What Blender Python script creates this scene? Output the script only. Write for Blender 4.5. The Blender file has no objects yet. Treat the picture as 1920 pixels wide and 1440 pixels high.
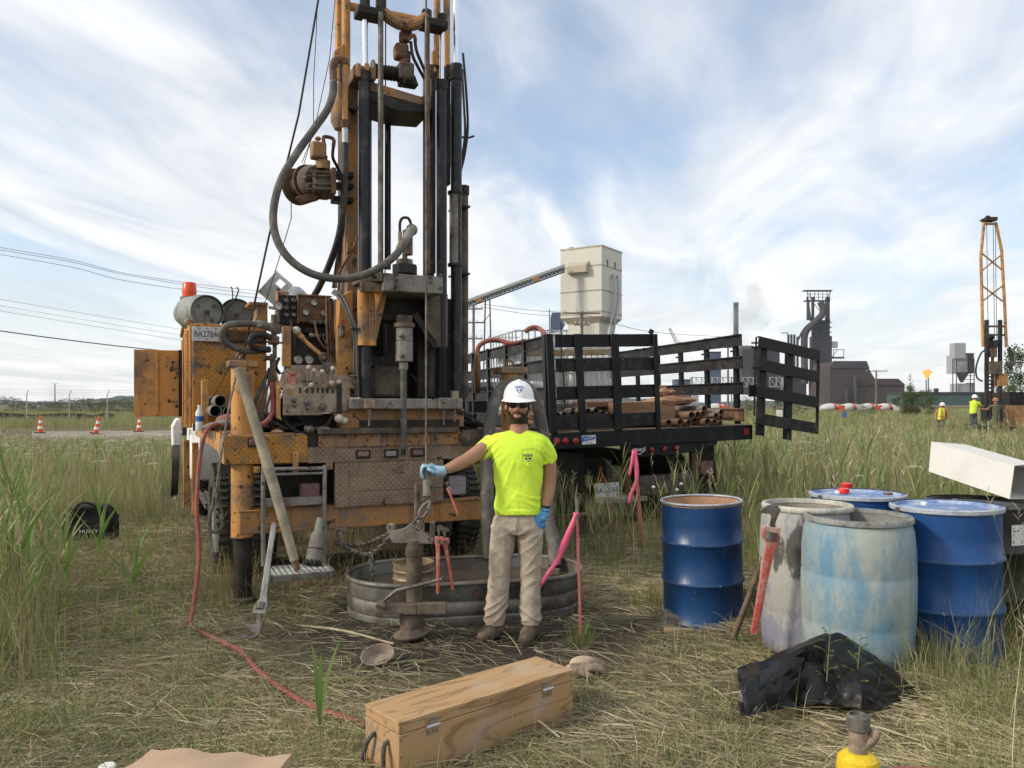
import bpy,math,random
import numpy as np
from mathutils import Vector as V,Matrix,Euler,noise as mnoise
random.seed(7);rng=np.random.default_rng(7)
R_=math.radians
scene=bpy.context.scene
COL=scene.collection
# ------------------------------------------------------------------ camera
F,CX,HY,CH=1500.0,960.0,757.0,1.6 # focal length in photo pixels, centre column, horizon row, eye height
cam_d=bpy.data.cameras.new('camera');cam=bpy.data.objects.new('camera',cam_d);COL.objects.link(cam)
cam.location=(0,0,CH);cam.rotation_euler=(R_(90),0,0)
cam_d.sensor_width=36.0;cam_d.lens=36.0*F/1920.0
cam_d.shift_y=(HY-720.0)/1920.0
cam_d.clip_start=0.05;cam_d.clip_end=6000
scene.camera=cam
# ------------------------------------------------------------------ world, sun, exposure
SUN_DIR=V((-0.80,-0.28,0.50)).normalized() # towards the sun: left of the camera, veiled by thin cloud
world=bpy.data.worlds.new('World');scene.world=world;world.use_nodes=True
wn=world.node_tree.nodes;wl=world.node_tree.links;wn.clear()
def wN(t,**k):
 n=wn.new(t)
 for a,b in k.items():setattr(n,a,b)
 return n
def wM(op,a,b=None,c=None):
 n=wN('ShaderNodeMath',operation=op)
 for i,v in enumerate((a,b,c)):
  if v is None:continue
  if isinstance(v,(int,float)):n.inputs[i].default_value=v
  else:wl.new(v,n.inputs[i])
 return n.outputs[0]
sky=wN('ShaderNodeTexSky',sky_type='NISHITA');sky.sun_disc=False
sky.sun_elevation=math.asin(SUN_DIR.z);sky.sun_rotation=math.atan2(SUN_DIR.x,SUN_DIR.y)
sky.air_density=1.0;sky.dust_density=1.2;sky.ozone_density=2.0
tc=wN('ShaderNodeTexCoord');sp=wN('ShaderNodeSeparateXYZ');wl.new(tc.outputs['Generated'],sp.inputs[0])
zc=wM('MAXIMUM',sp.outputs[2],0.02)
zz=wM('ADD',zc,0.09)
u=wM('DIVIDE',sp.outputs[0],zz);v=wM('DIVIDE',sp.outputs[1],zz)
# streaks of cirrus run away from the camera: stretched noise on the cloud sheet
us=wM('ADD',u,wM('MULTIPLY',v,-0.16))
def wnoise(sx,sy,scale,detail,rough,dist,off=0.0):
 cb=wN('ShaderNodeCombineXYZ');wl.new(wM('MULTIPLY',us,sx),cb.inputs[0]);wl.new(wM('MULTIPLY',v,sy),cb.inputs[1]);cb.inputs[2].default_value=off
 n=wN('ShaderNodeTexNoise');n.inputs['Scale'].default_value=scale;n.inputs['Detail'].default_value=detail
 n.inputs['Roughness'].default_value=rough;n.inputs['Distortion'].default_value=dist
 wl.new(cb.outputs[0],n.inputs['Vector']);return n.outputs['Fac']
big=wnoise(1.0,0.5,0.55,5,0.5,0.6,3.7)
fine=wnoise(1.0,0.42,1.7,8,0.56,0.8,1.3)
wisp=wnoise(1.0,0.2,4.2,6,0.55,0.6,8.1)
dens=wM('ADD',wM('ADD',wM('MULTIPLY',big,0.62),wM('MULTIPLY',fine,0.30)),wM('MULTIPLY',wisp,0.10))
mr=wN('ShaderNodeMapRange',interpolation_type='SMOOTHSTEP');wl.new(dens,mr.inputs[0])
mr.inputs[1].default_value=0.385;mr.inputs[2].default_value=0.555
# haze whitens the sky towards the horizon
hz=wN('ShaderNodeMapRange',interpolation_type='SMOOTHSTEP');wl.new(sp.outputs[2],hz.inputs[0])
hz.inputs[1].default_value=0.30;hz.inputs[2].default_value=0.0;hz.inputs[3].default_value=0.0;hz.inputs[4].default_value=0.86
mask=wM('MAXIMUM',wM('MULTIPLY_ADD',mr.outputs[0],0.72,0.22),hz.outputs[0])
cr=wN('ShaderNodeValToRGB');wl.new(fine,cr.inputs[0])
cr.color_ramp.elements[0].position=0.34;cr.color_ramp.elements[0].color=(5.6,5.75,6.05,1)
cr.color_ramp.elements[1].position=0.66;cr.color_ramp.elements[1].color=(7.7,7.7,7.7,1)
sk=wN('ShaderNodeMix',data_type='RGBA',blend_type='MULTIPLY');sk.inputs['Factor'].default_value=1
wl.new(sky.outputs[0],sk.inputs[6]);sk.inputs[7].default_value=(1.35,1.36,1.34,1)
mx=wN('ShaderNodeMix',data_type='RGBA');wl.new(mask,mx.inputs['Factor']);wl.new(sk.outputs[2],mx.inputs[6]);wl.new(cr.outputs[0],mx.inputs[7])
bg=wN('ShaderNodeBackground');bg.inputs[1].default_value=0.1;wl.new(mx.outputs[2],bg.inputs[0])
wo=wN('ShaderNodeOutputWorld');wl.new(bg.outputs[0],wo.inputs[0])
world.cycles.sampling_method='MANUAL';world.cycles.sample_map_resolution=512
sun_d=bpy.data.lights.new('sun','SUN');sun=bpy.data.objects.new('sun',sun_d);COL.objects.link(sun)
sun_d.energy=2.1;sun_d.angle=R_(9);sun_d.color=(1.0,0.90,0.76)
sun.rotation_euler=SUN_DIR.to_track_quat('Z','Y').to_euler()
scene.view_settings.view_transform='Standard';scene.view_settings.look='None'
scene.view_settings.exposure=0.56;scene.view_settings.gamma=1.0;scene.view_settings.use_curve_mapping=False
scene.render.engine='CYCLES'
cy=scene.cycles;cy.use_denoising=True;cy.use_adaptive_sampling=True;cy.adaptive_threshold=.02;cy.max_bounces=6;cy.diffuse_bounces=3;cy.glossy_bounces=3
cy.transmission_bounces=4;cy.transparent_max_bounces=6;cy.volume_bounces=0;cy.caustics_reflective=False;cy.caustics_refractive=False
# ------------------------------------------------------------------ places
def at(px,py,d):
 """world point seen at a photo pixel at distance d in front of the camera"""
 return V(((px-CX)/F*d,d,CH+(HY-py)/F*d))
def sstep(a,b,x):
 t=np.clip((x-a)/(b-a),0,1);return t*t*(3-2*t)
def gz(x,y):
 """height of the ground"""
 x=np.asarray(x,float);y=np.asarray(y,float)
 z=0.10*sstep(1.25,2.3,x)*(1-sstep(9,16,y))
 z=z+0.075*np.exp(-((x-2.0)**2+(y-4.45)**2)/0.2)
 n=0.016*np.sin(x*2.1+0.7)*np.sin(y*1.7+1.1)+0.010*np.sin(x*4.3+y*3.1)
 return z+n*(1-sstep(20,60,y))+0.02*np.sin(x*.3)*np.sin(y*.21)
def gzf(x,y):return float(gz(x,y))
def gnd(px,py,z=0.0):
 return at(px,py,F*(CH-z)/(py-HY))
def pick(px,py):
 """ground point under a pixel"""
 p=gnd(px,py)
 for _ in range(6):p=gnd(px,py,gzf(p.x,p.y))
 return p
class Frame:
 def __init__(s,o,yaw=0.0,roll=0.0,pitch=0.0):
  s.o=V(o);s.yaw=yaw;s.rot=Euler((pitch,roll,yaw),'XYZ')
  s.M=Matrix.Translation(s.o)@s.rot.to_matrix().to_4x4();s.I=s.M.inverted()
 def p(s,px,py,b):
  """local point where the ray through a pixel meets the local plane y = b"""
  c=s.I@V((0,0,CH));e=s.I@at(px,py,1.0);d=e-c
  return c+d*((b-c.y)/d.y)
 def depth(s,l):return(s.M@V(l)).y
 def w(s,px):return None
 def loc(s,wp):return s.I@V(wp)
# ------------------------------------------------------------------ mesh helper
def ortho(d):
 d=V(d).normalized();h=V((0,0,1))if abs(d.z)<0.9 else V((1,0,0))
 x=d.cross(h).normalized();return x,x.cross(d).normalized()
def catmull(pts,k=6):
 pts=[V(p)for p in pts]
 if len(pts)<3 or k<2:return pts
 P=[pts[0]*2-pts[1]]+pts+[pts[-1]*2-pts[-2]];out=[]
 for i in range(1,len(P)-2):
  a,b,c,d=P[i-1],P[i],P[i+1],P[i+2]
  for j in range(k):
   t=j/k
   out.append(0.5*((2*b)+(c-a)*t+(2*a-5*b+4*c-d)*t*t+(3*b-a-3*c+d)*t**3))
 out.append(pts[-1]);return out
class MB:
 def __init__(s):s.v=[];s.f=[]
 def add(s,vs,fs):
  o=len(s.v);s.v+=[tuple(p)for p in vs];s.f+=[tuple(i+o for i in f)for f in fs];return s
 def hexa(s,p):
  return s.add(p,[(0,3,2,1),(4,5,6,7),(0,1,5,4),(1,2,6,5),(2,3,7,6),(3,0,4,7)])
 def box(s,c,sz,rot=None):
  c=V(c);x,y,z=[q/2 for q in sz]
  p=[V(q)for q in((-x,-y,-z),(x,-y,-z),(x,y,-z),(-x,y,-z),(-x,-y,z),(x,-y,z),(x,y,z),(-x,y,z))]
  if rot is not None:
   m=rot if isinstance(rot,Matrix)else Euler(rot).to_matrix();p=[m@q for q in p]
  return s.hexa([c+q for q in p])
 def box2(s,a,b):
  a=V(a);b=V(b);lo=V([min(a[i],b[i])for i in range(3)]);hi=V([max(a[i],b[i])for i in range(3)])
  return s.box((lo+hi)/2,hi-lo)
 def beam(s,p0,p1,w,h,up=(0,0,1)):
  """square bar from p0 to p1"""
  p0=V(p0);p1=V(p1);d=(p1-p0).normalized();u=V(up)
  if abs(d.dot(u))>0.95:u=V((0,1,0))
  x=d.cross(u).normalized()*(w/2);y=x.normalized().cross(d).normalized()*(h/2)
  return s.hexa([p0-x-y,p0+x-y,p0+x+y,p0-x+y,p1-x-y,p1+x-y,p1+x+y,p1-x+y])
 def tube(s,pts,r,n=10,k=1,caps=True,closed=False):
  pts=catmull(pts,k)if k>1 else[V(p)for p in pts]
  m=len(pts);rs=list(r)if hasattr(r,'__len__')else[r]*m
  if len(rs)!=m:rs=list(np.interp(np.linspace(0,1,m),np.linspace(0,1,len(rs)),rs))
  vs=[];fs=[];x=None
  for i,p in enumerate(pts):
   if closed:d=pts[(i+1)%m]-pts[i-1]
   else:d=pts[min(i+1,m-1)]-pts[max(i-1,0)]
   d=d.normalized()if d.length>1e-9 else V((0,0,1))
   if x is None:x,y=ortho(d)
   else:
    x=x-d*x.dot(d);x=x.normalized()if x.length>1e-6 else ortho(d)[0]
   y=x.cross(d)
   for j in range(n):
    a=2*math.pi*j/n;vs.append(p+(x*math.cos(a)+y*math.sin(a))*rs[i])
  for i in range(m if closed else m-1):
   for j in range(n):
    fs.append((i*n+j,i*n+(j+1)%n,((i+1)%m)*n+(j+1)%n,((i+1)%m)*n+j))
  if caps and not closed:
   fs.append(tuple(range(n))[::-1]);fs.append(tuple(range((m-1)*n,m*n)))
  return s.add(vs,fs)
 def cyl(s,p0,p1,r0,r1=None,n=16,caps=True):
  return s.tube([p0,p1],[r0,r0 if r1 is None else r1],n,1,caps)
 def pipe(s,p0,p1,r,ri,n=14):
  """open hollow pipe"""
  p0=V(p0);p1=V(p1);d=(p1-p0).normalized();x,y=ortho(d);vs=[];fs=[]
  for p,q in((p0,r),(p1,r),(p1,ri),(p0,ri)):
   for j in range(n):
    a=2*math.pi*j/n;vs.append(p+(x*math.cos(a)+y*math.sin(a))*q)
  for i in range(4):
   for j in range(n):fs.append((i*n+j,i*n+(j+1)%n,((i+1)%4)*n+(j+1)%n,((i+1)%4)*n+j))
  return s.add(vs,fs)
 def lathe(s,prof,n=32,M=None,capb=True,capt=True,sx=1.0,sy=1.0):
  M=M or Matrix.Identity(4);vs=[];fs=[];m=len(prof)
  for r,z in prof:
   for j in range(n):
    a=2*math.pi*j/n;vs.append(M@V((r*math.cos(a)*sx,r*math.sin(a)*sy,z)))
  for i in range(m-1):
   for j in range(n):fs.append((i*n+j,i*n+(j+1)%n,(i+1)*n+(j+1)%n,(i+1)*n+j))
  if capb:fs.append(tuple(range(n))[::-1])
  if capt:fs.append(tuple(range((m-1)*n,m*n)))
  return s.add(vs,fs)
 def sphere(s,c,r,n=14,m=9,rot=None):
  c=V(c);r=r if hasattr(r,'__len__')else(r,r,r);vs=[];fs=[]
  mt=rot if isinstance(rot,Matrix)else(Euler(rot).to_matrix()if rot else Matrix.Identity(3))
  for i in range(1,m):
   t=math.pi*i/m
   for j in range(n):
    a=2*math.pi*j/n
    vs.append(c+mt@V((r[0]*math.sin(t)*math.cos(a),r[1]*math.sin(t)*math.sin(a),r[2]*math.cos(t))))
  top=len(vs);vs.append(c+mt@V((0,0,r[2])));vs.append(c-mt@V((0,0,r[2])))
  for i in range(m-2):
   for j in range(n):fs.append((i*n+j,(i+1)*n+j,(i+1)*n+(j+1)%n,i*n+(j+1)%n))
  for j in range(n):
   fs.append((top,j,(j+1)%n));fs.append((top+1,(m-2)*n+(j+1)%n,(m-2)*n+j))
  return s.add(vs,fs)
 def caps(s,p0,p1,r0,r1,n=12):
  """tapered capsule"""
  p0=V(p0);p1=V(p1);d=p1-p0;L=d.length;d=d/L;pts=[];rs=[]
  for t in(-1,-.8,-.45,0):pts.append(p0+d*(t*r0));rs.append(r0*math.sqrt(max(1-t*t,.003)))
  for t in(0,.45,.8,1):pts.append(p1+d*(t*r1));rs.append(r1*math.sqrt(max(1-t*t,.003)))
  return s.tube(pts,rs,n)
 def torus(s,c,Rr,r,axis=(0,0,1),n=24,m=8):
  x,y=ortho(axis);c=V(c)
  return s.tube([c+(x*math.cos(2*math.pi*i/n)+y*math.sin(2*math.pi*i/n))*Rr for i in range(n)],r,m,closed=True)
 def prism(s,pts,vec):
  n=len(pts);vec=V(vec);a=[V(p)for p in pts]
  return s.add(a+[p+vec for p in a],[tuple(range(n))[::-1],tuple(range(n,2*n))]+[(i,(i+1)%n,n+(i+1)%n,n+i)for i in range(n)])
 def mesh(s,name,sharp=35,smooth=True):
  me=bpy.data.meshes.new(name);me.from_pydata(s.v,[],s.f);me.validate();
  if smooth and len(me.polygons):
   me.polygons.foreach_set('use_smooth',[True]*len(me.polygons));me.set_sharp_from_angle(angle=R_(sharp))
  me.update();return me
 def build(s,name,mat,parent=None,bev=0.0,sharp=35,smooth=True,label=None):
  me=s.mesh(name,sharp,smooth)
  if mat is not None:me.materials.append(mat)
  o=bpy.data.objects.new(name,me);COL.objects.link(o)
  if parent is not None:o.parent=parent
  if bev:
   m=o.modifiers.new('bevel','BEVEL');m.width=bev;m.segments=2;m.limit_method='ANGLE';m.angle_limit=R_(40)
  if label:o['label']=label
  return o
def tag(o,label,cat=None,group=None,kind=None):
 if label:o['label']=label
 if cat:o['category']=cat
 if group:o['group']=group
 if kind:o['kind']=kind
 return o
def thing(name,label,cat,loc=(0,0,0),rot=(0,0,0),group=None):
 o=bpy.data.objects.new(name,None);COL.objects.link(o);o.location=loc;o.rotation_euler=rot;o.empty_display_size=.1
 return tag(o,label,cat,group)
def copy_tree(o,parent=None):
 c=o.copy();COL.objects.link(c);c.parent=parent
 for ch in list(o.children):copy_tree(ch,c)
 return c
def join_bm(objs):pass
def text(body,size,M,mat,parent=None,name='lettering',sx=1.0,ext=0.0006,align='CENTER',label=None,bold=0.0):
 cu=bpy.data.curves.new('txt','FONT');cu.body=body;cu.size=size;cu.extrude=ext;cu.align_x=align;cu.align_y='CENTER';cu.resolution_u=3;cu.offset=bold
 t=bpy.data.objects.new('txt',cu);COL.objects.link(t)
 dg=bpy.context.evaluated_depsgraph_get();me=bpy.data.meshes.new_from_object(t.evaluated_get(dg));bpy.data.objects.remove(t)
 me.transform(M@Matrix.Diagonal((sx,1,1,1)));me.materials.clear();me.materials.append(mat);me.name=name
 o=bpy.data.objects.new(name,me);COL.objects.link(o)
 if parent is not None:o.parent=parent
 if label:o['label']=label
 return o
def face_M(o,right,up):
 """matrix whose x runs along right, y along up, z out of the sign"""
 x=V(right).normalized();y=V(up);y=(y-x*y.dot(x)).normalized();z=x.cross(y)
 m=Matrix((x,y,z)).transposed().to_4x4();m.translation=V(o);return m
# ------------------------------------------------------------------ materials
MT={}
def mat(name,col,rough=0.6,metal=0.0,dirt=None,amt=0.5,scale=3.0,spots=None,spamt=0.6,spscale=14.0,var=0.25,bump=0.15,bscale=40.0,stretch=(1,1,1),plate=False,spec=0.35,fine=60.0,edge=.09,streak=None,stamt=.4,stsc=9.0):
 """painted or bare surface with grime, chipped spots, value variation and fine relief"""
 m=bpy.data.materials.new(name);m.use_nodes=True;nt=m.node_tree;N=nt.nodes;L=nt.links
 bs=N['Principled BSDF'];bs.inputs['Metallic'].default_value=metal;bs.inputs['Roughness'].default_value=rough
 bs.inputs['Specular IOR Level'].default_value=spec
 t=N.new('ShaderNodeTexCoord');mp=N.new('ShaderNodeMapping');mp.inputs['Scale'].default_value=stretch;L.new(t.outputs['Object'],mp.inputs[0])
 def noi(sc,det=5,ro=0.6,off=0.0,src=None):
  n=N.new('ShaderNodeTexNoise');n.inputs['Scale'].default_value=sc;n.inputs['Detail'].default_value=det;n.inputs['Roughness'].default_value=ro
  if off:
   a=N.new('ShaderNodeVectorMath');a.operation='ADD';a.inputs[1].default_value=(off,off*.7,off*1.3);L.new(src or mp.outputs[0],a.inputs[0]);L.new(a.outputs[0],n.inputs['Vector'])
  else:L.new(mp.outputs[0],n.inputs['Vector'])
  return n.outputs['Fac']
 def ramp(f,a,b):
  r=N.new('ShaderNodeMapRange');r.inputs[1].default_value=a;r.inputs[2].default_value=b;L.new(f,r.inputs[0]);return r.outputs[0]
 def mix(f,a,b,mode='MIX'):
  x=N.new('ShaderNodeMix');x.data_type='RGBA';x.blend_type=mode
  for s_,q in((0,f),(6,a),(7,b)):
   if hasattr(q,'is_output'):L.new(q,x.inputs[s_])
   elif s_==0:x.inputs[0].default_value=q
   else:x.inputs[s_].default_value=(*q,1)
  return x.outputs[2]
 c=col
 if dirt is not None:
  c=mix(ramp(noi(scale,9,.68),.5+.35*(0.5-amt)*2-edge,.5+.35*(0.5-amt)*2+edge),c,dirt)
 if streak is not None:
  ms=N.new('ShaderNodeMapping');ms.inputs['Scale'].default_value=(1,1,.1);L.new(t.outputs['Object'],ms.inputs[0])
  c=mix(ramp(noi(stsc,7,.7,3.7,ms.outputs[0]),.5+.3*(0.5-stamt)*2,.5+.3*(0.5-stamt)*2+.16),c,streak)
 if spots is not None:
  c=mix(ramp(noi(spscale,7,.66,5.3),.5+.28*(0.5-spamt)*2+.08,.5+.28*(0.5-spamt)*2+.12),c,spots)
 if var:
  f1=ramp(noi(fine,4,.7,2.1),.25,.75);g=N.new('ShaderNodeMapRange');L.new(f1,g.inputs[0]);g.inputs[3].default_value=1-var;g.inputs[4].default_value=1+var
  cc=N.new('ShaderNodeCombineXYZ')
  for i in range(3):L.new(g.outputs[0],cc.inputs[i])
  c=mix(1.0,c,cc.outputs[0],'MULTIPLY')
 if hasattr(c,'is_output'):L.new(c,bs.inputs['Base Color'])
 else:bs.inputs['Base Color'].default_value=(*c,1)
 if bump:
  b=N.new('ShaderNodeBump');b.inputs['Strength'].default_value=bump;b.inputs['Distance'].default_value=0.01;L.new(noi(bscale,4,.6,9.1),b.inputs['Height'])
  nrm=b.outputs[0]
  if plate: # raised lozenges of tread plate: two sets of short bars at right angles
   w=[]
   for ang,ph in((0.785,0.0),(-0.785,0.5)):
    mq=N.new('ShaderNodeMapping');mq.inputs['Rotation'].default_value=(0,ang,0);mq.inputs['Scale'].default_value=(30,30,30);mq.inputs['Location'].default_value=(ph,0,ph);L.new(t.outputs['Object'],mq.inputs[0])
    se=N.new('ShaderNodeSeparateXYZ');L.new(mq.outputs[0],se.inputs[0])
    def wave(o,lo,hi):
     p=N.new('ShaderNodeMath');p.operation='PINGPONG';L.new(o,p.inputs[0]);p.inputs[1].default_value=0.5;return ramp(p.outputs[0],lo,hi)
    q=N.new('ShaderNodeMath');q.operation='MULTIPLY';L.new(wave(se.outputs[0],.36,.44),q.inputs[0]);L.new(wave(se.outputs[2],.12,.22),q.inputs[1]);w.append(q.outputs[0])
   mxn=N.new('ShaderNodeMath');mxn.operation='MAXIMUM';L.new(w[0],mxn.inputs[0]);L.new(w[1],mxn.inputs[1])
   b2=N.new('ShaderNodeBump');b2.inputs['Strength'].default_value=1.0;b2.inputs['Distance'].default_value=0.006;L.new(mxn.outputs[0],b2.inputs['Height']);L.new(nrm,b2.inputs['Normal']);nrm=b2.outputs[0]
  L.new(nrm,bs.inputs['Normal'])
 MT[name]=m;return m
MUD=(0.17,0.125,0.085)
M_yel=mat('worn_yellow_paint',(0.55,0.27,0.08),.5,0,(0.13,0.105,0.085),.41,3.4,(0.06,0.04,0.028),.47,13,.16,.12,streak=(0.22,0.12,0.05),stamt=.40)
M_yelmud=mat('yellow_paint_under_mud',(0.40,0.195,0.06),.65,0,(0.20,0.145,0.105),.50,2.6,(0.05,0.035,0.025),.47,10,.2,.2,streak=(0.08,0.058,0.042),stamt=.41)
M_plate=mat('yellow_tread_plate',(0.48,0.225,0.045),.55,0,(0.10,0.10,0.10),.41,4.5,(0.08,0.045,0.03),.47,10,.18,.1,plate=True,streak=(0.22,0.12,0.06),stamt=.36)
M_plate2=mat('muddy_tread_plate',(0.32,0.225,0.155),.65,0,(0.215,0.15,0.105),.5,3.0,(0.05,0.035,0.028),.42,6,.2,.15,plate=True,streak=(0.12,0.085,0.06),stamt=.36)
M_mud=mat('mud_caked_steel',(0.15,0.115,0.086),.8,0,(0.065,0.053,0.043),.5,6,(0.30,0.24,0.18),.3,15,.25,.35)
M_greym=mat('grey_paint_with_mud',(0.23,0.215,0.19),.65,0,(0.125,0.10,0.078),.46,5,(0.03,0.026,0.024),.46,8,.2,.2,streak=(0.06,0.052,0.044),stamt=.36)
M_panel=mat('sandy_control_panel',(0.33,0.26,0.195),.7,0,(0.15,0.11,0.082),.44,7,(0.33,0.165,0.055),.45,9,.18,.15)
M_blk=mat('black_hydraulic_paint',(0.012,0.013,0.016),.42,0,(0.065,0.06,0.055),.35,8,(0.12,0.10,0.08),.2,30,.3,.1)
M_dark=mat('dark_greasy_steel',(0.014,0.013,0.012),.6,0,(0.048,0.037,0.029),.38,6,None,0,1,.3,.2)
M_steel=mat('grimy_steel',(0.2,0.185,0.165),.55,.4,(0.09,0.074,0.058),.5,9,None,0,1,.25,.2)
M_rust=mat('rusty_steel',(0.21,0.115,0.065),.8,.1,(0.10,0.062,0.042),.5,7,(0.28,0.20,0.14),.3,20,.3,.25)
M_chrome=mat('chrome_rod',(0.78,0.80,0.82),.12,1.0,None,0,1,None,0,1,.04,0)
M_hose=mat('muddy_grey_hose',(0.085,0.08,0.074),.7,0,(0.19,0.17,0.145),.40,8,(0.04,0.04,0.04),.25,25,.2,.25)
M_rub=mat('black_rubber_hose',(0.024,0.024,0.025),.55,0,(0.085,0.075,0.06),.35,8,None,0,1,.25,.15)
M_tyre=mat('dusty_tyre',(0.03,0.029,0.028),.85,0,(0.085,0.073,0.06),.5,5,None,0,1,.25,.3)
M_lens=mat('dusty_red_lens',(0.19,0.07,0.075),.4,0,(0.24,0.17,0.15),.5,10)
M_lensw=mat('dusty_clear_lens',(0.30,0.29,0.31),.35,0,(0.22,0.19,0.17),.4,10)
M_red=mat('faded_red_paint',(0.46,0.10,0.075),.55,0,(0.50,0.34,0.29),.42,9,(0.12,0.08,0.065),.3,25,.2,.2)
M_redhose=mat('dusty_red_hose',(0.26,0.07,0.058),.65,0,(0.24,0.125,0.10),.42,7,None,0,1,.2,.2)
M_knob=mat('chalky_knob',(0.52,0.45,0.37),.6,0,(0.33,0.27,0.21),.4,30)
M_gauge=mat('gauge_dial',(0.62,0.61,0.58),.35,0,(0.42,0.38,0.32),.4,20)
M_orange=mat('orange_beacon_dome',(0.75,0.085,0.025),.28,0,None,0,1,None,0,1,.05,0)
M_gasgrey=mat('grey_green_cylinder_paint',(0.245,0.265,0.245),.5,0,(0.12,0.115,0.10),.4,7,(0.35,0.35,0.33),.25,24)
M_alu=mat('pale_steel_paint',(0.50,0.53,0.52),.42,.15,(0.30,0.30,0.28),.35,5)
M_plate_w=mat('licence_plate_white',(0.56,0.56,0.56),.45,0,(0.36,0.34,0.32),.35,14)
M_ink=mat('dark_blue_ink',(0.025,0.03,0.075),.5,0,None,0,1,None,0,1,.1,0)
M_inkb=mat('blue_ink',(0.035,0.13,0.42),.5,0,None,0,1,None,0,1,.1,0)
M_blackp=mat('black_truck_paint',(0.006,0.007,0.010),.42,0,(0.028,0.025,0.022),.36,5,(0.26,0.25,0.23),.26,18,.3,.12,spec=.25)
M_blackw=mat('scraped_black_paint',(0.009,0.009,0.010),.5,0,(0.042,0.036,0.031),.44,7,(0.2,0.19,0.17),.36,20,.3,.2,spec=.25)
M_wood=mat('weathered_timber',(0.36,0.285,0.185),.75,0,(0.22,0.165,0.105),.5,4,None,0,1,.25,.3,stretch=(1,6,1))
M_white=mat('white_paint',(0.74,0.74,0.71),.4,0,(0.55,0.53,0.48),.28,4)
M_plastic=mat('translucent_white_plastic',(0.74,0.77,0.77),.45,0,(0.64,0.67,0.67),.4,3)
M_galv=mat('galvanised_steel',(0.23,0.225,0.205),.6,.2,(0.10,0.085,0.068),.52,3,(0.065,0.055,0.045),.36,7,.18,.15)
# ------------------------------------------------------------------ ground
def col_nodes(name,rough=.95):
 m=bpy.data.materials.new(name);m.use_nodes=True;return m,m.node_tree.nodes,m.node_tree.links,m.node_tree.nodes['Principled BSDF']
def soil():
 m,N,L,bs=col_nodes('trampled_soil');bs.inputs['Roughness'].default_value=.95;bs.inputs['Specular IOR Level'].default_value=.2
 t=N.new('ShaderNodeTexCoord')
 def noi(sc,d=6,ro=.65):
  n=N.new('ShaderNodeTexNoise');n.inputs['Scale'].default_value=sc;n.inputs['Detail'].default_value=d;n.inputs['Roughness'].default_value=ro;L.new(t.outputs['Object'],n.inputs['Vector']);return n.outputs[0]
 c=N.new('ShaderNodeValToRGB');e=c.color_ramp.elements;e[0].position=.30;e[0].color=(.06,.047,.031,1);e[1].position=.72;e[1].color=(.24,.195,.12,1);x=e.new(.5);x.color=(.14,.112,.07,1);L.new(noi(7.0,8,.7),c.inputs[0])
 g=N.new('ShaderNodeMapRange');g.inputs[1].default_value=.45;g.inputs[2].default_value=.65;g.inputs[4].default_value=.6;L.new(noi(.5,4),g.inputs[0])
 mx_=N.new('ShaderNodeMix');mx_.data_type='RGBA';mx_.inputs[7].default_value=(.13,.135,.06,1);L.new(g.outputs[0],mx_.inputs[0]);L.new(c.outputs[0],mx_.inputs[6]);L.new(mx_.outputs[2],bs.inputs['Base Color'])
 # wet drilling mud spilt round the bore hole
 vm=N.new('ShaderNodeVectorMath');vm.operation='SUBTRACT';vm.inputs[1].default_value=(-.3,5.55,0);L.new(t.outputs['Object'],vm.inputs[0]);sc_=N.new('ShaderNodeVectorMath');sc_.operation='MULTIPLY';sc_.inputs[1].default_value=(.62,1.05,0);L.new(vm.outputs[0],sc_.inputs[0]);ln=N.new('ShaderNodeVectorMath');ln.operation='LENGTH';L.new(sc_.outputs[0],ln.inputs[0])
 ad=N.new('ShaderNodeMath');ad.operation='MULTIPLY_ADD';ad.inputs[1].default_value=.9;L.new(noi(3.0,6),ad.inputs[0]);L.new(ln.outputs['Value'],ad.inputs[2]);r3=N.new('ShaderNodeMapRange');r3.inputs[1].default_value=1.5;r3.inputs[2].default_value=1.05;L.new(ad.outputs[0],r3.inputs[0])
 m3=N.new('ShaderNodeMix');m3.data_type='RGBA';m3.inputs[7].default_value=(.045,.037,.030,1);L.new(r3.outputs[0],m3.inputs[0]);L.new(mx_.outputs[2],m3.inputs[6]);L.new(m3.outputs[2],bs.inputs['Base Color'])
 b=N.new('ShaderNodeBump');b.inputs['Strength'].default_value=.8;b.inputs['Distance'].default_value=.03;L.new(noi(22,8,.7),b.inputs['Height']);L.new(b.outputs[0],bs.inputs['Normal']);return m
M_soil=soil()
def grid_mesh(name,xs,ys,zf,mtl):
 X,Y=np.meshgrid(xs,ys,indexing='ij');Z=zf(X,Y);n1,n2=X.shape;v=np.stack([X,Y,Z],-1).reshape(-1,3)
 i=np.arange((n1-1)*(n2-1));a=(i//(n2-1))*n2+i%(n2-1);f=np.stack([a,a+n2,a+n2+1,a+1],-1)
 me=bpy.data.meshes.new(name);me.from_pydata(v.tolist(),[],f.tolist());me.polygons.foreach_set('use_smooth',[True]*len(me.polygons));me.materials.append(mtl);me.update()
 o=bpy.data.objects.new(name,me);COL.objects.link(o);return o
def dense(lo,hi,near,far):return np.unique(np.round(np.concatenate([np.arange(-near,near+.01,.16),np.linspace(near,near+12,24),np.geomspace(near+12,hi,22),-np.geomspace(near+12,-lo,22),-np.linspace(near,near+12,24)]),3))
xs=dense(-1050,1050,6,0);ys=np.unique(np.round(np.concatenate([np.linspace(-60,-2,8),np.arange(-2,14,.16),np.linspace(14,40,40),np.geomspace(40,1050,30)]),3))
grd=grid_mesh('ground',xs,ys,gz,M_soil);tag(grd,'trampled field of soil and cut grass',None,None,'structure')
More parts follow.
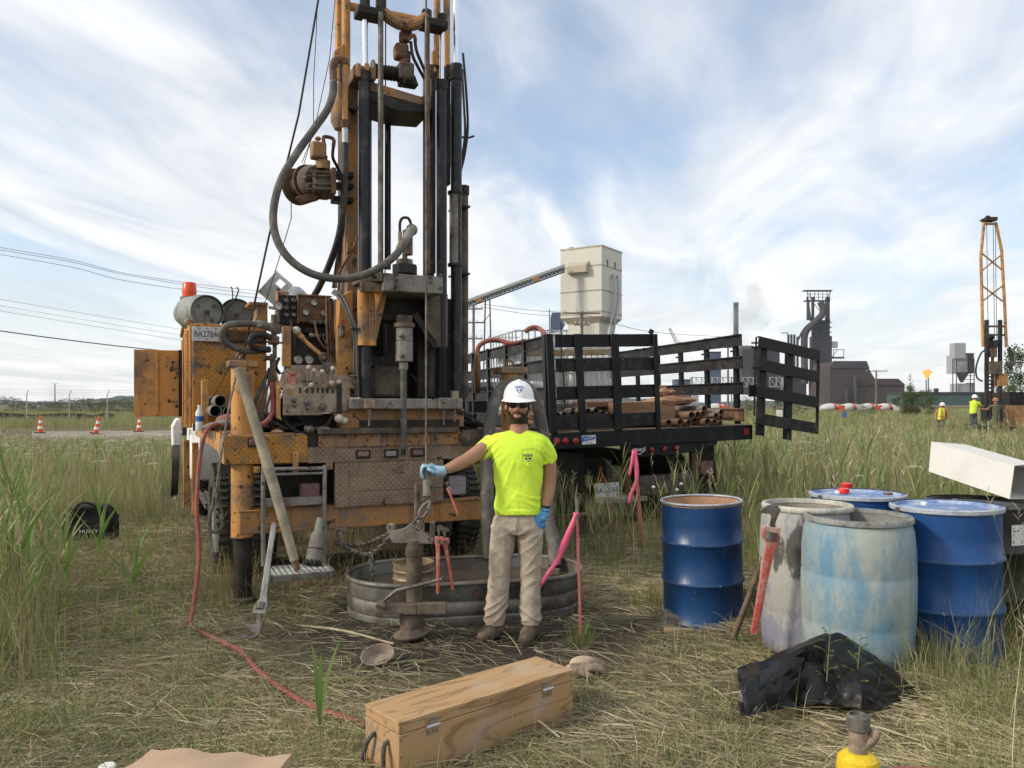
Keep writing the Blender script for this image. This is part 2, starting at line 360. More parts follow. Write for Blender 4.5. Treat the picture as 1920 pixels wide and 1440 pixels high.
# pale gravel track by the cones
M_track=mat('pale_gravel',(0.27,0.24,0.195),.95,0,(0.17,0.155,0.12),.45,.6,None,0,1,.2,.5,12)
m=MB();P=[gnd(60,826),gnd(330,829),gnd(345,809),gnd(60,811)]
m.add([(p.x,p.y,.06)for p in P],[tuple(range(4))]);tag(m.build('gravel_track',M_track,None),'pale gravel track running past the traffic cones',None,None,'structure')
# ------------------------------------------------------------------ the drill rig (its own frame: x to its right, y forward, origin under the rear edge)
RG=Frame((-1.065,6.775,0),R_(24.2))
rig=thing('drill_rig','large yellow truck-mounted drill rig with tall mast and muddy controls','drill rig',RG.o,RG.rot)
r=RG.p
def rad(px,py,b,w):return RG.depth(r(px,py,b))/F*w/2
def vc(mb,x0,x1,y0,y1,b,n=16,fr=RG):
 """upright cylinder between two pixel rows"""
 cx=(x0+x1)/2;p=fr.p(cx,y0,b);q=fr.p(cx,y1,b);q.x=p.x;rr=fr.depth(p)/F*(x1-x0)/2
 return mb.cyl((p.x,b,q.z),(p.x,b,p.z),rr,n=n)
def bx(mb,x0,x1,y0,y1,b0,b1,fr=RG):
 """box whose rear face fills a pixel rectangle on plane b0 and reaches to plane b1"""
 a=fr.p(x0,y0,b0);c=fr.p(x1,y0,b0);z0=fr.p(x0,y1,b0).z
 return mb.box2((a.x,b0,z0),(c.x,b1,a.z))
def one(name,mtl,fn,*a,parent=rig,bev=0.006,**k):
 m=MB();fn(m,*a,**k);return m.build(name,mtl,parent,bev)
def hose(name,mtl,pts,wpx,parent=rig,n=10,k=6,taper=None):
 P=[r(*p)for p in pts];rr=rad(pts[0][0],pts[0][1],pts[0][2],wpx)
 m=MB();m.tube(P,rr if taper is None else[rr,rr*taper],n,k);return m.build(name,mtl,parent)
# chassis, deck and axle
m=MB()
for sx in(-.45,.45):m.box2((sx-.05,.3,.78),(sx+.05,7.3,1.0))
for yy in(.5,2.2,4.0,6.0):m.box2((-.4,yy,.80),(.4,yy+.1,.97))
m.build('chassis',M_dark,rig,.01)
m=MB();m.box2((-1.25,.03,1.30),(1.2,4.6,1.36));m.build('deck',M_yelmud,rig,.006)
m=MB();m.cyl((-.85,1.55,.52),(.85,1.55,.52),.07);m.sphere((0,1.55,.52),(.2,.17,.2));m.build('axle',M_dark,rig)
def tyre_prof(Rr,w):
 return[(Rr*.58,-w*.38),(Rr*.60,-w*.46),(Rr*.80,-w*.5),(Rr*.95,-w*.46),(Rr,-w*.36),(Rr,w*.36),(Rr*.95,w*.46),(Rr*.80,w*.5),(Rr*.60,w*.46),(Rr*.58,w*.38)]
def wheel(parent,c,Rr=.52,w=.26,side=-1,rimmat=None):
 Mx=Matrix.Translation(V(c))@Matrix.Rotation(R_(90),4,'Y')
 m=MB();m.lathe(tyre_prof(Rr,w),40,Mx,False,False)
 t=m.build('wheel',M_tyre,parent)
 g=MB()
 for i in range(44):
  a=2*math.pi*i/44
  for s in(-1,1):
   q=Mx@V((math.cos(a+s*.03)*Rr*.995,math.sin(a+s*.03)*Rr*.995,s*w*.24))
   g.box(q,(w*.40,.03,.035),Matrix.Rotation(-a,3,'X')@Matrix.Rotation(R_(90),3,'X'))
 g.build('tread',M_tyre,t)
 h=MB();h.lathe([(Rr*.60,-w*.40),(Rr*.57,-w*.2),(Rr*.5,w*.05),(Rr*.22,w*.05),(Rr*.2,-w*.25),(.01,-w*.25)],32,Mx,False,True)
 h.build('rim',rimmat or M_white,t);return t
for sx in(-1,1):
 wheel(rig,(sx*1.17,1.55,.50));wheel(rig,(sx*.86,1.55,.50))
 wheel(rig,(sx*1.1,6.1,.50))
# rear bumper, side sills, lower cross beam
m=MB();bx(m,420,577,817,872,0,.04);m.build('bumper_plate',M_plate,rig,.006)
m=MB();bx(m,577,628,838,869,0,.04);bx(m,628,905,838,867,0,.04);m.build('bumper_plate',M_plate2,rig,.004)
m=MB();bx(m,628,831,867.5,953,.002,.05);m.build('bumper_panel',M_plate2,rig,.006)
for x0,x1,y0,y1 in((655,831,868,921),(655,831,925,949)):
 a=r(x0,y0,.0);b_=r(x1,y0,.0);z0=r(x0,y1,0).z
 m=MB();m.box2((a.x,-.004,z0),(b_.x,.0025,a.z));m.build('tread_panel',M_plate2,rig,.002)
m=MB()
p0=r(420,817,0);p1=r(420,872,0)
m.prism([(p0.x,.02,p0.z),(p0.x,4.6,p0.z),(p0.x,4.6,p0.z-.16),(p0.x,.62,p0.z-.16),(p0.x,.45,p1.z),(p0.x,.02,p1.z)],(.03,0,0))
m.build('side_sill',M_yel,rig,.005)
m=MB();bx(m,449,905,961,1003,.03,.16);m.build('cross_beam',M_yelmud,rig,.008)
m=MB();bx(m,447,906,958,961.5,.02,.18);m.build('cross_beam_flange',M_yelmud,rig,.003)
# inner black void behind the steps, old tail lamps
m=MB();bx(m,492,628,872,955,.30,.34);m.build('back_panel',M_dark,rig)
for x0,x1,y0,y1 in((564,601,907,945),(842,875,894,930)):
 m=MB();bx(m,x0,x1,y0,y1,.10,.2);m.build('tail_lamp',M_lens if x0<600 else M_lensw,rig,.02)
# lamps let into the bumper
for x0,x1,y0,y1,mm in((465,497,821,839,M_lens),(668,695,844,860,M_lens),(721,747,842.5,859,M_lensw),(771,797,841,857,M_lens)):
 m=MB();bx(m,x0,x1,y0,y1,-.012,.01);f=m.build('lamp_housing',M_dark,rig,.004)
 g=MB();bx(g,x0+3,x1-3,y0+3.2,y1-3.2,-.02,.0);g.build('lens',mm,f,.008)
m=MB();bx(m,549,560,848,886,-.014,.0);m.build('latch_strap',M_yel,rig,.003)
m=MB();vc(m,553,556,851,855,-.012,8);m.build('bolt',M_rust,rig)
for x0,x1,y0,y1 in((476,488,875,887),(612,624,868,881)):
 m=MB();bx(m,x0,x1,y0,y1,-.01,.05);m.build('bracket',M_yel,rig,.004)
# notch and ledge at the foot of the mast
m=MB();bx(m,578,595,812,839,.0,.3);m.build('notch',M_dark,rig)
m=MB();bx(m,596,862,804,815,-.05,.35);led=m.build('ledge',M_mud,rig,.006)
m=MB();bx(m,597,872,815,839,-.005,.06);m.build('ledge_web',M_yelmud,rig,.004)
for i in range(9):
 c=r(610+i*29,817.5,-.02);m=MB();m.cyl(c-V((0,.012,0)),c+V((0,.02,0)),.011,n=6);m.build('bolt',M_mud,led)
 c=r(612+i*29,802,.02);m=MB();m.cyl(c-V((0,0,.012)),c+V((0,0,.01)),.012,n=6);m.build('bolt',M_mud,led)
for px in(656,735,807):
 m=MB();q0=r(px+4,815,-.006);q1=r(px,838,-.006);m.beam(q0+V((0,-.01,0)),q1+V((0,-.01,0)),.008,.03,(0,1,0));m.build('web_rib',M_yelmud,rig)
m=MB();c=r(871,821,-.03)
m.cyl(c+V((0,.05,0)),c-V((0,.03,0)),.052,n=20);m.cyl(c-V((0,.03,0)),c-V((0,.06,0)),.036,n=20);m.cyl(c-V((0,.05,0)),c-V((0,.09,0)),.018,n=6);m.build('roller',M_mud,rig)
m=MB();bx(m,628,905,838,840,-.004,.0);bx(m,866,905,806,838,-.003,.03);m.build('bumper_top_plate',M_mud,rig)
# outriggers: capped yellow jack leg left, the other one far right behind the man
def outrigger(pxc,w,ytop,ycol,ybot,yfoot,b):
 m=MB();vc(m,pxc-w/2,pxc+w/2,ycol,ybot,b,28);o=m.build('outrigger',M_yel,rig)
 m=MB();p=r(pxc,ytop,b);h=r(pxc,ytop+12,b).z;rr=rad(pxc,ytop,b,54)
 m.box2((p.x-rr,b-rr*.8,h),(p.x+rr,b+rr*.8,p.z));m.build('cap_plate',M_yelmud,o,.008)
 m=MB();m.torus(p+V((-.01,0,.035)),.032,.012,(0,1,.15));m.build('lifting_eye',M_yelmud,o)
 m=MB();q=r(pxc,yfoot,b);vc(m,pxc-w*.40,pxc+w*.40,ybot,yfoot,b,24);m.build('inner_leg',M_dark,o)
 m=MB();g=q.z;m.lathe([(.11,g-.03),(.11,g-.01),(.09,g+.0)],24,Matrix.Translation(V((p.x,b,0))),True,True);m.build('foot',M_mud,o)
 m=MB();m.torus((p.x,b,r(pxc,ybot,b).z),rad(pxc,ybot,b,w)*.98,.008);m.build('wiper_ring',M_rust,o)
 return o
outrigger(455,42,677,688,1006,1118,.13)
outrigger(957,34,689,700,960,1100,.30)
# rails and stakes beside the deck, side steps
m=MB();bx(m,378,391,712,812,.95,1.06);m.build('stake_post',M_yel,rig,.006)
m=MB();bx(m,362,374,720,808,1.25,1.34);m.build('stake_post',M_yelmud,rig,.006)
for px,b0 in((344,2.4),(360,1.75)):
 m=MB();q=r(px,842,b0);m.box2((q.x,b0,.52),(q.x+.06,b0+.05,1.22));m.build('side_strut',M_yel,rig,.005)
m=MB();m.box2((-1.27,2.9,.42),(-1.0,4.3,.47));s_=m.build('side_step',M_steel,rig,.004)
m=MB()
for i in range(4):m.box2((-1.28+i*.07,2.88,.472),(-1.24+i*.07,4.32,.49))
m.build('step_bar',M_steel,s_)
# white cab far in front, only its left edge shows past the deck
cab=MB()
cab.prism([(-1.22,5.0,.55),(-1.22,5.0,1.75),(-1.22,5.3,2.05),(-1.22,6.6,2.05),(-1.22,6.95,1.5),(-1.22,8.0,1.42),(-1.22,8.1,.6),(-1.22,6.8,.58),(-1.22,6.5,1.02),(-1.22,5.7,1.02),(-1.22,5.4,.58)],(2.44,0,0))
cab=cab.build('cab',M_white,rig,.04)
m=MB();m.prism([(-1.325,5.3,.55),(-1.325,5.42,1.0),(-1.325,5.75,1.32),(-1.325,6.4,1.36),(-1.325,6.8,1.0),(-1.325,6.95,.58),(-1.325,6.6,.58),(-1.325,6.4,1.0),(-1.325,5.8,1.0),(-1.325,5.55,.58)],(.12,0,0));m.build('fender',M_white,cab,.02)
m=MB();m.prism([r(322,800,4.6),r(330,785,4.6),r(339,785,4.6),r(339,860,4.6),r(332,940,4.6),r(326,935,4.6)],(.0,.5,0));m.build('mud_guard',M_white,cab,.02)
m=MB();m.cyl(r(321,880,4.75),r(334,880,4.75),.36,n=28);m.build('front_tyre',M_tyre,cab)
m=MB();m.box2((-1.42,5.6,1.15),(-1.36,5.75,1.27));m.build('mirror',M_dark,cab,.01)
# tool cabinet with number plate, vent mesh and open door
m=MB();bx(m,361,500,608,795,1.2,2.9);cb=m.build('cabinet',M_plate,rig,.008)
tl=r(361,608,1.2)
m=MB();m.box2((tl.x-.03,1.22,1.38),(tl.x-.002,2.88,tl.z+.02));m.build('cabinet_side',M_yel,cb,.008)
for yy in(1.24,1.62,2.05,2.5):
 m=MB();m.box2((tl.x-.055,yy,1.38),(tl.x-.03,yy+.07,tl.z-.05));m.build('side_rib',M_yel,cb,.004)
for yy in(1.38,1.78,2.2):
 m=MB();m.box2((tl.x-.036,yy,1.52),(tl.x-.031,yy+.16,tl.z-.16));m.build('side_slot',M_dark,cb)
m=MB();bx(m,357,500,606,616,1.185,1.2);m.build('cabinet_rim',M_yel,cb,.004)
m=MB();m.tube([(tl.x-.04,1.2+i*.17,tl.z+.02+.06*math.sin(i/10*math.pi))for i in range(11)],.02,8);m.build('roof_rail',M_yel,cb)
m=MB();bx(m,424,500,622,642,1.185,1.21);vt=m.build('vent',M_dark,cb)
m=MB();A=r(425,623,1.18);B=r(499,641,1.18)
for i in range(-2,26):
 for s in(-1,1):
  x=A.x+(B.x-A.x)*i/24;p=V((x,1.18,A.z if s>0 else B.z));q=V((x+.05,1.18,B.z if s>0 else A.z))
  if q.x<B.x and p.x>=A.x:m.beam(p,q,.004,.004)
m.build('vent_mesh',M_rust,vt)
# door swung open to the left
dA=r(333,656,1.95);z1=r(333,781,1.95).z
m=MB();bx(m,251,338,655,781,1.95,1.98);dr=m.build('cabinet_door',M_yel,rig,.004)
m=MB();bx(m,292,297,660,778,1.93,1.95);m.build('door_stiffener',M_yel,dr,.004)
m=MB();bx(m,335,341,656,781,1.93,2.0);m.build('hinge',M_dark,dr)
for yy in(690,752):
 m=MB();bx(m,318,333,yy,yy+2,1.944,1.95);m.build('scratch_rail',M_rust,dr)
# number plate
def plate(fr,parent,x0,x1,y0,y1,b,body,small,state):
 a=fr.p(x0,y0,b);c=fr.p(x1,y0,b);z0=fr.p(x0,y1,b).z
 m=MB();m.box2((a.x,b,z0),(c.x,b+.006,a.z));o=m.build('licence_plate',M_plate_w,parent,.004)
 w=c.x-a.x;h=a.z-z0;cx=(a.x+c.x)/2;cz=(a.z+z0)/2
 text(body,h*.60,face_M((cx,b-.001,cz-h*.02),(1,0,0),(0,0,1)),M_ink,o,'lettering',.78)
 text(small,h*.20,face_M((cx,b-.001,z0+h*.13),(1,0,0),(0,0,1)),M_ink,o,'lettering')
 text(state,h*.14,face_M((cx,b-.001,a.z-h*.13),(1,0,0),(0,0,1)),M_ink,o,'lettering')
 m=MB();m.box2((c.x-w*.14,b-.002,z0+h*.06),(c.x-w*.03,b,z0+h*.22));m.build('sticker',M_red,o)
 for sx in(.22,.78):m=MB();m.cyl((a.x+w*sx,b-.006,a.z-h*.1),(a.x+w*sx,b,a.z-h*.1),.008,n=8);m.build('bolt',M_steel,o)
 return o
plate(RG,cb,360,417,612,639,1.17,'BA27846','36','IN')
# beacon
p=r(355,566,1.9);q=r(355,620,1.9)
m=MB();m.cyl((p.x,1.9,q.z-.15),(p.x,1.9,p.z),.045);bc=m.build('beacon_post',M_yel,rig)
m=MB();m.lathe([(.075,0),(.085,.01),(.085,.045),(.06,.05)],24,Matrix.Translation((p.x,1.9,p.z)));m.build('beacon_base',M_steel,bc)
m=MB();m.lathe([(.068,.05),(.068,.09),(.070,.092),(.063,.18),(.055,.19)],24,Matrix.Translation((p.x,1.9,p.z)));m.build('beacon_dome',M_orange,bc)
# ------------------------------------------------------------------ mast
def tubev(name,mtl,x0,x1,y0,y1,b,parent=rig,n=16):
 m=MB();vc(m,x0,x1,y0,y1,b,n);return m.build(name,mtl,parent)
YT=-330 # the mast runs on far above the picture
for x0,x1,y1,b in((640,657,150,.30),(813,826,150,.34),(628,641,150,.72),(831,844,150,.72)):
 tubev('mast_leg',M_yel,x0,x1,YT,y1,b)
m=MB();bx(m,650,672,135,745,.24,.36);m.build('mast_column',M_yelmud,rig,.01)
m=MB();bx(m,645,652,200,560,.36,.62);m.build('mast_column_web',M_mud,rig,.006)
m=MB();bx(m,800,815,118,745,.24,.36);m.build('mast_column',M_mud,rig,.01)
for sgn,x0,x1 in((0,626,644),(1,811,830)):
 m=MB();a=r(x0,84,.28);c=r(x1,84,.28);e=r(x0,122,.28)
 m.prism([(a.x,.26,a.z-.06),(c.x,.26,a.z+.02),(c.x,.26,e.z),(a.x,.26,e.z)],(0,.06,0));m.build('gusset',M_yel,rig,.004)
m=MB();a=r(655,12,.3);c=r(822,46,.34);m.cyl(a,c,.036,n=14);m.build('cross_tube',M_yel,rig)
for t,y0,y1 in((0,-120,-70),(1,-250,-210)):
 m=MB();m.cyl(r(655,y0,.3),r(822,y1,.34),.036,n=12);m.build('cross_tube',M_yel,rig)
m=MB();m.cyl(r(634,-40,.72),r(838,-8,.72),.034,n=12);m.build('cross_tube',M_yel,rig)
m=MB();m.box2((r(635,YT,.3).x,.2,r(650,YT-30,.3).z),(r(840,YT,.3).x,.8,r(650,YT,.3).z));m.build('crown_block',M_yelmud,rig,.02)
# feed cylinders with chrome rods
for x0,x1,y0,y1,b,rx0,rx1,ry in((672,695,142,745,.02,679,690,14),(818,838,158,745,.04,824,833,42)):
 c=tubev('feed_cylinder',M_blk,x0,x1,y0,y1,b,n=24)
 tubev('chrome_rod',M_chrome,rx0,rx1,ry,y0+2,b,c)
 m=MB();cx=(x0+x1)/2;p=r(cx,y0,b);rr=rad(cx,y0,b,x1-x0);m.cyl(p-V((0,0,.05)),p+V((0,0,.03)),rr*1.12,n=20);m.build('gland',M_dark,c)
c=tubev('hoist_cylinder',M_blk,845,866,130,742,.10,n=24)
tubev('chrome_rod',M_chrome,849.5,859,YT,131,.10,c)
m=MB();p=r(855,130,.10);rr=rad(855,130,.10,21);m.cyl(p-V((0,0,.07)),p+V((0,0,.04)),rr*1.13,n=20);m.cyl(p-V((0,0,.10)),p-V((0,0,.07)),rr*1.2,n=20);m.build('gland',M_dark,c)
c2=tubev('cylinder_sleeve',M_greym,842.5,864,362,497,.10,n=24)
for yy in(362,497):
 m=MB();p=r(853.5,yy,.10);m.cyl(p-V((0,0,.012)),p+V((0,0,.012)),rad(853,yy,.1,28),n=20);m.build('sleeve_collar',M_dark,c2)
tubev('rear_post',M_mud,861,878,355,745,.32)
tubev('rear_post_cap',M_dark,858,880,349,365,.32)
for yy in(383,510):
 m=MB();bx(m,858,882,yy,yy+3,.15,.4);m.build('post_bracket',M_dark,rig)
# crosshead on the rods with its saddle
m=MB();bx(m,671,724,6,22,-.06,.1);m.build('crosshead',M_dark,rig,.012)
m=MB();bx(m,794,841,28,44,-.04,.12);m.build('crosshead',M_dark,rig,.012)
for px,y0,y1 in((684,-2,28),(714,-1,26),(800,20,42),(828,28,52)):
 m=MB();p=r(px,y0,.02);q=r(px,y1,.02);m.cyl((p.x,.02,q.z),(p.x,.02,p.z),.045,n=6);m.build('rod_nut',M_dark,rig)
m=MB();P=[]
for i in range(13):
 t=i/12;x=718+(800-718)*t;y=22+10*t+20*math.sin(math.pi*t)**.8;P.append(r(x,y,.02))
m.tube(P,[.05]*13,10);m.build('saddle',M_yelmud,rig)
# rods and slender columns inside the mast
tubev('guide_rod',M_steel,708.5,719,24,520,-.05)
tubev('guide_rod',M_rust,796,806,40,512,-.02)
tubev('rear_rod',M_blk,722,733,195,505,.45)
tubev('rear_rod',M_blk,806,817,150,512,.20)
tubev('rear_rod',M_dark,693,697,195,505,.5)
m=MB();m.tube([r(724,YT,.3),r(722,520,.3)],.006,6);m.build('lift_cable',M_dark,rig)
# cross beam with black belly
m=MB();a=r(694,152,.05);c=r(807,152,.05);z1=r(694,170,.05).z;zm=r(750,175,.05).z
m.prism([(a.x,.05,a.z),(a.x+(c.x-a.x)*.85,.05,a.z-.06),(c.x,.05,a.z),(c.x,.05,z1),(a.x+(c.x-a.x)*.85,.05,z1-.05),(a.x,.05,z1)],(0,.03,0));m.build('cross_beam',M_yelmud,rig,.004)
m=MB();z2=r(694,190,.05).z
m.prism([(a.x,.055,z1+.01),(c.x,.055,z1+.01),(c.x,.055,z2-.02),(a.x+(c.x-a.x)*.5,.055,z2-.04),(a.x,.055,z2)],(0,.4,0));m.build('cross_beam_belly',M_dark,rig,.006)
# upper winch and its hydraulic motor
p0=r(700,133,.12);p1=r(752,140,.12)
m=MB();m.cyl(p0,p1,.05,n=20)
for i in range(9):m.torus(p0+(p1-p0)*(i/9+.1),.052,.012,p1-p0,18,6)
up=m.build('winch_drum',M_dark,rig)
m=MB();m.cyl(p1,p1+(p1-p0).normalized()*.015,.105,n=28);m.cyl(p0-(p1-p0).normalized()*.012,p0,.09,n=24);m.build('drum_flange',M_steel,up)
m=MB();bx(m,664,706,119,143,.0,.3);m.build('winch_bracket',M_yelmud,rig,.012)
for px in(668,684):
 m=MB();bx(m,px,px+9,117,143,-.03,.01);m.build('clamp_block',M_yel,rig,.008)
m=MB();bx(m,750,778,112,145,.02,.16);m.build('gear_case',M_mud,rig,.02)
m=MB();a=r(752,132,.06);c=r(786,160,.06);m.prism([(a.x,.06,a.z),(r(779,132,.06).x,.06,a.z-.02),(c.x,.06,c.z),(a.x,.06,c.z)],(0,.12,0));m.build('motor_foot',M_dark,rig,.01)
m=MB();bx(m,743,768,76,105,.03,.15);mo=m.build('hydraulic_motor',M_rust,rig,.025)
m=MB();vc(m,748,768,62,78,.09,14);vc(m,748,770,98,119,.09,14);m.build('motor_neck',M_rust,mo)
m=MB();m.tube([r(752,78,.06),r(753,64,.06),r(768,60,.06),r(770,70,.06)],.017,8,4);m.tube([r(764,75,.0),r(776,66,.0),r(779,76,.0)],.016,8,4);m.build('motor_fitting',M_rust,mo)
hose('motor_hose',M_rub,[(778,74,.0),(781,95,.0),(790,118,.02),(800,140,.08)],6)
hose('motor_hose',M_rub,[(770,78,.02),(774,105,.02),(786,130,.05),(796,148,.1)],6)
# left side standpipe, swivel body and yellow pipe
tubev('stand_pipe',M_yel,641.5,652.5,120,232,.02)
m=MB();m.tube([r(647,122,.02),r(645,112,.02),r(632,112,.02),r(625,122,.02),r(625,140,.02)],.032,12,4);m.build('pipe_elbow',M_rust,rig)
tubev('pipe_union',M_rust,618,632,134,150,.02);tubev('pipe_union',M_steel,620,631,150,157,.02)
m=MB();p=r(639,196,.2);q=r(639,230,.2);m.lathe([(.055,q.z-p.z-.06),(.085,q.z-p.z),(.085,0),(.075,.02)],20,Matrix.Translation(p));m.cyl(p,p+V((0,0,.17)),.05);m.build('pump_body',M_yelmud,rig)
tubev('pump_neck',M_mud,634,642,120,200,.18)
m=MB();bx(m,650,672,195,202,.1,.3);m.build('pump_bracket',M_mud,rig,.004)
tubev('hose_fitting',M_rust,639,655,226,240,.02);tubev('hose_fitting',M_alu,641,653,240,270,.02)
hose('drop_hose',M_rub,[(647,268,.02),(646,330,.02),(644,380,.05),(636,440,.12),(620,490,.3),(600,535,.5),(588,556,.6)],13)
hose('drop_hose',M_rub,[(640,390,.25),(643,420,.25),(634,480,.3),(626,540,.4)],8)
# great loop of mud hose
hose('mud_hose',M_hose,[(625,155,.02),(624,175,.0),(614,205,-.02),(590,240,-.05),(558,285,-.08),(528,335,-.12),(514,385,-.15),(514,430,-.18),(530,470,-.22),(560,500,-.26),(600,518,-.3),(650,522,-.34),(700,508,-.36),(740,480,-.34),(760,452,-.3)],14,n=14,k=8)
tubev('hose_coupling',M_steel,619,632,150,172,.02)
# injection swivel at the end of the hose
m=MB();m.tube([r(750,468,-.32),r(757,455,-.31),r(766,441,-.28)],[.036,.042,.036],12,3);m.tube([r(764,444,-.28),r(770,433,-.26),r(776,430,-.24)],.04,12,4);m.build('hose_coupling',M_greym,rig)
m=MB();vc(m,755,774,432,478,-.22,18);sv=m.build('water_swivel',M_mud,rig)
m=MB();m.sphere(r(772,431,-.24),.05);vc(m,746,754,435,452,-.26,8);m.build('swivel_head',M_greym,sv)
m=MB();vc(m,754,764,476,490,-.22,14);vc(m,743,774,487,497,-.22,22);m.build('swivel_stem',M_steel,sv)
m=MB();m.tube([r(750,438,-.26),r(750,418,-.26),r(755,409,-.26),r(765,409,-.24),r(770,418,-.24),r(771,428,-.24)],.012,8,5);m.build('bail',M_dark,sv)
m=MB();vc(m,735,783,497,515,-.2,8);vc(m,748,772,494,500,-.2,20);m.build('chuck_cap',M_dark,rig,.006)
# rotary head: grey top plate, its left arm, yellow sleeves with gussets
m=MB();bx(m,719,831,511,545,-.34,.15);th=m.build('rotary_head',M_greym,rig,.01)
m=MB();a=r(676,511,-.2);c=r(719,511,-.34);m.hexa([V((a.x,-.2,r(676,528,-.2).z)),V((c.x,-.34,r(719,528,-.34).z)),V((c.x,.1,r(719,528,-.34).z)),V((a.x,.1,r(676,528,-.2).z)),V((a.x,-.2,a.z)),V((c.x,-.34,c.z)),V((c.x,.1,c.z)),V((a.x,.1,a.z))]);m.build('head_arm',M_mud,th,.008)
m=MB();bx(m,678,718,527,546,-.27,-.2);m.build('clamp_plate',M_yelmud,th,.006)
for px,py in((744,514,),(745,526),(743,538),(807,520),(807,530),(683,540),(699,540),(698,517),(826,516),(826,540)):
 c=r(px,py,-.34 if px>718 else-.28);m=MB();m.cyl(c+V((0,.02,0)),c-V((0,.016,0)),.013,n=6);m.build('bolt',M_mud,th)
for px in(740,798):m=MB();bx(m,px,px+1.2,512,545,-.346,-.33);m.build('seam',M_dark,th)
m=MB();vc(m,670,694,545,648,-.03,24);m.build('guide_sleeve',M_yel,rig)
m=MB();bx(m,691,706,545,648,-.08,.0);sl=m.build('sleeve_rib',M_yel,rig,.006)
m=MB();a=r(704,546,-.1);b_=r(727,546,-.1);c_=r(706,640,-.1);m.prism([(a.x,-.1,a.z),(b_.x,-.1,b_.z),(c_.x,-.1,c_.z),(a.x,-.1,c_.z)],(0,.04,0));m.build('gusset',M_yelmud,rig,.004)
m=MB();a=r(701,545,-.2);b_=r(716,545,-.28);c_=r(706,584,-.1);m.prism([a,b_,c_],(.02,.02,0));m.build('gusset',M_yel,rig,.003)
m=MB();vc(m,676,695,648,748,-.03,24);m.build('guide_cylinder',M_blk,rig)
m=MB();bx(m,805,841,547,652,.0,.12);m.build('guide_sleeve',M_mud,rig,.02)
m=MB();a=r(800,548,-.06);b_=r(822,548,-.06);c_=r(818,640,-.06);m.prism([(a.x,-.06,a.z),(b_.x,-.06,b_.z),(c_.x,-.06,c_.z),(b_.x-.1,-.06,c_.z+.1)],(0,.05,0));m.build('gusset',M_mud,rig,.004)
m=MB();vc(m,818,838,652,748,.04,24);m.build('guide_cylinder',M_blk,rig)
m=MB();m.beam(r(776,588,-.02),r(815,650,-.02),.05,.06);m.build('brace',M_dark,rig,.006)
# dark interior of the head and the gear case behind
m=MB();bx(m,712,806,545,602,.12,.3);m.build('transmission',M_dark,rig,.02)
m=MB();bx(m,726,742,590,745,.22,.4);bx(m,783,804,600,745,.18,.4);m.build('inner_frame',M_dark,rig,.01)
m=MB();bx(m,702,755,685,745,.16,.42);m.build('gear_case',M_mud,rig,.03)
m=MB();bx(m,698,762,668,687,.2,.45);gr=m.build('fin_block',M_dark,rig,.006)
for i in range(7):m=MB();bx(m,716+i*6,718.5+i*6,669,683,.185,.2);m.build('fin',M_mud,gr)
m=MB();bx(m,696,866,552,812,.46,.5);m.build('dark_backing',M_dark,rig)  # added dark sheet: shuts out sky gaps so the interior reads dark
# spindle, chuck and kelly rod
m=MB();vc(m,743,773,592,612,-.1,24);vc(m,738,778,606,614,-.1,24);sp_=m.build('spindle',M_mud,rig)
m=MB();vc(m,742,774,614,640,-.1,24);vc(m,741,775,640,678,-.1,8);m.build('chuck',M_greym,sp_,.006)
for yy in(630,667):
 m=MB();p=r(755,yy,-.19);m.cyl(p+V((0,.05,0)),p-V((0,.012,0)),.018,n=8);m.cyl(p,p-V((0,.03,0)),.009,n=6);m.build('chuck_screw',M_steel,sp_)
tubev('rod_coupling',M_greym,748,765,678,693,-.1)
tubev('drill_rod',M_hose,750.5,763,690,842,-.1)
tubev('rod_end',M_dark,752,761,842,854,-.1)
# foot rail with end blocks and pins
m=MB();bx(m,657,868,747,767,-.12,.3);fr_=m.build('foot_rail',M_greym,rig,.008)
m=MB();bx(m,684,704,747,766,-.15,-.11);m.build('end_block',M_panel,fr_,.006)
m=MB();bx(m,825,867,746,767,-.17,-.1);m.build('end_block',M_greym,fr_,.008)
m=MB();vc(m,845,861,733,748,-.1,8);m.build('domed_nut',M_panel,fr_)
for px,w,ya,yb,yc in((692,9,766,776,799),(832,7,766,773,797),(852,6,767,790,791)):
 m=MB();vc(m,px-w/2,px+w/2,ya,yb,-.1,10);vc(m,px-1.6,px+1.6,yb,yc,-.1,6);m.build('lock_pin',M_greym,fr_)
m=MB();bx(m,640,870,767,803,-.0,.4);m.build('sub_frame',M_yelmud,rig,.006)
m=MB();bx(m,675,862,788,800,-.02,.0);m.build('grease_slot',M_dark,rig)
m=MB();m.beam(r(848,765,.0),r(884,785,.05),.05,.05);m.build('brace',M_dark,rig,.005)
# yellow side frame of the mast foot
m=MB();a=r(634,560,.12);b_=r(664,548,.12);c_=r(664,745,.12);d_=r(632,745,.12)
m.prism([r(637,556,.12),r(656,545,.12),r(662,545,.12),r(662,745,.12),r(632,745,.12),r(632,620,.12)],(0,.5,0));m.build('mast_side_plate',M_yel,rig,.008)
m=MB();bx(m,637.5,646,611,631,.1,.12);m.build('data_plate',M_greym,rig,.002)
m=MB();p=r(642,604,.115);m.cyl(p,p-V((0,.006,0)),.02,n=16);m.build('warning_disc',M_red,rig)
for yy,px in((524,669),(580,668),(635,667),(715,663),(735,664)):
 m=MB();p=r(px,yy,.1);m.cyl(p+V((0,.05,0)),p-V((0,.02,0)),.014,n=6);m.build('bolt',M_dark,rig)
hose('bundled_hose',M_hose,[(624,549,.2),(634,556,.1),(648,580,.02),(660,610,.0),(665,640,.0),(664,690,.0),(667,742,.02)],6)
hose('bundled_hose',M_hose,[(627,545,.22),(642,556,.1),(656,585,.0),(666,612,-.02),(669,640,-.02),(670,690,-.02),(672,742,.0)],6)
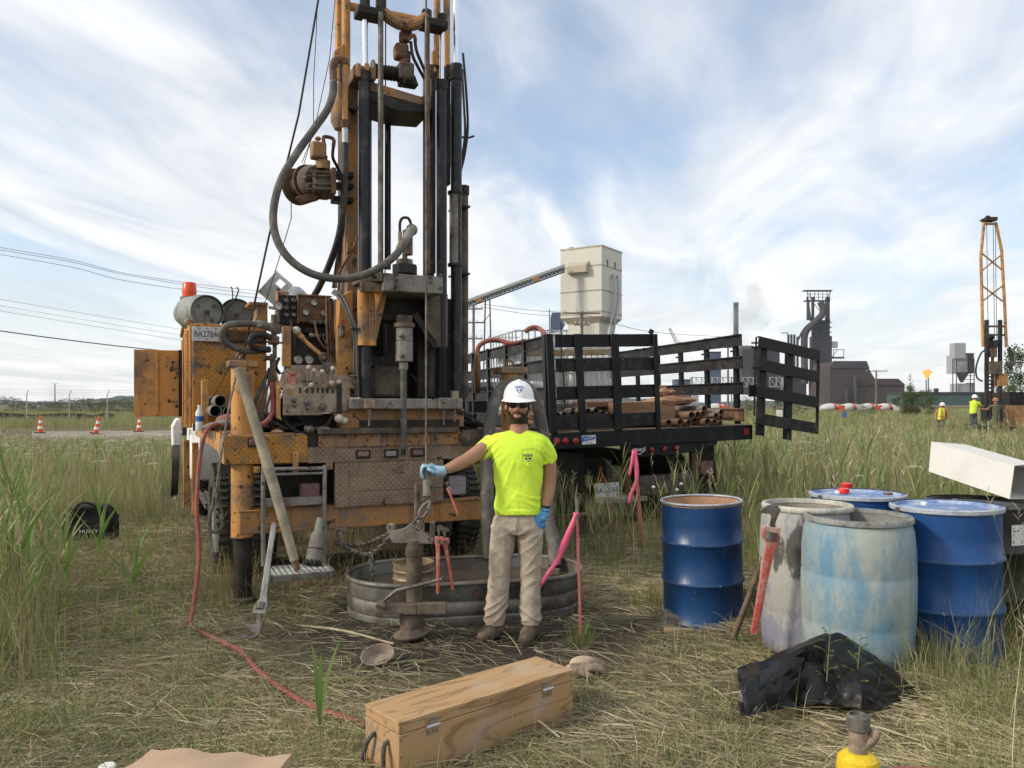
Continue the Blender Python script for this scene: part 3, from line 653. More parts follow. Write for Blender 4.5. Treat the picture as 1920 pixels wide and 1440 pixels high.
for yy in(613,703):
 m=MB();bx(m,659,672,yy,yy+2,-.07,.05);m.build('hose_clip',M_steel,rig)
for pts,w in(([(670,446,.2),(660,470,.15),(642,500,.2),(634,520,.3)],5),([(636,430,.3),(634,470,.3),(630,540,.3)],4),([(642,430,.3),(638,500,.3),(634,545,.35)],4)):
 hose('pilot_hose',M_rust,pts,w)
# hoses hanging behind the mast at right
for pts in([(868,100,.5),(874,170,.5),(877,240,.5),(871,290,.5),(864,320,.5)],[(866,130,.5),(870,200,.5),(872,250,.5),(866,300,.5)],[(842,190,.5),(846,250,.5),(842,320,.5)]):
 hose('mast_hose',M_rub,pts,5,n=8)
m=MB();m.tube([r(858,257,.5),r(880,258,.5),r(889,255,.5)],.01,6);m.build('hook_rod',M_dark,rig)
m=MB();bx(m,838,845,120,345,.25,.5);m.build('mast_channel',M_dark,rig,.005)
m=MB();p=r(890,700,.55);m.lathe([(.02,-.02),(.19,0),(.2,.03),(.19,.05),(.02,.06)],28,Matrix.Translation(p)@Matrix.Rotation(R_(90),4,'Y')@Matrix.Rotation(R_(20),4,'X'));m.build('cathead',M_rust,rig)
# side winch on the left of the mast
p=r(575,345,.25)
ax=(r(590,338,.1)-r(552,350,.35)).normalized()
m=MB();m.cyl(p-ax*.13,p+ax*.12,.085,n=26);wd=m.build('side_winch',M_mud,rig)
Mx=lambda c,d:(Matrix.Translation(c)@d.to_track_quat('Z','Y').to_matrix().to_4x4())
m=MB();m.lathe([(.09,0),(.155,.0),(.155,.014),(.09,.014)],32,Mx(p-ax*.14,ax));m.lathe([(.09,0),(.155,.0),(.155,.014),(.09,.014)],32,Mx(p+ax*.02,ax));m.build('drum_flange',M_rust,wd)
m=MB();m.lathe([(.02,0),(.135,.0),(.14,.05),(.12,.09),(.06,.10),(.05,.14),(.01,.145)],30,Mx(p+ax*.05,ax))
for i in range(10):
 a=i*math.pi/5;x,y=ortho(ax);q=p+ax*.115+(x*math.cos(a)+y*math.sin(a))*.115;m.cyl(q,q+ax*.05,.013,n=6)
m.build('gear_case',M_mud,wd)
m=MB();bx(m,588,628,318,358,.02,.3);m.build('brake_case',M_mud,wd,.02)
for yy in(322,330,345,354):m=MB();m.cyl(r(575,yy,-.0),r(628,yy,.0),.008,n=8);m.build('tie_bolt',M_mud,wd)
m=MB();bx(m,622,631,313,362,-.02,.2);m.build('end_plate',M_rust,wd,.005)
m=MB();a=r(560,372,.1);m.prism([r(556,368,.1),r(600,360,.1),r(596,372,.1),r(572,380,.1)],(0,.1,0));m.build('winch_lug',M_rust,wd,.006)
for y0,y1 in((318,328),(340,348),(366,375)):
 m=MB();bx(m,626,664,y0,y1,.15,.3);m.build('winch_arm',M_dark,wd,.008)
m=MB();vc(m,592,619,302,318,.15,18);vc(m,596,614,292,304,.15,18);wm=m.build('winch_motor',M_yelmud,wd)
m=MB();bx(m,585,613,262,293,.08,.2);vc(m,590,602,256,264,.14,10);m.build('motor_block',M_yelmud,wm,.02)
m=MB();m.tube([r(607,268,.1),r(607,257,.1),r(620,258,.1),r(626,263,.1),r(625,275,.1)],.016,8,4);m.build('motor_fitting',M_rust,wm)
hose('motor_hose',M_rub,[(625,274,.1),(624,295,.1),(632,312,.15),(640,330,.2)],6)
# ------------------------------------------------------------------ control station
m=MB();bx(m,561,620,553,603,.32,.46);gb=m.build('gauge_box',M_rust,rig,.006)
def gauge(px,py,b,rp,parent):
 p=r(px,py,b);rr=rad(px,py,b,rp*2);m=MB();m.lathe([(rr,0),(rr,.03),(rr*.86,.035),(rr*.84,.02)],24,Mx(p+V((0,.0,0)),V((0,-1,0))),True,False);g=m.build('gauge',M_steel,parent)
 m=MB();m.cyl(p-V((0,.018,0)),p-V((0,.021,0)),rr*.86,n=22);m.build('dial',M_gauge,g)
 m=MB();m.beam(p-V((0,.0225,0)),p+V((rr*.45,-.0225,rr*.4)),.004,.002,(0,1,0));m.build('needle',M_dark,g)
for px,py in((588.5,568),(573,586),(606,587)):gauge(px,py,.315,6.2,gb)
m=MB();bx(m,558,622,551,554,.3,.48);bx(m,558,561,551,606,.3,.48);m.build('box_rim',M_rust,gb,.003)
m=MB();bx(m,524,557,552,606,.36,.55);bx(m,522,545,608,622,.36,.5);vb=m.build('valve_bank',M_dark,rig,.008)
for py in(563,577,590):
 for px in(536,550):m=MB();m.cyl(r(px,py,.36),r(px+2,py,.30),.016,n=8);m.build('valve_port',M_steel,vb)
gauge(521,574,.3,8.5,vb)
m=MB();vc(m,520,541,547,560,.42,10);bx(m,519,523,545,575,.36,.42);bx(m,536,541,546,575,.36,.42);m.build('valve_bonnet',M_yel,vb,.005)
m=MB();vc(m,515,524,583,600,.28,10);m.tube([r(505,576,.35),r(516,578,.3)],.014,8);m.build('gauge_fitting',M_steel,vb)
# dark bay with levers and gauges
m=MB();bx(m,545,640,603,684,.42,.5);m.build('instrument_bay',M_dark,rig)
m=MB();bx(m,571,613,613,624,.36,.42);m.build('manifold',M_dark,rig,.006)
for row,(x0,x1,yy)in enumerate(((582,618,603),(582,612,628))):
 n=5
 for i in range(n):
  m=MB();x=x0+(x1-x0)*i/(n-1);p=r(x,yy,.34);m.cyl(p,p+V((.03,-.04,-.01)),.019,n=6);m.sphere(p+V((.035,-.05,-.012)),.017,8,6);m.build('hose_fitting',M_steel,rig)
for px in(559,579.5):gauge(px,675,.36,8.5,rig)
m=MB();m.tube([r(556,622,.25),r(576,643,.2),r(610,672,.12)],.018,8);m.tube([r(556,622,.25),r(568,634,.22)],.024,8);lv=m.build('feed_lever',M_yel,rig)
m=MB();m.sphere(r(556,620,.22),.036);m.build('knob',M_knob,lv)
m=MB();m.lathe([(.05,0),(.058,.05),(.04,.09)],16,Matrix.Translation(r(616,700,.05)));m.torus(r(608,672,.1),.04,.012,(.5,-1,.2));m.build('boot',M_hose,lv)
# sloping lever panel, lower panel, emergency stop
Lp=[r(520,727,.0),r(668,727,.0),r(656,684,.22),r(535,684,.22)]
m=MB();m.hexa([V((p.x,p.y+.06,p.z-.02))for p in Lp]+Lp);lp=m.build('lever_panel',M_panel,rig,.005)
m=MB();a=r(519,727,.0);b_=r(533,684,.22);c_=r(531,788,.0)
m.hexa([V((a.x,.0,c_.z+.02)),V((a.x+.03,.0,c_.z)),V((a.x+.03,.35,c_.z)),V((a.x,.35,c_.z+.02)),V((a.x,.0,a.z)),V((a.x+.03,.0,a.z)),V((a.x+.03,.3,b_.z)),V((a.x,.3,b_.z))]);m.build('panel_cheek',M_yel,rig,.004)
m=MB();bx(m,531,655,727,774,-.01,.04);bx(m,531,606,772,779,-.008,.04);lo=m.build('lower_panel',M_panel,rig,.006)
m=MB();bx(m,640,656,727,770,-.02,-.0);m.build('panel_flap',M_panel,lo,.006)
m=MB();bx(m,632,641,718,776,-.025,-.005);m.build('black_strip',M_dark,lo)
for i,(px,py,qx,qy)in enumerate(((579,689,577,722),(588.5,695,588,729),(604,697,598,730),(624,691,615,728),(584,722,566,734),(622,718,606,733),(635,716,622,730),(594,714,576,732))):
 if i==7:continue
 q=r(qx,qy,.0);p=r(px,py,-.05);m=MB();m.tube([q,p],[.009,.012],8);h=m.build('control_lever',M_panel,lp)
 m=MB();m.sphere(p,.022,12,8);m.build('knob',M_knob,h)
for px in(563,576,586,596,605,614,624):m=MB();bx(m,px-2,px+2,727,737,-.014,-.0085);m.build('lever_slot',M_dark,lp)
m=MB();bx(m,541,555,706,722,.03,.08);es=m.build('emergency_stop_box',M_red,lp,.005)
m=MB();p=r(549,704,.05);m.lathe([(.018,-.03),(.018,0),(.034,.005),(.034,.02),(.02,.025)],16,Matrix.Translation(p));m.build('stop_button',M_red,es)
for px,py,rp in((551,750,5),(576,754,6),(577,765,5),(605,763,7.5),(552,760,4)):
 p=r(px,py,-.01);rr=rad(px,py,0,rp*2);m=MB();m.lathe([(rr,0),(rr,.012),(rr*.6,.015),(rr*.55,.04),(.002,.042)],14,Mx(p,V((0,-1,0))),True,True);m.build('dial_knob',M_steel,lo)
for px,py in((534,690),(538,770),(526,735),(529,700),(660,724),(655,700),(527,760),(650,690)):
 p=r(px,py,.0 if py>727 else .1);m=MB();m.cyl(p+V((0,.02,0)),p-V((0,.02,0)),.009,n=6);m.build('bolt',M_dark,lo)
m=MB();m.tube([r(625,770,.05),r(638,785,.0),r(645,788,-.02)],[.03,.02,.018],10);h=m.build('crank_handle',M_yelmud,rig)
m=MB();m.sphere(r(636,785,-.03),.04);m.cyl(r(636,786,-.03),r(650,790,-.03),.03);m.build('knob',M_knob,h)
m=MB();m.torus(r(577,765,.06),.21,.016,(.1,1,0),32,8);m.build('wheel_rim',M_dark,rig)
m=MB();bx(m,530,546,611,687,.18,.24);m.build('bay_post',M_yel,rig,.006)
m=MB();bx(m,540,640,776,806,.18,.5);m.build('pump_block',M_dark,rig,.02)
m=MB();m.tube([r(590,806,.06),r(604,804,-.02),r(618,806,-.03)],.022,10);m.cyl(r(571,804,.02),r(585,806,.0),.03,n=10);m.sphere(r(582,806,-.01),.035);m.build('hose_coupling',M_steel,rig)
# water manifold with valves, hoses looping behind the plate
m=MB();vc(m,508,519,590,640,.1,12);vc(m,511,519,640,672,.1,12);vc(m,506,517,664,712,.1,12);vc(m,502,514,702,716,.1,12);bx(m,511,528,608,624,.05,.16);bx(m,505,524,630,645,.06,.16);mf=m.build('water_manifold',M_mud,rig,.004)
m=MB();m.tube([r(530,643,.05),r(515,642,.0),r(500,641,.0)],.008,8);m.build('valve_handle',M_rust,mf);m=MB();m.cyl(r(498,671,.06),r(510,672,.08),.02,n=8);m.cyl(r(493,671,.06),r(498,671,.06),.028,n=8);m.build('drain_cock',M_rust,mf)
m=MB();m.tube([r(508,614,.08),r(492,609,.05),r(482,608,.05)],[.036,.03,.034],10);m.cyl(r(486,606,.05),r(489,612,.05),.042,n=8);m.build('hose_barb',M_greym,mf)
hose('water_hose',M_hose,[(482,608,.05),(455,607,.02),(430,609,.0),(417,620,.0),(420,638,.02),(440,652,.06),(470,659,.1),(505,655,.2)],12,n=12)
hose('water_hose',M_rub,[(512,636,.1),(495,628,.04),(478,628,.02),(470,640,.04),(478,652,.08),(505,656,.12)],12,n=12)
hose('water_hose',M_redhose,[(508,714,.1),(511,740,.08),(512,768,.05),(502,788,.02),(484,800,.02)],9,n=12)
for k_,(xa,xb,yb)in enumerate(((505,476,768),(507,480,770),(504,486,775),(508,492,778),(510,500,770))):
 hose('pilot_hose',M_hose,[(xa,690,.15),(xb+8,735,.12),(xb,yb,.1),(xb+12,800,.12)],4,n=8)
hose('coil_hose',M_rub,[(523,672,.2),(519,680,.16),(518,690,.16),(524,700,.2)],6)
for xa,ya,xb,yb,xc,yc,w in((612,556,613,620,618,700,4),(617,556,619,630,626,706,4),(622,560,625,640,632,720,5),(606,632,622,660,640,690,5),(590,606,600,640,628,668,4),(545,600,552,640,548,672,6),(622,772,640,792,668,800,7),(640,776,652,800,690,806,6),(560,786,580,800,612,796,7),(530,780,545,800,575,798,6),(700,690,712,720,704,744,5),(770,700,785,720,800,742,6)):
 hose('pilot_hose',M_rub if w>4 else M_rust,[(xa,ya,.28),(xb,yb,.2),(xc,yc,.24)],w,n=8)
# winch cables on the left with hook and safety chain
def cable(name,pts,rr,parent=rig,mtl=None):
 m=MB();m.tube([r(*p)for p in pts],rr,6);return m.build(name,mtl or M_dark,parent)
cable('guy_cable',[(608,0+YT*.2,-.15),(560,215,-.1),(505,440,-.02),(455,672,.12)],.009)
cable('guy_cable',[(450,668,.1),(430,760,-.1),(416,845,-.14),(407,905,-.14)],.009,mtl=M_steel)
cable('signal_wire',[(597,-40,.3),(592,80,.3),(588,150,.3),(588,250,.3),(566,305,.3)],.0035)
cable('signal_wire',[(630,-20,.3),(618,110,.3),(590,240,.3),(566,320,.3)],.0035)
cable('signal_wire',[(546,380,.2),(546,410,.2),(528,470,.2),(500,560,.2),(480,600,.15)],.004)
cable('signal_wire',[(480,610,.3),(455,650,.3),(430,690,.3),(390,760,.9)],.003)
def chain_link(mb,c,d,twist,R1=.024,r1=.007):
 d=V(d).normalized();x,y=ortho(d);s=x*math.cos(twist)+y*math.sin(twist);pts=[]
 for i in range(10):
  a=2*math.pi*i/10;pts.append(V(c)+d*(math.cos(a)*R1)+s*(math.sin(a)*R1*.62))
 mb.tube(pts,r1,5,closed=True)
def chain(pts,parent,R1=.024,r1=.007,name='chain_link',mtl=None):
 P=catmull(pts,10);L=[0]
 for i in range(1,len(P)):L.append(L[-1]+(P[i]-P[i-1]).length)
 step=R1*1.45;n=int(L[-1]/step);base=None;k=0
 for j in range(n):
  s=(j+.5)*step;i=max(1,int(np.searchsorted(L,s)));t=(s-L[i-1])/(L[i]-L[i-1]);c=P[i-1].lerp(P[i],t);d=(P[i]-P[i-1])
  q=Matrix.Translation(c)@d.to_track_quat('X','Z').to_matrix().to_4x4()@Matrix.Rotation((j%2)*R_(90)+R_(20),4,'X')
  if base is None:
   m=MB();chain_link(m,(0,0,0),(1,0,0),0,R1,r1);base=m.build(name,mtl or M_steel,parent);o=base
  else:
   o=base.copy();COL.objects.link(o);o.parent=parent
  o.matrix_local=q
hk=MB();hk.tube([r(407,915,-.14),r(400,940,-.14),r(392,980,-.14),r(396,995,-.14),r(408,997,-.14),r(416,985,-.14),(r(412,966,-.14))],.013,8,4);hk.tube([r(407,915,-.14),r(414,950,-.14),r(417,975,-.14)],.008,8,3)
hk.cyl(r(407,938,-.14),r(407,952,-.14),.022,n=10);hk=hk.build('hook',M_steel,rig)
m=MB();m.tube([r(405,985,-.14),r(405,1002,-.14)],.012,8);m.cyl(r(406,1000,-.14),r(406,1012,-.14),.022,n=10);vc(m,401,410,1012,1035,-.14,10);m.build('hook_weight',M_greym,hk)
chain([r(408,905,-.14),r(407,925,-.14),r(406,940,-.14)],hk,.03,.009)
cable('guy_cable',[(409,870,-.12),(411,890,-.13),(410,912,-.14)],.01,mtl=M_steel)
# deck clutter rail: fold-down step ladder hanging under the bumper
stp=MB()
for x in(494,609):stp.tube([r(x,872,-.03),r(x-1,960,-.05),r(x,1062,-.08)],.018,8)
stp.tube([r(492,880,-.03),r(610,878,-.03)],.016,8);stp.tube([r(494,890,-.03),r(610,887,-.03)],.012,8)
bx(stp,497,608,936,951,-.035,.03)
stp.build('step_ladder',M_greym,rig,.002)
A=r(494,1063,-.10);B=r(612,1063,-.10)
ta=MB();x0,x1=A.x,B.x;zt=A.z
y0=-.47
for q in((x0,y0,x0+.03,-.08),(x1-.03,y0,x1,-.08),(x0,y0,x1,y0+.03),(x0,-.11,x1,-.08)):ta.box2((q[0],q[1],zt-.05),(q[2],q[3],zt))
tr=ta.build('step_tray',M_greym,rig,.004)
for i in range(11):
 g=MB();xx=x0+.04+(x1-x0-.08)*i/10;g.box((xx,(y0-.08)/2,zt-.012),(.028,abs(y0+.08)-.03,.018));
 g.build('grating_bar',M_alu,tr,.003)
for i in range(6):
 g=MB();yy=y0+.05+(abs(y0)-.14)*i/5;g.box(((x0+x1)/2,yy,zt-.02),(x1-x0-.05,.012,.02));g.build('grating_bar',M_greym,tr)
# tow hook and chain under the beam
m=MB();m.tube([r(632,990,.08),r(638,1000,.05),r(640,1015,.03),r(633,1022,.03),r(627,1016,.03)],.014,8,4);bx(m,628,650,988,994,.03,.1);m.build('tow_hook',M_greym,rig)
chain([r(630,1012,.0),r(655,1022,-.1),r(685,1020,-.25),r(712,1010,-.45),r(735,998,-.6)],rig,.026,.0085)
chain([r(630,1016,.0),r(655,1030,-.15),r(690,1040,-.45),r(715,1025,-.6),r(735,1000,-.65)],rig,.026,.0085)
chain([r(698,1040,-.6),r(698,1080,-.6),r(700,1130,-.6),r(701,1165,-.6)],rig,.026,.0085)
m=MB();m.tube([r(701,1162,-.6),r(706,1172,-.6),r(707,1182,-.6),r(701,1187,-.6),r(696,1182,-.6)],.01,8,4);m.build('grab_hook',M_steel,rig)
# hoist line from the crown, plumb over the hole, with swivel, links and clevis
hc=RG.loc(at(799,880,5.25));HB=hc.y
m=MB();m.tube([(hc.x,HB,hc.z+.02),(hc.x,HB,RG.loc(at(799,-320,5.25)).z)],.007,8);m.build('hoist_cable',M_steel,rig)
m=MB();m.beam((hc.x,HB-.1,RG.loc(at(799,-330,5.25)).z),(hc.x,.6,RG.loc(at(799,-330,5.25)).z),.2,.14);m.build('crown_beam',M_yelmud,rig,.01)
def hp(px,py,dd=0.0):return RG.loc(at(px,py,5.25+dd))
m=MB();m.cyl(hp(801,903),hp(799,868),.024,n=16);m.cyl(hp(801,929),hp(801,903),.028,n=16);m.cyl(hp(801,905),hp(801,901),.031,n=16);hs=m.build('hoist_swivel',M_greym,rig)
m=MB();m.tube([hp(797,928),hp(796,940),hp(801,948),hp(807,941),hp(804,928)],.008,8,4);m.build('swivel_bail',M_steel,hs)
m=MB();m.tube([hp(806,940),hp(795,946),hp(786,962),hp(792,970),hp(803,958)],.011,8,4,closed=True);m.build('ring_link',M_greym,hs)
m=MB();m.tube([hp(806,944),hp(808,955),hp(803,964),hp(797,955)],.008,8,3,closed=True);m.build('ring_link',M_steel,hs)
# ------------------------------------------------------------------ things standing on the rig
def rthing(name,label,cat,p,rot=(0,0,0),group=None):
 return thing(name,label,cat,RG.M@V(p),(0,0,RG.yaw),group)
def gas(name,label,c,axis,L=.42,R1=.15,mtl=None,group=None):
 ax=V(axis).normalized();o=thing(name,label,'gas cylinder',RG.M@V(c),(Matrix.Rotation(RG.yaw,3,'Z')@ax.to_track_quat('Z','Y').to_matrix()).to_euler(),group)
 m=MB();m.lathe([(R1*.86,0),(R1*.98,.03),(R1,.06),(R1,L-.08),(R1*.93,L-.03),(R1*.7,L),(R1*.2,L+.02)],32,None,True,True);m.build('body',mtl or M_gasgrey,o)
 m=MB();m.lathe([(R1*.92,-.035),(R1*.95,-.035),(R1*.95,.03),(R1*.92,.03)],32,None,False,False);m.build('foot_ring',mtl or M_gasgrey,o)
 m=MB();m.lathe([(R1*.7,L),(R1*.74,L+.12),(R1*.68,L+.12),(R1*.64,L)],24,None,False,False);m.build('collar',mtl or M_gasgrey,o)
 m=MB();m.cyl((0,0,-.012),(0,0,.002),R1*.16,n=14);m.cyl((0,0,-.02),(0,0,.002),R1*.07,n=10)
 for a in(.6,2.4,4.1):m.cyl((R1*.55*math.cos(a),R1*.55*math.sin(a),-.01),(R1*.55*math.cos(a),R1*.55*math.sin(a),.003),R1*.1,n=10)
 m.build('base_boss',M_steel,o);return o
p=r(387,585,1.35);gas('gas_cylinder','grey gas cylinder lying on the cabinet roof nearest the orange beacon',p,(-.25,.97,.06),.5,.165)
p=r(443,590,1.45);gas('gas_cylinder','grey gas cylinder lying on the cabinet roof away from the beacon',p,(.1,.99,.05),.5,.16,mat('dark_gas_paint',(0.17,0.185,0.17),.5,0,(0.09,0.085,0.075),.4,7))
m=MB();m.tube([r(420,590,1.3),r(428,575,1.3),r(436,560,1.35),(r(435,542,1.4)),r(433,538,1.4)],.006,6,4);m.tube([r(425,580,1.3),r(440,562,1.4),r(447,545,1.45),r(444,538,1.45)],.007,6,4);m.build('tie_wire',M_dark,rig)
# silver propane bottle with slotted collar, tipped towards the mast
p=r(548,568,.75)
ax=(r(497,524,.75)-p).normalized()
o=thing('gas_cylinder','pale silver propane bottle with slotted collar tilted beside the mast','gas cylinder',RG.M@p,(Matrix.Rotation(RG.yaw,3,'Z')@ax.to_track_quat('Z','Y').to_matrix()).to_euler())
m=MB();m.lathe([(.03,-.12),(.12,-.1),(.15,-.04),(.155,.0),(.15,.05),(.12,.09),(.10,.105)],30);m.build('body',M_alu,o)
m=MB();n_=28
for i in range(n_):
 a0=2*math.pi*i/n_;a1=2*math.pi*(i+1)/n_
 zz_=[(.10,.28)]if(i%9)>2 else[(.10,.15),(.22,.28)]
 for za,zb in zz_:
  P=[]
  for rr in(.125,.119):
   for a,z in((a0,za),(a1,za),(a1,zb),(a0,zb)):P.append((rr*math.cos(a),rr*math.sin(a),z))
  m.hexa(P)
m.torus((0,0,.28),.122,.008,(0,0,1),28,6);m.build('collar',M_alu,o)
m=MB();m.cyl((0,0,.1),(0,0,.18),.022);m.build('valve',M_rust,o)
m=MB();bx(m,480,502,566,605,.9,1.1);bx(m,466,503,565,572,.88,1.2);m.build('bottle_rack',M_yel,rig,.01)
# casing pipes lying on the deck behind the jack leg
for i,(px,py,lb)in enumerate(((408,752,'black-mouthed casing pipe topmost of three on the rig deck'),(399,771,'black-mouthed casing pipe lower left of three on the rig deck'),(424,773,'black-mouthed casing pipe lower right of three on the rig deck'))):
 p=r(px+6,py,.75);o=rthing('casing_pipe',lb,'pipe',p,group='casing pipes on the rig deck')
 m=MB();m.pipe((0,0,0),(.55,1.4,0)if False else(-.12,1.3,0),.052,.046,20);m.build('pipe_wall',M_greym,o)
# water bottle, rag and gloves on the deck edge
p=r(374,808,.9);o=rthing('water_bottle','clear plastic water bottle with blue label standing on the rig deck','bottle',p)
M_pet=mat('clear_plastic',(0.62,0.66,0.68),.2,0,None,0,1,None,0,1,.1,0)
m=MB();m.lathe([(.03,0),(.034,.01),(.034,.07),(.03,.09),(.034,.11),(.034,.16),(.014,.20),(.014,.215)],16);m.build('body',M_pet,o)
m=MB();m.lathe([(.0345,.085),(.0345,.13)],16,None,False,False);m.build('label_band',M_inkb,o);m=MB();m.cyl((0,0,.21),(0,0,.228),.016,n=12);m.build('bottle_cap',M_white,o)
p=r(415,806,.35);o=rthing('work_glove','crumpled grey and red work glove lying on the rig deck edge','glove',p)
M_rag=mat('dirty_grey_cloth',(0.24,0.215,0.185),.9,0,(0.13,0.11,0.09),.5,12,None,0,1,.25,.5);M_ragr=mat('dirty_red_cloth',(0.30,0.12,0.09),.9,0,(0.18,0.10,0.08),.5,9,None,0,1,.25,.5)
m=MB();m.sphere((.02,0,.04),(.09,.07,.045),16,10)
for i in range(4):m.caps((-.04-.01*i,-.05+i*.03,.045),(-.13-.01*(i%2),-.07+i*.04,.02),.02,.016,10)
m.build('glove_body',M_rag,o);m=MB();m.sphere((.07,.10,.07),(.11,.08,.06),16,10);m.sphere((.12,.05,.045),(.06,.05,.04));m.build('cuff',M_ragr,o)
m=MB()
P=[]
tb=r(535,800,.16)
for i in range(9):
 for j in range(7):
  u_=i/8;v_=j/6
  P.append(V((tb.x-.16+.34*u_,tb.y-.08+.3*v_,tb.z-.05+.17*math.sin(math.pi*min(1,v_*.9+.15))*(1-.6*u_)+.022*math.sin(9*u_+5*v_)+.018*math.sin(17*v_-6*u_))))
m.add([p_-tb for p_ in P],[(i*7+j,(i+1)*7+j,(i+1)*7+j+1,i*7+j+1)for i in range(8)for j in range(6)])
M_bag=mat('glossy_black_plastic',(0.012,0.012,0.013),.32,0,(0.03,0.03,0.03),.4,5,None,0,1,.2,.25,8)
o=m.build('bin_bag',M_bag,None,sharp=25);o.location=RG.M@tb;o.rotation_euler=(0,0,RG.yaw)
o.modifiers.new('s','SOLIDIFY').thickness=.01
tag(o,'small black plastic bag stuffed beneath the control panel of the rig','bag')
# bundle of slim drill rods at the right end of the deck
for i,(px,py)in enumerate(((884,792),(900,792),(914,797),(880,803),(896,806),(912,808))):
 p=r(px,py,.12);o=rthing('drill_rod','slim drill rod, %s of the %s row at the deck right end'%(('left','middle','right')[i%3],'top' if i<3 else 'bottom'),'drill rod',p,group='slim drill rods on the rig deck')
 m=MB();m.pipe((0,0,0),(-.5,.28,0),.024,.012,12);m.build('rod_tube',M_dark,o)
# thick suction hose arching over to the tank, behind the man
m=MB();S=[r(918,1045,-.3),r(914,960,-.28),r(914,880,-.2),(r(918,800,-.1)),r(934,738,.05),r(962,718,.12),r(990,728,.1),r(1010,770,.05),r(1021,830,.0),r(1024,900,-.2),r(1028,970,-.45),r(1037,1015,-.6),r(1040,1062,-.7)]
m.tube(S,.055,14,8);m.build('suction_hose',M_hose,rig)
# ------------------------------------------------------------------ black stake-bed truck (own frame, leaning a little)
TK=Frame((1.63,9.4,0),R_(17),R_(-1.8))
trk=thing('flatbed_truck','black stake-bed truck loaded with pipes and tanks, parked behind the man','truck',TK.o,TK.rot)
t_=TK.p
def tb_(m,x0,x1,y0,y1,b0,b1):return bx(m,x0,x1,y0,y1,b0,b1,TK)
xl=t_(1033,815,0).x;xr=t_(1410,800,0).x;zb=t_(1100,810,0).z;zs=t_(1100,839.5,0).z
m=MB();m.box2((xl,.02,zb-.02),(xr,4.4,zb));m.build('bed_floor',M_wood,trk)
m=MB();m.box2((xl+.05,-.01,zs),(xr,.10,zb));m.cyl((xl+.06,.05,zs),(xl+.06,.05,zb),.06,n=20);m.build('rear_sill',M_blackp,trk,.006)
m=MB();m.box2((xl,.1,zs+.02),(xl+.06,4.4,zb-.001));m.build('side_sill',M_blackp,trk,.005)
m=MB();m.box2((xr-.06,.1,zs+.02),(xr,4.4,zb-.001));m.build('side_sill',M_blackp,trk,.005)
# tapered lower apron with three marker lamps
pa=[t_(1165,834,.02),t_(1345,823,.02),t_(1345,832,.02),t_(1310,847,.02),t_(1195,857,.02),t_(1165,842,.02)]
m=MB();m.prism(pa,(0,.04,0));m.build('apron',M_blackp,trk,.003)
def lamp(px,py,b,rp,mtl):
 p=t_(px,py,b);rr=TK.depth(p)/F*rp
 m=MB();m.lathe([(rr*1.15,0),(rr*1.15,.012),(rr,.014)],20,Matrix.Translation(p)@Matrix.Rotation(R_(90),4,'X'));o=m.build('lamp_ring',M_dark,trk)
 m=MB();m.sphere(p-V((0,.012,0)),(rr,.012,rr),16,8);m.build('lens',mtl,o)
M_redl=mat('red_lamp_lens',(0.26,0.014,0.017),.35,0,(0.2,0.05,0.045),.3,20)
for px in(1044,1060,1079):lamp(px,827,-.012,6.2,M_redl)
for px,py in((1222,843),(1246,841.5),(1268,840)):lamp(px,py,.018,4.8,M_redl)
m=MB();tb_(m,1396,1405,803,815,-.016,-.01);m.build('reflector',M_redl,trk,.003)
text('med',.075,face_M(t_(1199,842.5,.015),(1,0,0),(0,0,1)),M_white,trk,'lettering',1.2)
m=MB();m.beam(t_(1185,846,.016),t_(1199,852,.016),.006,.004,(0,1,0));m.beam(t_(1199,852,.016),t_(1207,846,.016),.006,.004,(0,1,0));m.build('emblem_swoosh',M_white,trk)
m=MB();tb_(m,1091,1117,817,833.5,-.014,-.0105);st=m.build('sticker',M_white,trk)
M_stb=mat('sticker_blue',(0.05,0.12,0.42),.5)
m=MB();a,b_,c_,d_=t_(1091.5,818,-.015),t_(1116,818,-.015),t_(1116,823,-.015),t_(1091.5,829,-.015);m.prism([a,b_,c_,d_],(0,-.001,0));m.build('blue_band',M_stb,st)
text('STECKER',.030,face_M(t_(1104,822,-.017),(1,0,.22),(0,0,1)),M_white,st,'lettering',1.0)
text('800 465 2700',.016,face_M(t_(1104,830,-.0155),(1,0,0),(0,0,1)),M_ink,st,'lettering',1.0)
# frame, axle, wheels, flaps, step bumper
m=MB()
for sx in(-.42,.42):m.box2((sx-.04,.2,.72),(sx+.04,7.5,.95))
m.build('chassis',M_dark,trk)
m=MB();m.cyl((-.8,1.5,.45),(.8,1.5,.45),.06);m.sphere((0,1.5,.45),.19);m.build('axle',M_rust,trk)
for sx in(-1,1):
 wheel(trk,(sx*1.05,1.5,.45),.46,.24,rimmat=M_dark);wheel(trk,(sx*.77,1.5,.45),.46,.24,rimmat=M_dark);wheel(trk,(sx*.95,5.6,.45),.46,.24,rimmat=M_dark)
m=MB();a=t_(1298,845,.5);m.prism([a,t_(1338,833,.5),t_(1349,955,.5),t_(1316,960,.5)],(0,.012,0));m.build('mud_flap',M_dark,trk)
m=MB();m.prism([t_(1045,850,.5),t_(1095,848,.5),t_(1098,960,.5),t_(1045,965,.5)],(0,.012,0));m.build('mud_flap',M_dark,trk)
M_bump=mat('scuffed_bumper',(0.06,0.055,0.05),.5,.2,(0.15,0.12,0.095),.45,6,(0.25,0.22,0.19),.25,12)
m=MB();tb_(m,1200,1302,893,931,.15,.3);m.build('rear_bumper',M_bump,trk,.02)
m=MB();tb_(m,1130,1215,936,946,.1,.35);m.build('step_bar',M_greym,trk,.01)
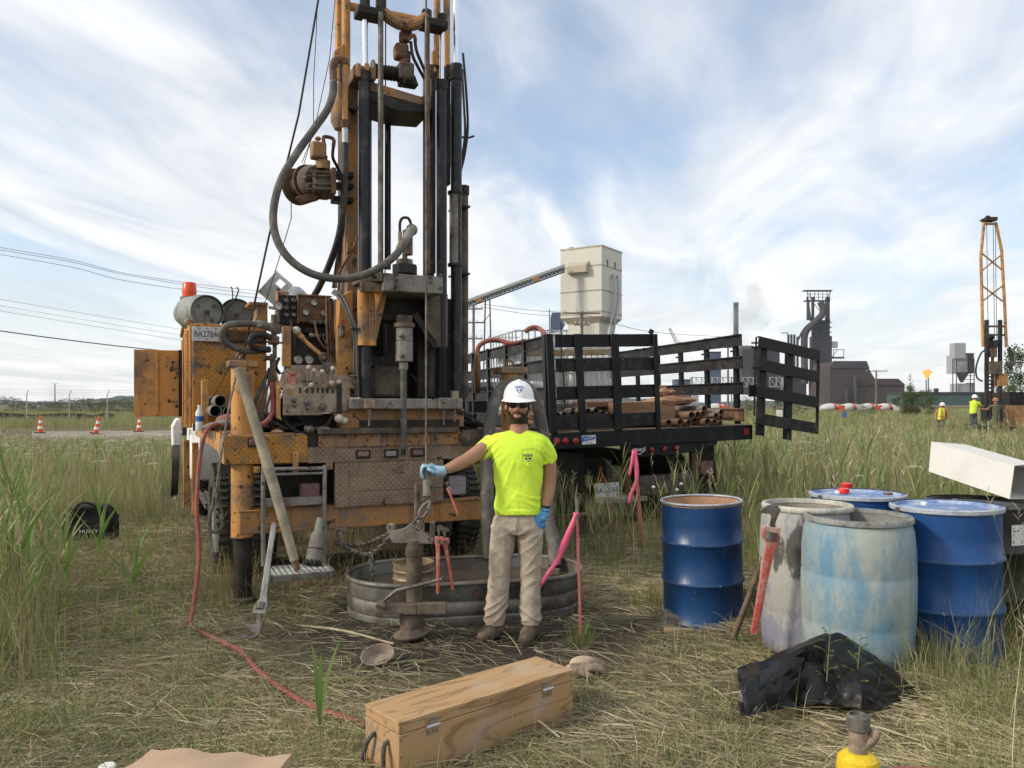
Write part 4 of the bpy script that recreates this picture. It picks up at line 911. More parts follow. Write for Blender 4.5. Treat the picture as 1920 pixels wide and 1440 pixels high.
m=MB();tb_(m,1297,1310,848,925,.3,.38);m.build('bumper_bracket',M_rust,trk,.01);m=MB();tb_(m,1170,1182,850,925,.35,.45);m.build('bumper_bracket',M_rust,trk,.01)
m=MB();tb_(m,1133,1160,873,904,.3,.42);tl_=m.build('tail_lamp',M_bump,trk,.015);m=MB();tb_(m,1129,1136,873,904,.28,.4);m.build('lens',M_redl,tl_,.006)
m=MB();tb_(m,1314,1338,865,890,.3,.36);m.build('tail_lamp',M_lens,trk,.01)
for px,py in((1224,914),(1268,919),(1276,908)):
 m=MB();m.sphere(t_(px,py,.12),.035,12,8);m.cyl(t_(px,py,.12),t_(px,py+4,.14),.018,n=8);m.build('tow_ball',M_chrome,trk)
plate(TK,trk,1115,1161,907,934,.12,'BA12068','34','INDIANA')
# cab in front, hidden by the load
m=MB();m.prism([(-1.0,4.7,.6),(-1.0,4.7,1.9),(-1.0,5.0,2.0),(-1.0,5.9,2.0),(-1.0,6.5,1.45),(-1.0,7.6,1.3),(-1.0,7.7,.6)],(2.0,0,0));m.build('cab',M_blackp,trk,.04)
# stake racks
zr=[(t_(1055,a,0).z,t_(1055,b_,0).z)for a,b_ in((651,627),(697,672),(750,725),(805,779))]
def rail(parent,p0,p1,z0,z1,th=.035,mtl=None,nrm=None):
 """one pressed rail: a web with a lip along both edges"""
 p0=V(p0);p1=V(p1);d=(p1-p0).normalized();n_=V((-d.y,d.x,0))if nrm is None else V(nrm);n_.z=0;n_=n_.normalized()*th
 m=MB()
 for za,zc_,k in((z0+.012,z1-.012,.35),(z1-.016,z1,1.0),(z0,z0+.016,1.0)):
  m.hexa([V((p0.x,p0.y,za)),V((p1.x,p1.y,za)),V((p1.x,p1.y,za))+n_*k,V((p0.x,p0.y,za))+n_*k,V((p0.x,p0.y,zc_)),V((p1.x,p1.y,zc_)),V((p1.x,p1.y,zc_))+n_*k,V((p0.x,p0.y,zc_))+n_*k])
 return m.build('rail',mtl or M_blackw,parent,.002)
ztop=zr[0][1]+.012
# left side rack
for i,(a,b_)in enumerate(zr):rail(trk,(xl+.04,.12,0),(xl+.04,4.3,0),a,b_,.04)
for yy in(.12,.9,1.7,2.6,3.5,4.2):
 m=MB();m.box2((xl-.005,yy,zb-.1),(xl+.035,yy+.09,ztop));m.build('stake',M_blackp,trk,.004)
# right side rack, seen from inside the bed
for i,(a,b_)in enumerate(zr):rail(trk,(xr-.04,.10,0),(xr-.04,4.3,0),a,b_,.04,M_blackw if i<3 else M_rust,(-1,0,0))
for yy in(.25,.95,1.65,2.35,3.05,3.75):
 m=MB();m.box2((xr-.035,yy,zb-.05),(xr+.01,yy+.08,ztop));m.build('stake',M_blackp,trk,.004)
 m=MB();m.cyl((xr-.09,yy+.04,zr[1][1]+.07),(xr-.03,yy+.04,zr[1][1]+.07),.012,n=8);m.build('stake_bolt',M_steel,trk)
# rear rack covering the left half of the opening
g0=t_(1043,640,-.02);g1=t_(1234,640,-.02)
for i,(a,b_)in enumerate(zr):rail(trk,(g0.x,.01,0),(g1.x,.01,0),a,b_,.04,M_blackw if i in(1,3)else M_blackp,(0,1,0))
for xa,xb,xc,xd in((1024,1037,1033,1046),(1077,1091,1088,1101),(1146,1160,1154,1168),(1225,1233,1232,1240)):
 a,b_=t_(xa,626,-.03),t_(xb,626,-.03);c_,d_=t_(xc,811,-.03),t_(xd,811,-.03)
 m=MB();m.prism([a,b_,V((d_.x,d_.y,zb+.002)),V((c_.x,c_.y,zb+.002))],(0,.035,0));m.build('stake',M_blackp,trk,.004)
m=MB();m.beam(t_(1052,605,.0),t_(1053,700,.0),.01,.01);m.build('latch_rod',M_dark,trk)
m=MB();m.box(t_(1221,622,.02),(.05,.03,.05),(0,.5,0));m.build('hinge_tab',M_dark,trk)
m=MB();m.tube([t_(1207,652,.05),t_(1214,657,.0),t_(1221,650,.05)],.006,6,3);m.build('latch_chain',M_dark,trk)
# hinge post in the gap and the gate hanging open, sagging, to the right
m=MB();m.cyl(t_(1418,632,.0),t_(1414,780,.0),.012,n=8)
for yy in(643,651,690):m.beam(t_(1409,yy,.0),t_(1425,yy,-.02),.012,.02)
tb_(m,1405,1424,722,744,-.01,.02);m.build('hinge_post',M_dark,trk)
G=[TK.loc(at(1424,630,9.6)),TK.loc(at(1538,657,10.2)),TK.loc(at(1535,814,10.2)),TK.loc(at(1419,795,9.6))]
def gp(u_,v_):return(G[0].lerp(G[1],u_)).lerp(G[3].lerp(G[2],u_),v_)
gn=(G[1]-G[0]).cross(G[3]-G[0]).normalized()
if(TK.rot.to_matrix()@gn).y>0:gn=-gn
m=MB();m.hexa([gp(.985,0),gp(1.0,0),gp(1.0,0)-gn*.04,gp(.985,0)-gn*.04,gp(.985,1),gp(1,1),gp(1,1)-gn*.04,gp(.985,1)-gn*.04]);gt=m.build('tail_gate',M_blackp,trk,.003,label='stake gate panel hanging open and sagging at the right')
for va,vb,mm in((.0,.125,M_blackp),(.255,.385,M_blackp),(.56,.69,M_blackp),(.87,1.0,M_blackw)):
 m=MB();
 for v0,v1,k in((va+.01,vb-.01,.012),(va,va+.014,.04),(vb-.014,vb,.04)):
  m.hexa([gp(0,v1),gp(.984,v1),gp(.984,v1)+gn*-k,gp(0,v1)+gn*-k,gp(0,v0),gp(.984,v0),gp(.984,v0)+gn*-k,gp(0,v0)+gn*-k])
 m.build('rail',mm,gt,.002)
for ua,ub in((.07,.17),(.5,.6)):
 m=MB();m.hexa([gp(ua,1.12)-gn*.045,gp(ub,1.12)-gn*.045,gp(ub,1.12)-gn*.09,gp(ua,1.12)-gn*.09,gp(ua,.02)-gn*.045,gp(ub,.02)-gn*.045,gp(ub,.02)-gn*.09,gp(ua,.02)-gn*.09]);m.build('stake',M_blackp,gt,.003)
# ------------------------------------------------------------------ the load
def tthing(name,label,cat,p,group=None):return thing(name,label,cat,TK.M@V(p),TK.rot,group)
def tote(label,px0,px1,ytop,b0,dep,h):
 a=t_(px0,ytop,b0);c=t_(px1,ytop,b0);a.x=max(a.x,xl+.09);w=c.x-a.x;o=tthing('water_tote',label,'water tank',(a.x,b0,zb+.002));H=a.z-zb-.002
 m=MB();m.box2((0,0,.0),(w,dep,.12));m.build('pallet',M_wood,o,.01)
 m=MB();m.box2((.04,.04,.125),(w-.04,dep-.04,H-.10));m.cyl((w/2,dep/2,H-.12),(w/2,dep/2,H-.05),.14,n=24);m.build('tank',M_plastic,o,.06)
 n_=8
 for i in range(n_+1):
  for yy in(0,dep):
   m=MB();m.beam((w*i/n_,yy,.12),(w*i/n_,yy,H),.016,.016);m.build('cage_bar',M_alu,o)
 for i in range(1,7):
  for xx in(0,w):
   m=MB();m.beam((xx,dep*i/7,.12),(xx,dep*i/7,H),.016,.016);m.build('cage_bar',M_alu,o)
 for zz_ in(.25,.5,.75,H-.01):
  if zz_>H:continue
  m=MB();m.tube([(-.01,-.01,zz_),(w+.01,-.01,zz_),(w+.01,dep+.01,zz_),(-.01,dep+.01,zz_)],.014,6,closed=True);m.build('cage_hoop',M_alu,o)
 return o
tote('caged white water tote standing at the back left of the truck bed',931,1062,619,1.5,1.1,1.3)
tote('lower caged white tote behind the rear stake rack of the truck',1064,1152,652,1.35,.8,1.1)
p=t_(985,662,1.1);q=t_(1148,662,1.1);o=tthing('timber_plank','pale timber plank laid across the totes on the truck','plank',p)
m=MB();m.box2((0,0,-.04),(q.x-p.x,.09,.04));m.build('board',M_wood,o,.006)
def those(label,pts,rr):
 P=[t_(*q)for q in pts];o=tthing('red_hose',label,'hose',P[0]);m=MB();m.tube([q-P[0]for q in P],rr,10,6);m.build('hose_wall',M_redhose,o)
those('red hose arching along the left stake rack of the truck',[(894,662,1.2),(899,648,1.2),(915,639,1.2),(938,639,1.2),(960,644,1.1),(985,640,1.1)],.03)
those('short red hose hooped over the rim of the white tote',[(985,622,1.3),(995,615,1.3),(1008,615,1.3),(1018,622,1.2),(1024,634,1.1)],.032)
# cardboard cartons, sacks, white elbow
M_card=mat('brown_cardboard',(0.34,0.20,0.115),.85,0,(0.26,0.155,0.09),.4,3)
for lb,x0,x1,y0,y1,b0,b1 in(('long flat brown carton behind the rear stake rack',1150,1242,752,778,.35,.9),('brown carton lying under the paper sacks',1200,1266,758,793,.45,1.0),('small brown carton standing against the right rack',1236,1250,722,738,.6,.8),('thin brown carton resting on the pipes at the left',1100,1150,752,764,.5,1.0)):
 a=t_(x0,y1,b0);c=t_(x1,y0,b0);o=tthing('cardboard_box',lb+' of the truck','box',a,'cartons on the truck')
 m=MB();m.box2((0,0,0),(c.x-a.x,b1-b0,c.z-a.z));m.build('carton',M_card,o,.006)
 m=MB();m.box2((-.001,-.002,(c.z-a.z)*.48),(c.x-a.x+.001,-.0005,(c.z-a.z)*.52));m.build('seam',M_wood,o)
M_kraft=mat('kraft_paper_sack',(0.36,0.215,0.135),.85,0,(0.28,0.165,0.10),.4,5,None,0,1,.15,.3,14)
def sack(label,x0,x1,y0,y1,b0,dep,txt):
 a=t_(x0,y1,b0);c=t_(x1,y0,b0);w=c.x-a.x;h=c.z-a.z;o=tthing('paper_sack',label,'sack',a,'paper sacks on the truck')
 m=MB();n_=20;k=10;vs=[];fs=[]
 for i in range(n_+1):
  u_=i/n_;e=max(.08,1-abs(2*u_-1)**5)
  for j in range(k):
   an=2*math.pi*j/k;cs,sn=math.cos(an),math.sin(an)
   sx=(abs(cs)**.6)*(1 if cs>0 else-1);sz=(abs(sn)**.7)*(1 if sn>0 else-1)
   vs.append((w*u_,dep/2+sx*dep/2,h/2+sz*h/2*e+.012*math.sin(u_*9+an*2)))
 for i in range(n_):
  for j in range(k):fs.append((i*k+j,i*k+(j+1)%k,(i+1)*k+(j+1)%k,(i+1)*k+j))
 fs.append(tuple(range(k))[::-1]);fs.append(tuple(range(n_*k,(n_+1)*k)));m.add(vs,fs);m.build('sack_body',M_kraft,o)
 text(txt,h*.36,face_M((w*.64,-.006,h*.5),(1,0,0),(0,0,1)),M_dark,o,'lettering',.95)
 m=MB();m.box((w*.6,dep*.4,h*.965),(w*.55,dep*.5,.012));m.build('red_stripe',M_red,o)
sack('large brown paper sack lying on the cartons, lettering on its side',1232,1306,741,762,.42,.35,'QUIK-GEL')
sack('small brown paper sack tilted on top of the larger sack',1236,1268,728,743,.5,.28,'QUIK-GEL')
p=t_(1000,734,1.0);o=tthing('plastic_elbow','white plastic drain elbow lying against the left stakes of the truck','pipe')if False else tthing('plastic_elbow','white plastic pipe bend lying beside the left stakes of the truck','pipe',p)
m=MB();m.tube([(-.05,.1,.03),(.0,.05,.06),(.1,.0,.05),(.15,-.05,0)],.07,16,4);m.build('bend',M_white,o)
# pipes piled on the bed
M_pipeb=mat('rusty_brown_pipe',(0.22,0.13,0.085),.7,.2,(0.13,0.09,0.07),.5,6)
M_pipeg=mat('dull_grey_pipe',(0.22,0.19,0.16),.65,.2,(0.14,0.10,0.075),.5,6)
ORD=['first','second','third','fourth','fifth','sixth','seventh','eighth']
rows=[('grey open pipe end, %s from the left behind the rear stakes of the truck',[(1046,779,6),(1058,778,6),(1074,776,6.5)],.25,M_pipeg,1.9),('dark open pipe end, %s from the left between the middle rear stakes',[(1103,771,6),(1118,770,6),(1131,774,5.2),(1142,777,5)],.25,M_pipeg,1.9),('brown pipe end, %s from the left in the bottom row beside the open gate',[(1254,793,7),(1276,792,7.5),(1292,793,7),(1327,791,7.2),(1340,791,6),(1351,793,5)],.12,M_pipeb,2.4),('brown pipe end, %s from the left in the middle row beside the open gate',[(1297,779,7.5),(1309,778,7),(1319,776,6.5),(1343,780,6),(1352,783,5.5)],.2,M_pipeb,2.4),('grey pipe end, %s from the left on top of the pile beside the gate',[(1321,767,6.5),(1353,773,6.2)],.3,M_pipeg,2.4)]
for lb,pts,b0,mm,L_ in rows:
 for i,(px,py,rp)in enumerate(pts):
  p=t_(px,py,b0);rr=TK.depth(p)/F*rp;o=tthing('steel_pipe',lb%ORD[i],'pipe',p,'pipes piled on the truck bed')
  m=MB();m.pipe((0,0,0),(-.35 if b0<.24 else-.15,L_,0),rr,rr*.84,16);m.build('pipe_wall',mm,o)
for i,(x0,y0,x1,y1,lb)in enumerate(((985,778,1040,786,'upper'),(990,790,1036,797,'lower'))):
 p=t_(x0,y0,.9);q=t_(x1,y1,.35);o=tthing('steel_pipe',lb+' rusty orange pipe lying lengthwise behind the man on the truck bed','pipe',p,'pipes piled on the truck bed')
 m=MB();m.pipe((0,0,0),q-p,.045,.036,14);m.build('pipe_wall',M_rust,o)
for k_,(x0,x1,yy,bb)in enumerate(((1045,1100,764,.6),(1040,1150,760,.9))):
 p=t_(x0,yy,bb);q=t_(x1,yy-3,bb);o=tthing('metal_strip',('nearer' if k_==0 else 'farther')+' pale metal strip lying on top of the left pipes','strip',p)
 m=MB();m.beam((0,0,0),q-p,.12,.02);m.build('strip_body',M_steel,o)
# ------------------------------------------------------------------ drums
def base(px,d,rr=0.0):
 x=(px-CX)/F*d;return V((x,d,gzf(x,d)))
def streaky(name,col,dirt,spots,amt=.4,spamt=.35,scale=5,rough=.4,st=(1,1,.35),spscale=13,streak=None,stamt=.3,edge=.05):
 return mat(name,col,rough,0,dirt,amt,scale,spots,spamt,spscale,.12,.1,25,st,streak=streak,stamt=stamt,edge=edge,stsc=14)
M_drum1=streaky('blue_drum_paint',(0.012,0.052,0.155),(0.018,0.036,0.08),(0.13,0.19,0.28),.35,.33,6,.35,(1,1,.5),24,streak=(0.07,0.115,0.19),stamt=.3)
M_drum2=streaky('blue_drum_splashed',(0.013,0.062,0.205),(0.10,0.15,0.25),(0.22,0.28,0.37),.24,.33,2.6,.35,(1,1,.4),22,streak=(0.15,0.21,0.32),stamt=.31,edge=.12)
M_lid=streaky('chalky_blue_lid',(0.13,0.22,0.42),(0.36,0.42,0.54),(0.05,0.11,0.27),.45,.3,5,.55,(1,1,1))
M_ringw=mat('chalky_rim',(0.40,0.43,0.47),.55,.2,(0.22,0.27,0.36),.4,14)
M_tan=mat('tan_drum_lining',(0.46,0.27,0.165),.6,0,(0.36,0.22,0.14),.4,5,(0.05,0.04,0.035),.16,18)
M_plg=streaky('grey_plastic_drum',(0.34,0.335,0.31),(0.22,0.22,0.28),(0.085,0.08,0.075),.5,.52,5,.6,(1,1,.45),4.5,streak=(0.13,0.13,0.125),stamt=.3)
M_plb=streaky('sky_blue_plastic_drum',(0.12,0.245,0.35),(0.33,0.365,0.34),(0.25,0.32,0.34),.56,.46,3.6,.55,(1,1,.45),9,streak=(0.17,0.26,0.32),stamt=.42,edge=.1)
M_blkdrum=streaky('black_drum_paint',(0.022,0.022,0.019),(0.055,0.052,0.042),(0.10,0.095,0.08),.3,.2,6)
M_sheenscuff=mat('sky_sheen_scuffed_hoop',(0.05,0.10,0.215),.4,0,(0.02,0.065,0.18),.45,6,(0.26,0.31,0.38),.42,20)  # lighter blue paints the sky's sheen onto the rib crests, flecked with scuffs
def steel_drum(label,px,d,mtl,lidm=None,inner=None,lean=(0,0,0),ring=True,rimm=None,H=.87,Rr=.288,dz=0.0):
 b0=base(px,d);b0.z+=dz;o=thing('steel_drum',label,'drum',b0,lean,'drums')
 def rib(z):return[(Rr,z-.018),(Rr+.013,z-.006),(Rr+.013,z+.006),(Rr,z+.018)]
 prof=[(Rr-.02,.0),(Rr+.007,0),(Rr+.007,.015),(Rr,.022),(Rr,.15)]+rib(.30)+[(Rr,.45)]+rib(.585)+[(Rr,.72),(Rr,H-.02)]
 m=MB();m.lathe(prof,56,None,True,False);m.build('shell',mtl,o,sharp=50)
 for z in(.30,.585):m=MB();m.lathe([(Rr+.0125,z-.0075),(Rr+.0138,z-.003),(Rr+.0138,z+.003),(Rr+.0125,z+.0075)],56,None,False,False);m.build('hoop',M_blkdrum if mtl is M_blkdrum else M_sheenscuff,o)
 if lidm is None:
  m=MB();m.lathe([(Rr-.004,H-.01),(Rr-.006,.3),(Rr-.02,.02),(.001,.02)],48,None,False,False);m.build('lining',inner,o)
  m=MB();m.torus((0,0,H),Rr+.002,.009,(0,0,1),56,8);m.build('rim',rimm or M_ringw,o)
 else:
  m=MB();m.lathe([(Rr+.008,H-.012),(Rr+.004,H+.004),(Rr-.012,H+.004),(Rr-.02,H-.014),(Rr*.55,H-.010),(.001,H-.010)],56,None,False,False);m.build('lid',lidm,o)
  m=MB();m.lathe([(Rr+.004,H-.022),(Rr+.015,H-.015),(Rr+.015,H+.004),(Rr+.002,H+.011)],56,None,False,False);rg=m.build('clamp_ring',rimm or M_ringw,o)
  m=MB();a=R_(200);p=V((math.cos(a)*(Rr+.02),math.sin(a)*(Rr+.02),H-.01));m.cyl(p,p+V((.05,-.02,.0)),.008,n=8);m.box(p,(.02,.02,.025));m.build('ring_bolt',M_steel,rg)
  m=MB();a=R_(115);m.lathe([(.018,H-.01),(.02,H+.006),(.012,H+.012)],14,Matrix.Translation((math.cos(a)*.21,-abs(math.sin(a))*.0+.10,0)));m.build('bung',M_white,o)
 return o
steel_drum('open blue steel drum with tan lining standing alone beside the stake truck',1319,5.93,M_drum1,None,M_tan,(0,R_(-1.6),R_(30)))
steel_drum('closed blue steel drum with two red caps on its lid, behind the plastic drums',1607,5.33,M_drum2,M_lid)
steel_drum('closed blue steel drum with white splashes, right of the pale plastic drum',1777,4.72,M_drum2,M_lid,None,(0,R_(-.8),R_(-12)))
bd=steel_drum('black steel drum carrying the white box at the right edge',1832,5.12,M_blkdrum,M_blkdrum,None,(0,0,R_(40)),True,mat('grey_black_rim',(0.16,0.16,0.155),.5,.2,(0.06,0.06,0.055),.4,10))
m=MB();n_=6
for i in range(n_):
 a0,a1=R_(-86-30+i*3.2-8+40-12),R_(-86-30+(i+1)*3.2-8+40-12);rr=.292
 m.add([(rr*math.cos(a),rr*math.sin(a),z)for a,z in((a0,.635),(a1,.635),(a1,.76),(a0,.76))],[(0,1,2,3)])
lbp=m.build('paper_label',M_white,bd);lbp.matrix_parent_inverse=Matrix.Rotation(R_(-40+14),4,'Z')
m=MB()
for i,(z,w)in enumerate(((.735,13),(.72,9),(.70,15),(.655,14),(.648,14))):
 a0,a1=R_(-94),R_(-94+w);rr=.2928;m.add([(rr*math.cos(a),rr*math.sin(a),zz_)for a,zz_ in((a0,z),(a1,z),(a1,z+.007),(a0,z+.007))],[(0,1,2,3)])
q_=m.build('label_print',M_ink,bd);q_.matrix_parent_inverse=Matrix.Rotation(R_(-40+14),4,'Z')
def plastic_drum(label,px,d,mtl,Rm,H,lean=(0,0,0),rimm=None,inner=None):
 o=thing('plastic_drum',label,'drum',base(px,d),lean,'drums')
 P=[(.84,0),(.92,.02),(.955,.10),(.985,.24),(.975,.26),(.99,.275),(1.0,.45),(1.0,.56),(.985,.575),(.995,.59),(.985,.74),(.955,.84),(.915,.885),(.90,.90)]
 m=MB();m.lathe([(Rm*a,H*z/.93)for a,z in P],52,None,True,False);m.build('shell',mtl,o,sharp=60)
 m=MB();m.lathe([(Rm*.90,H*.955),(Rm*.955,H*.965),(Rm*.955,H*.99),(Rm*.93,H),(Rm*.88,H),(Rm*.87,H*.97)],52,None,False,False);m.build('rim',rimm or mtl,o,sharp=60)
 m=MB();m.lathe([(Rm*.88,H*.98),(Rm*.93,H*.85),(Rm*.96,H*.5),(Rm*.9,.03),(.001,.03)],40,None,False,False);m.build('lining',inner or mtl,o)
 return o
plastic_drum('open grey plastic drum streaked with black, red wrench hooked on its rim',1513,4.98,M_plg,.285,.905,(0,0,R_(200)),mat('pale_rim',(0.50,0.49,0.43),.6,0,(0.33,0.31,0.27),.4,10),mat('drum_inside',(0.36,0.33,0.27),.7,0,(0.25,0.23,0.2),.4,5))
plastic_drum('open pale blue plastic drum with peeling white film, foremost of the drums',1608,4.60,M_plb,.308,.825,(0,R_(-.8),R_(70)),mat('grey_rim',(0.24,0.255,0.25),.6,0,(0.13,0.125,0.11),.45,10),mat('drum_inside_grey',(0.27,0.265,0.245),.7,0,(0.17,0.16,0.145),.45,5))
# loose caps on the closed drum
M_redcap=mat('bright_red_plastic',(0.72,0.035,0.03),.35,0,None,0,1,None,0,1,.06,0)
M_brass=mat('dull_brass',(0.30,0.21,0.10),.5,.5,(0.18,0.13,0.08),.4,15)
b0=base(1607,5.33);zl=b0.z+.862
def onlid(px,py):
 d=F*(CH-zl)/(py-HY);return at(px,py,d)
for px,py,lb,rr,mm,h in((1581,925,'red plastic cap in front on the lid of the closed blue drum',.037,M_redcap,.034),(1587,914,'red plastic cap at the back on the lid of the closed blue drum',.036,M_redcap,.032),(1646,921,'brass bung at the back of the closed drum lid',.026,M_brass,.014),(1664,926,'brass bung at the front of the closed drum lid',.028,M_brass,.010)):
 o=thing('screw_cap',lb,'cap',onlid(px,py),(0,0,0),'loose caps on the drum lid');m=MB();m.lathe([(rr,0),(rr*1.03,.003),(rr,h*.9),(rr*.93,h)],24);m.build('cap_body',mm,o)
 g=MB()
 for i in range(20):
  a=i*math.pi/10;g.box((rr*math.cos(a),rr*math.sin(a),h*.5),(.004,.004,h*.7),(0,0,a))
 g.build('grip_ribs',mm,o)
# white carton tilted on the black drum, its end flaps open
A=at(1746,828,5.2);B=at(1741,884,5.2);C=at(1902,873,4.75);D=at(1893,936,4.75);bk=V((.36,.24,-.03))
o=thing('white_box','long white cardboard box tilted on the black drum, end flap open','box',(A+C)/2)
M_wbox=mat('white_card',(0.66,0.645,0.60),.7,0,(0.60,0.585,0.54),.4,3,None,0,1,.04,.06)
O0=(A+C)/2;m=MB()
def slab(m,q,n_,th=.006):
 q=[V(p)for p in q];n_=V(n_).normalized()*th;m.hexa([q[0],q[1],q[2],q[3],q[0]+n_,q[1]+n_,q[2]+n_,q[3]+n_])
nf=(C-A).cross(B-A).normalized()
if nf.y>0:nf=-nf
for q,nm in(([B,D,C,A],'front_panel'),([A,C,C+bk,A+bk],'top_panel'),([B,A,A+bk,B+bk],'end_panel'),([B,D,D+bk,B+bk],'bottom_panel'),([B+bk,D+bk,C+bk,A+bk],'back_panel')):
 m=MB();nn=(q[1]-q[0]).cross(q[3]-q[0]);c0=(A+B+C+D)/4+bk/2
 if nn.dot(c0-q[0])<0:nn=-nn
 slab(m,[p-O0 for p in q],nn);m.build(nm,M_wbox,o,.001)
fl=(C-A).normalized()*.10+V((-.01,-.02,.05));m=MB();slab(m,[p-O0 for p in(C+bk,C+bk+fl,D+bk+fl+V((0,0,-.02)),D+bk)],bk,.004);m.build('flap',M_wbox,o)
m=MB();slab(m,[p-O0 for p in(C,C+bk,C+bk+V((.10,-.06,.015)),C+V((.10,-.06,.015)))],V((0,0,1)),.004);m.build('flap',M_wbox,o)
# ------------------------------------------------------------------ pipe wrenches
def wrench(label,p_tail,p_head,mtl,L=None,flip=1,hookm=None,facing=V((0,-1,0)),name='pipe_wrench',fat=1.0):
 """handle from the tail, heel jaw and hook jaw past the head"""
 p_tail=V(p_tail);p_head=V(p_head);ax=p_head-p_tail;L=ax.length;ax=ax/L
 sd=ax.cross(facing).normalized()*flip;f=facing.normalized();k=L/.6*fat
 o=thing(name,label,'pipe wrench',p_tail,group='pipe wrenches');
 def q(u_,v_,w_=0):return ax*u_+sd*v_+f*w_
 m=MB();pts=[(0,-.011),(.02,-.016),(.40*L,-.018),(.72*L,-.026),(.80*L,-.036),(.90*L,-.035),(.90*L,.04),(.82*L,.04),(.76*L,.012),(.40*L,.014),(.02,.014),(0,.010)]
 m.prism([q(a,b_*k,-.011)for a,b_ in pts],f*.022);h=m.build('handle',mtl,o,.004)
 m=MB();m.prism([q(a,b_*k*.45,.0115)for a,b_ in((.06*L,-.013),(.68*L,-.017),(.68*L,.013),(.06*L,.012))],f*.002);m.build('handle_web',mtl,h)
 m=MB();m.cyl(q(.80*L,0.002,0),q(.86*L,0.002,0),.026*k,n=18);m.build('nut',M_steel,o)
 m=MB();pts=[(.70*L,-.008),(.70*L,.010),(.985*L,.012),(1.0*L,.016),(1.0*L,.06),(1.03*L,.062),(1.075*L,.03),(1.08*L,-.005),(1.05*L,-.022),(.95*L,-.010)]
 m.prism([q(a,b_*k,-.009)for a,b_ in pts],f*.018);m.build('hook_jaw',hookm or M_steel,o,.004)
 return o
wrench('large faded red pipe wrench hooked over the rim of the grey plastic drum',at(1413,1190,4.70),at(1452,965,4.64),M_red,flip=-1,fat=1.15)
wrench('red pipe wrench hanging straight down beside the casing pipe',at(821,1113,5.30),at(823,994,5.30),M_red,flip=1)
wrench('red pipe wrench hanging askew beside the casing pipe, right of its twin',at(849,1106,5.33),at(833,998,5.34),M_red,flip=1)
wrench('red pipe wrench wedged slanting against the muddy bumper of the rig',at(859,966,6.72),at(838,908,6.85),M_red,flip=1)
wrench('long bare aluminium pipe wrench leaning head-down against the rig step',at(514,980,5.92),at(484,1170,5.56),mat('bare_aluminium',(0.27,0.27,0.26),.5,.4,(0.17,0.16,0.145),.45,8),flip=1)
# brown wooden handle leaning on the grey drum
p0=pick(1370,1203);p1=at(1434,1042,4.98);o=thing('wooden_handle','brown wooden handle leaning against the grey plastic drum','handle',p0)
m=MB();m.tube([V((0,0,-.03)),(p1-p0)*.5+V((.004,0,.004)),p1-p0],[.023,.019,.021],12,4);m.build('shaft',mat('brown_shaft',(0.20,0.145,0.10),.7,0,(0.11,0.08,0.06),.5,10),o)
# pale timber pole leaning from the jack leg down to the step tray
p1=RG.M@r(446,690,-.04);p0=RG.M@V((r(558,1085,-.38).x,-.38,zt+.004));o=thing('timber_pole','long pale timber pole leaning across the rig from step tray to jack leg','pole',p0)
m=MB();m.tube([(p1-p0)*.05,(p1-p0)*.5+V((.01,0,0)),p1-p0],[.034,.042,.036],14,5);m.build('shaft',mat('pale_pole',(0.34,0.30,0.215),.8,0,(0.22,0.195,0.15),.5,6,(0.42,0.35,0.2),.35,9),o)
m=MB();m.cyl((0,0,0),(p1-p0)*.055,.022,.032,12);m.build('ferrule',M_rust,o)
# core barrel standing in the tray
p0=RG.M@V((r(586,1060,-.2).x,-.2,zt+.004));p1=RG.M@r(601,972,-.10);d_=(p1-p0);o=thing('core_barrel','grey steel core barrel with toothed bit standing on the step tray','core barrel',p0)
m=MB();m.tube([d_*.06,d_*.34,d_*.35,d_*.62,d_*.68,d_*.72,d_],[.062,.062,.06,.058,.045,.034,.032],18);m.build('barrel',M_greym,o)
m=MB();x,y=ortho(d_)
for i in range(12):
 a=i*math.pi/6;q=(x*math.cos(a)+y*math.sin(a))*.058;m.caps(q+d_*.015,q+d_*.07,.012,.014,6)
m.build('bit_teeth',M_dark,o);m=MB();m.torus(d_*.34,.062,.004,d_);m.build('seam',M_dark,o)
# ------------------------------------------------------------------ casing pipe with plate, vise and flange over the hole
cb0=pick(773,1196);cd=cb0.y
o=thing('well_casing','muddy steel casing pipe with clamp and flange standing over the bore hole','casing',cb0);CO=cb0
def c_(px,py,dd=0.0):return at(px,py,cd+dd)-CO
def zc_(py,dd=0.0):return c_(777,py,dd).z
cxp=c_(777,1100).x;cx2=c_(772,1170).x
m=MB();m.cyl((cxp,0,zc_(1150)),(cxp,0,zc_(1016)),.054,n=26);m.cyl((cxp,0,zc_(1040)),(cxp,0,zc_(1012)),.062,n=26);m.build('pipe_wall',M_mud,o)
m=MB();m.lathe([(.075,zc_(1186)),(.082,zc_(1162)),(.082,zc_(1150)),(.07,zc_(1146))],26,Matrix.Translation((cx2,0,0)));m.build('collar',M_mud,o)
m=MB();m.lathe([(.12,-.005),(.125,.01),(.1,.018),(.06,.05)],32,Matrix.Translation((cx2,-.01,zc_(1188)))@Euler((R_(4),R_(-7),0)).to_matrix().to_4x4());m.build('flange',M_mud,o)
m=MB();y0=c_(735,985).x;y1=c_(815,985).x
m.prism([(c_(736,985).x,-.05,zc_(1016)),(c_(815,0).x,-.05,zc_(1018)),(c_(815,0).x,-.05,zc_(998)),(c_(797,0).x,-.05,zc_(997)),(c_(795,0).x,-.05,zc_(972)),(c_(775,0).x,-.05,zc_(978)),(c_(757,0).x,-.05,zc_(990)),(c_(736,0).x,-.05,zc_(994))],(0,.06,0));m.build('lifting_plate',M_greym,o,.005)
m=MB();m.box((c_(811,0).x,-.02,zc_(990)),(.03,.09,.09));m.build('plate_lug',M_mud,o,.004)
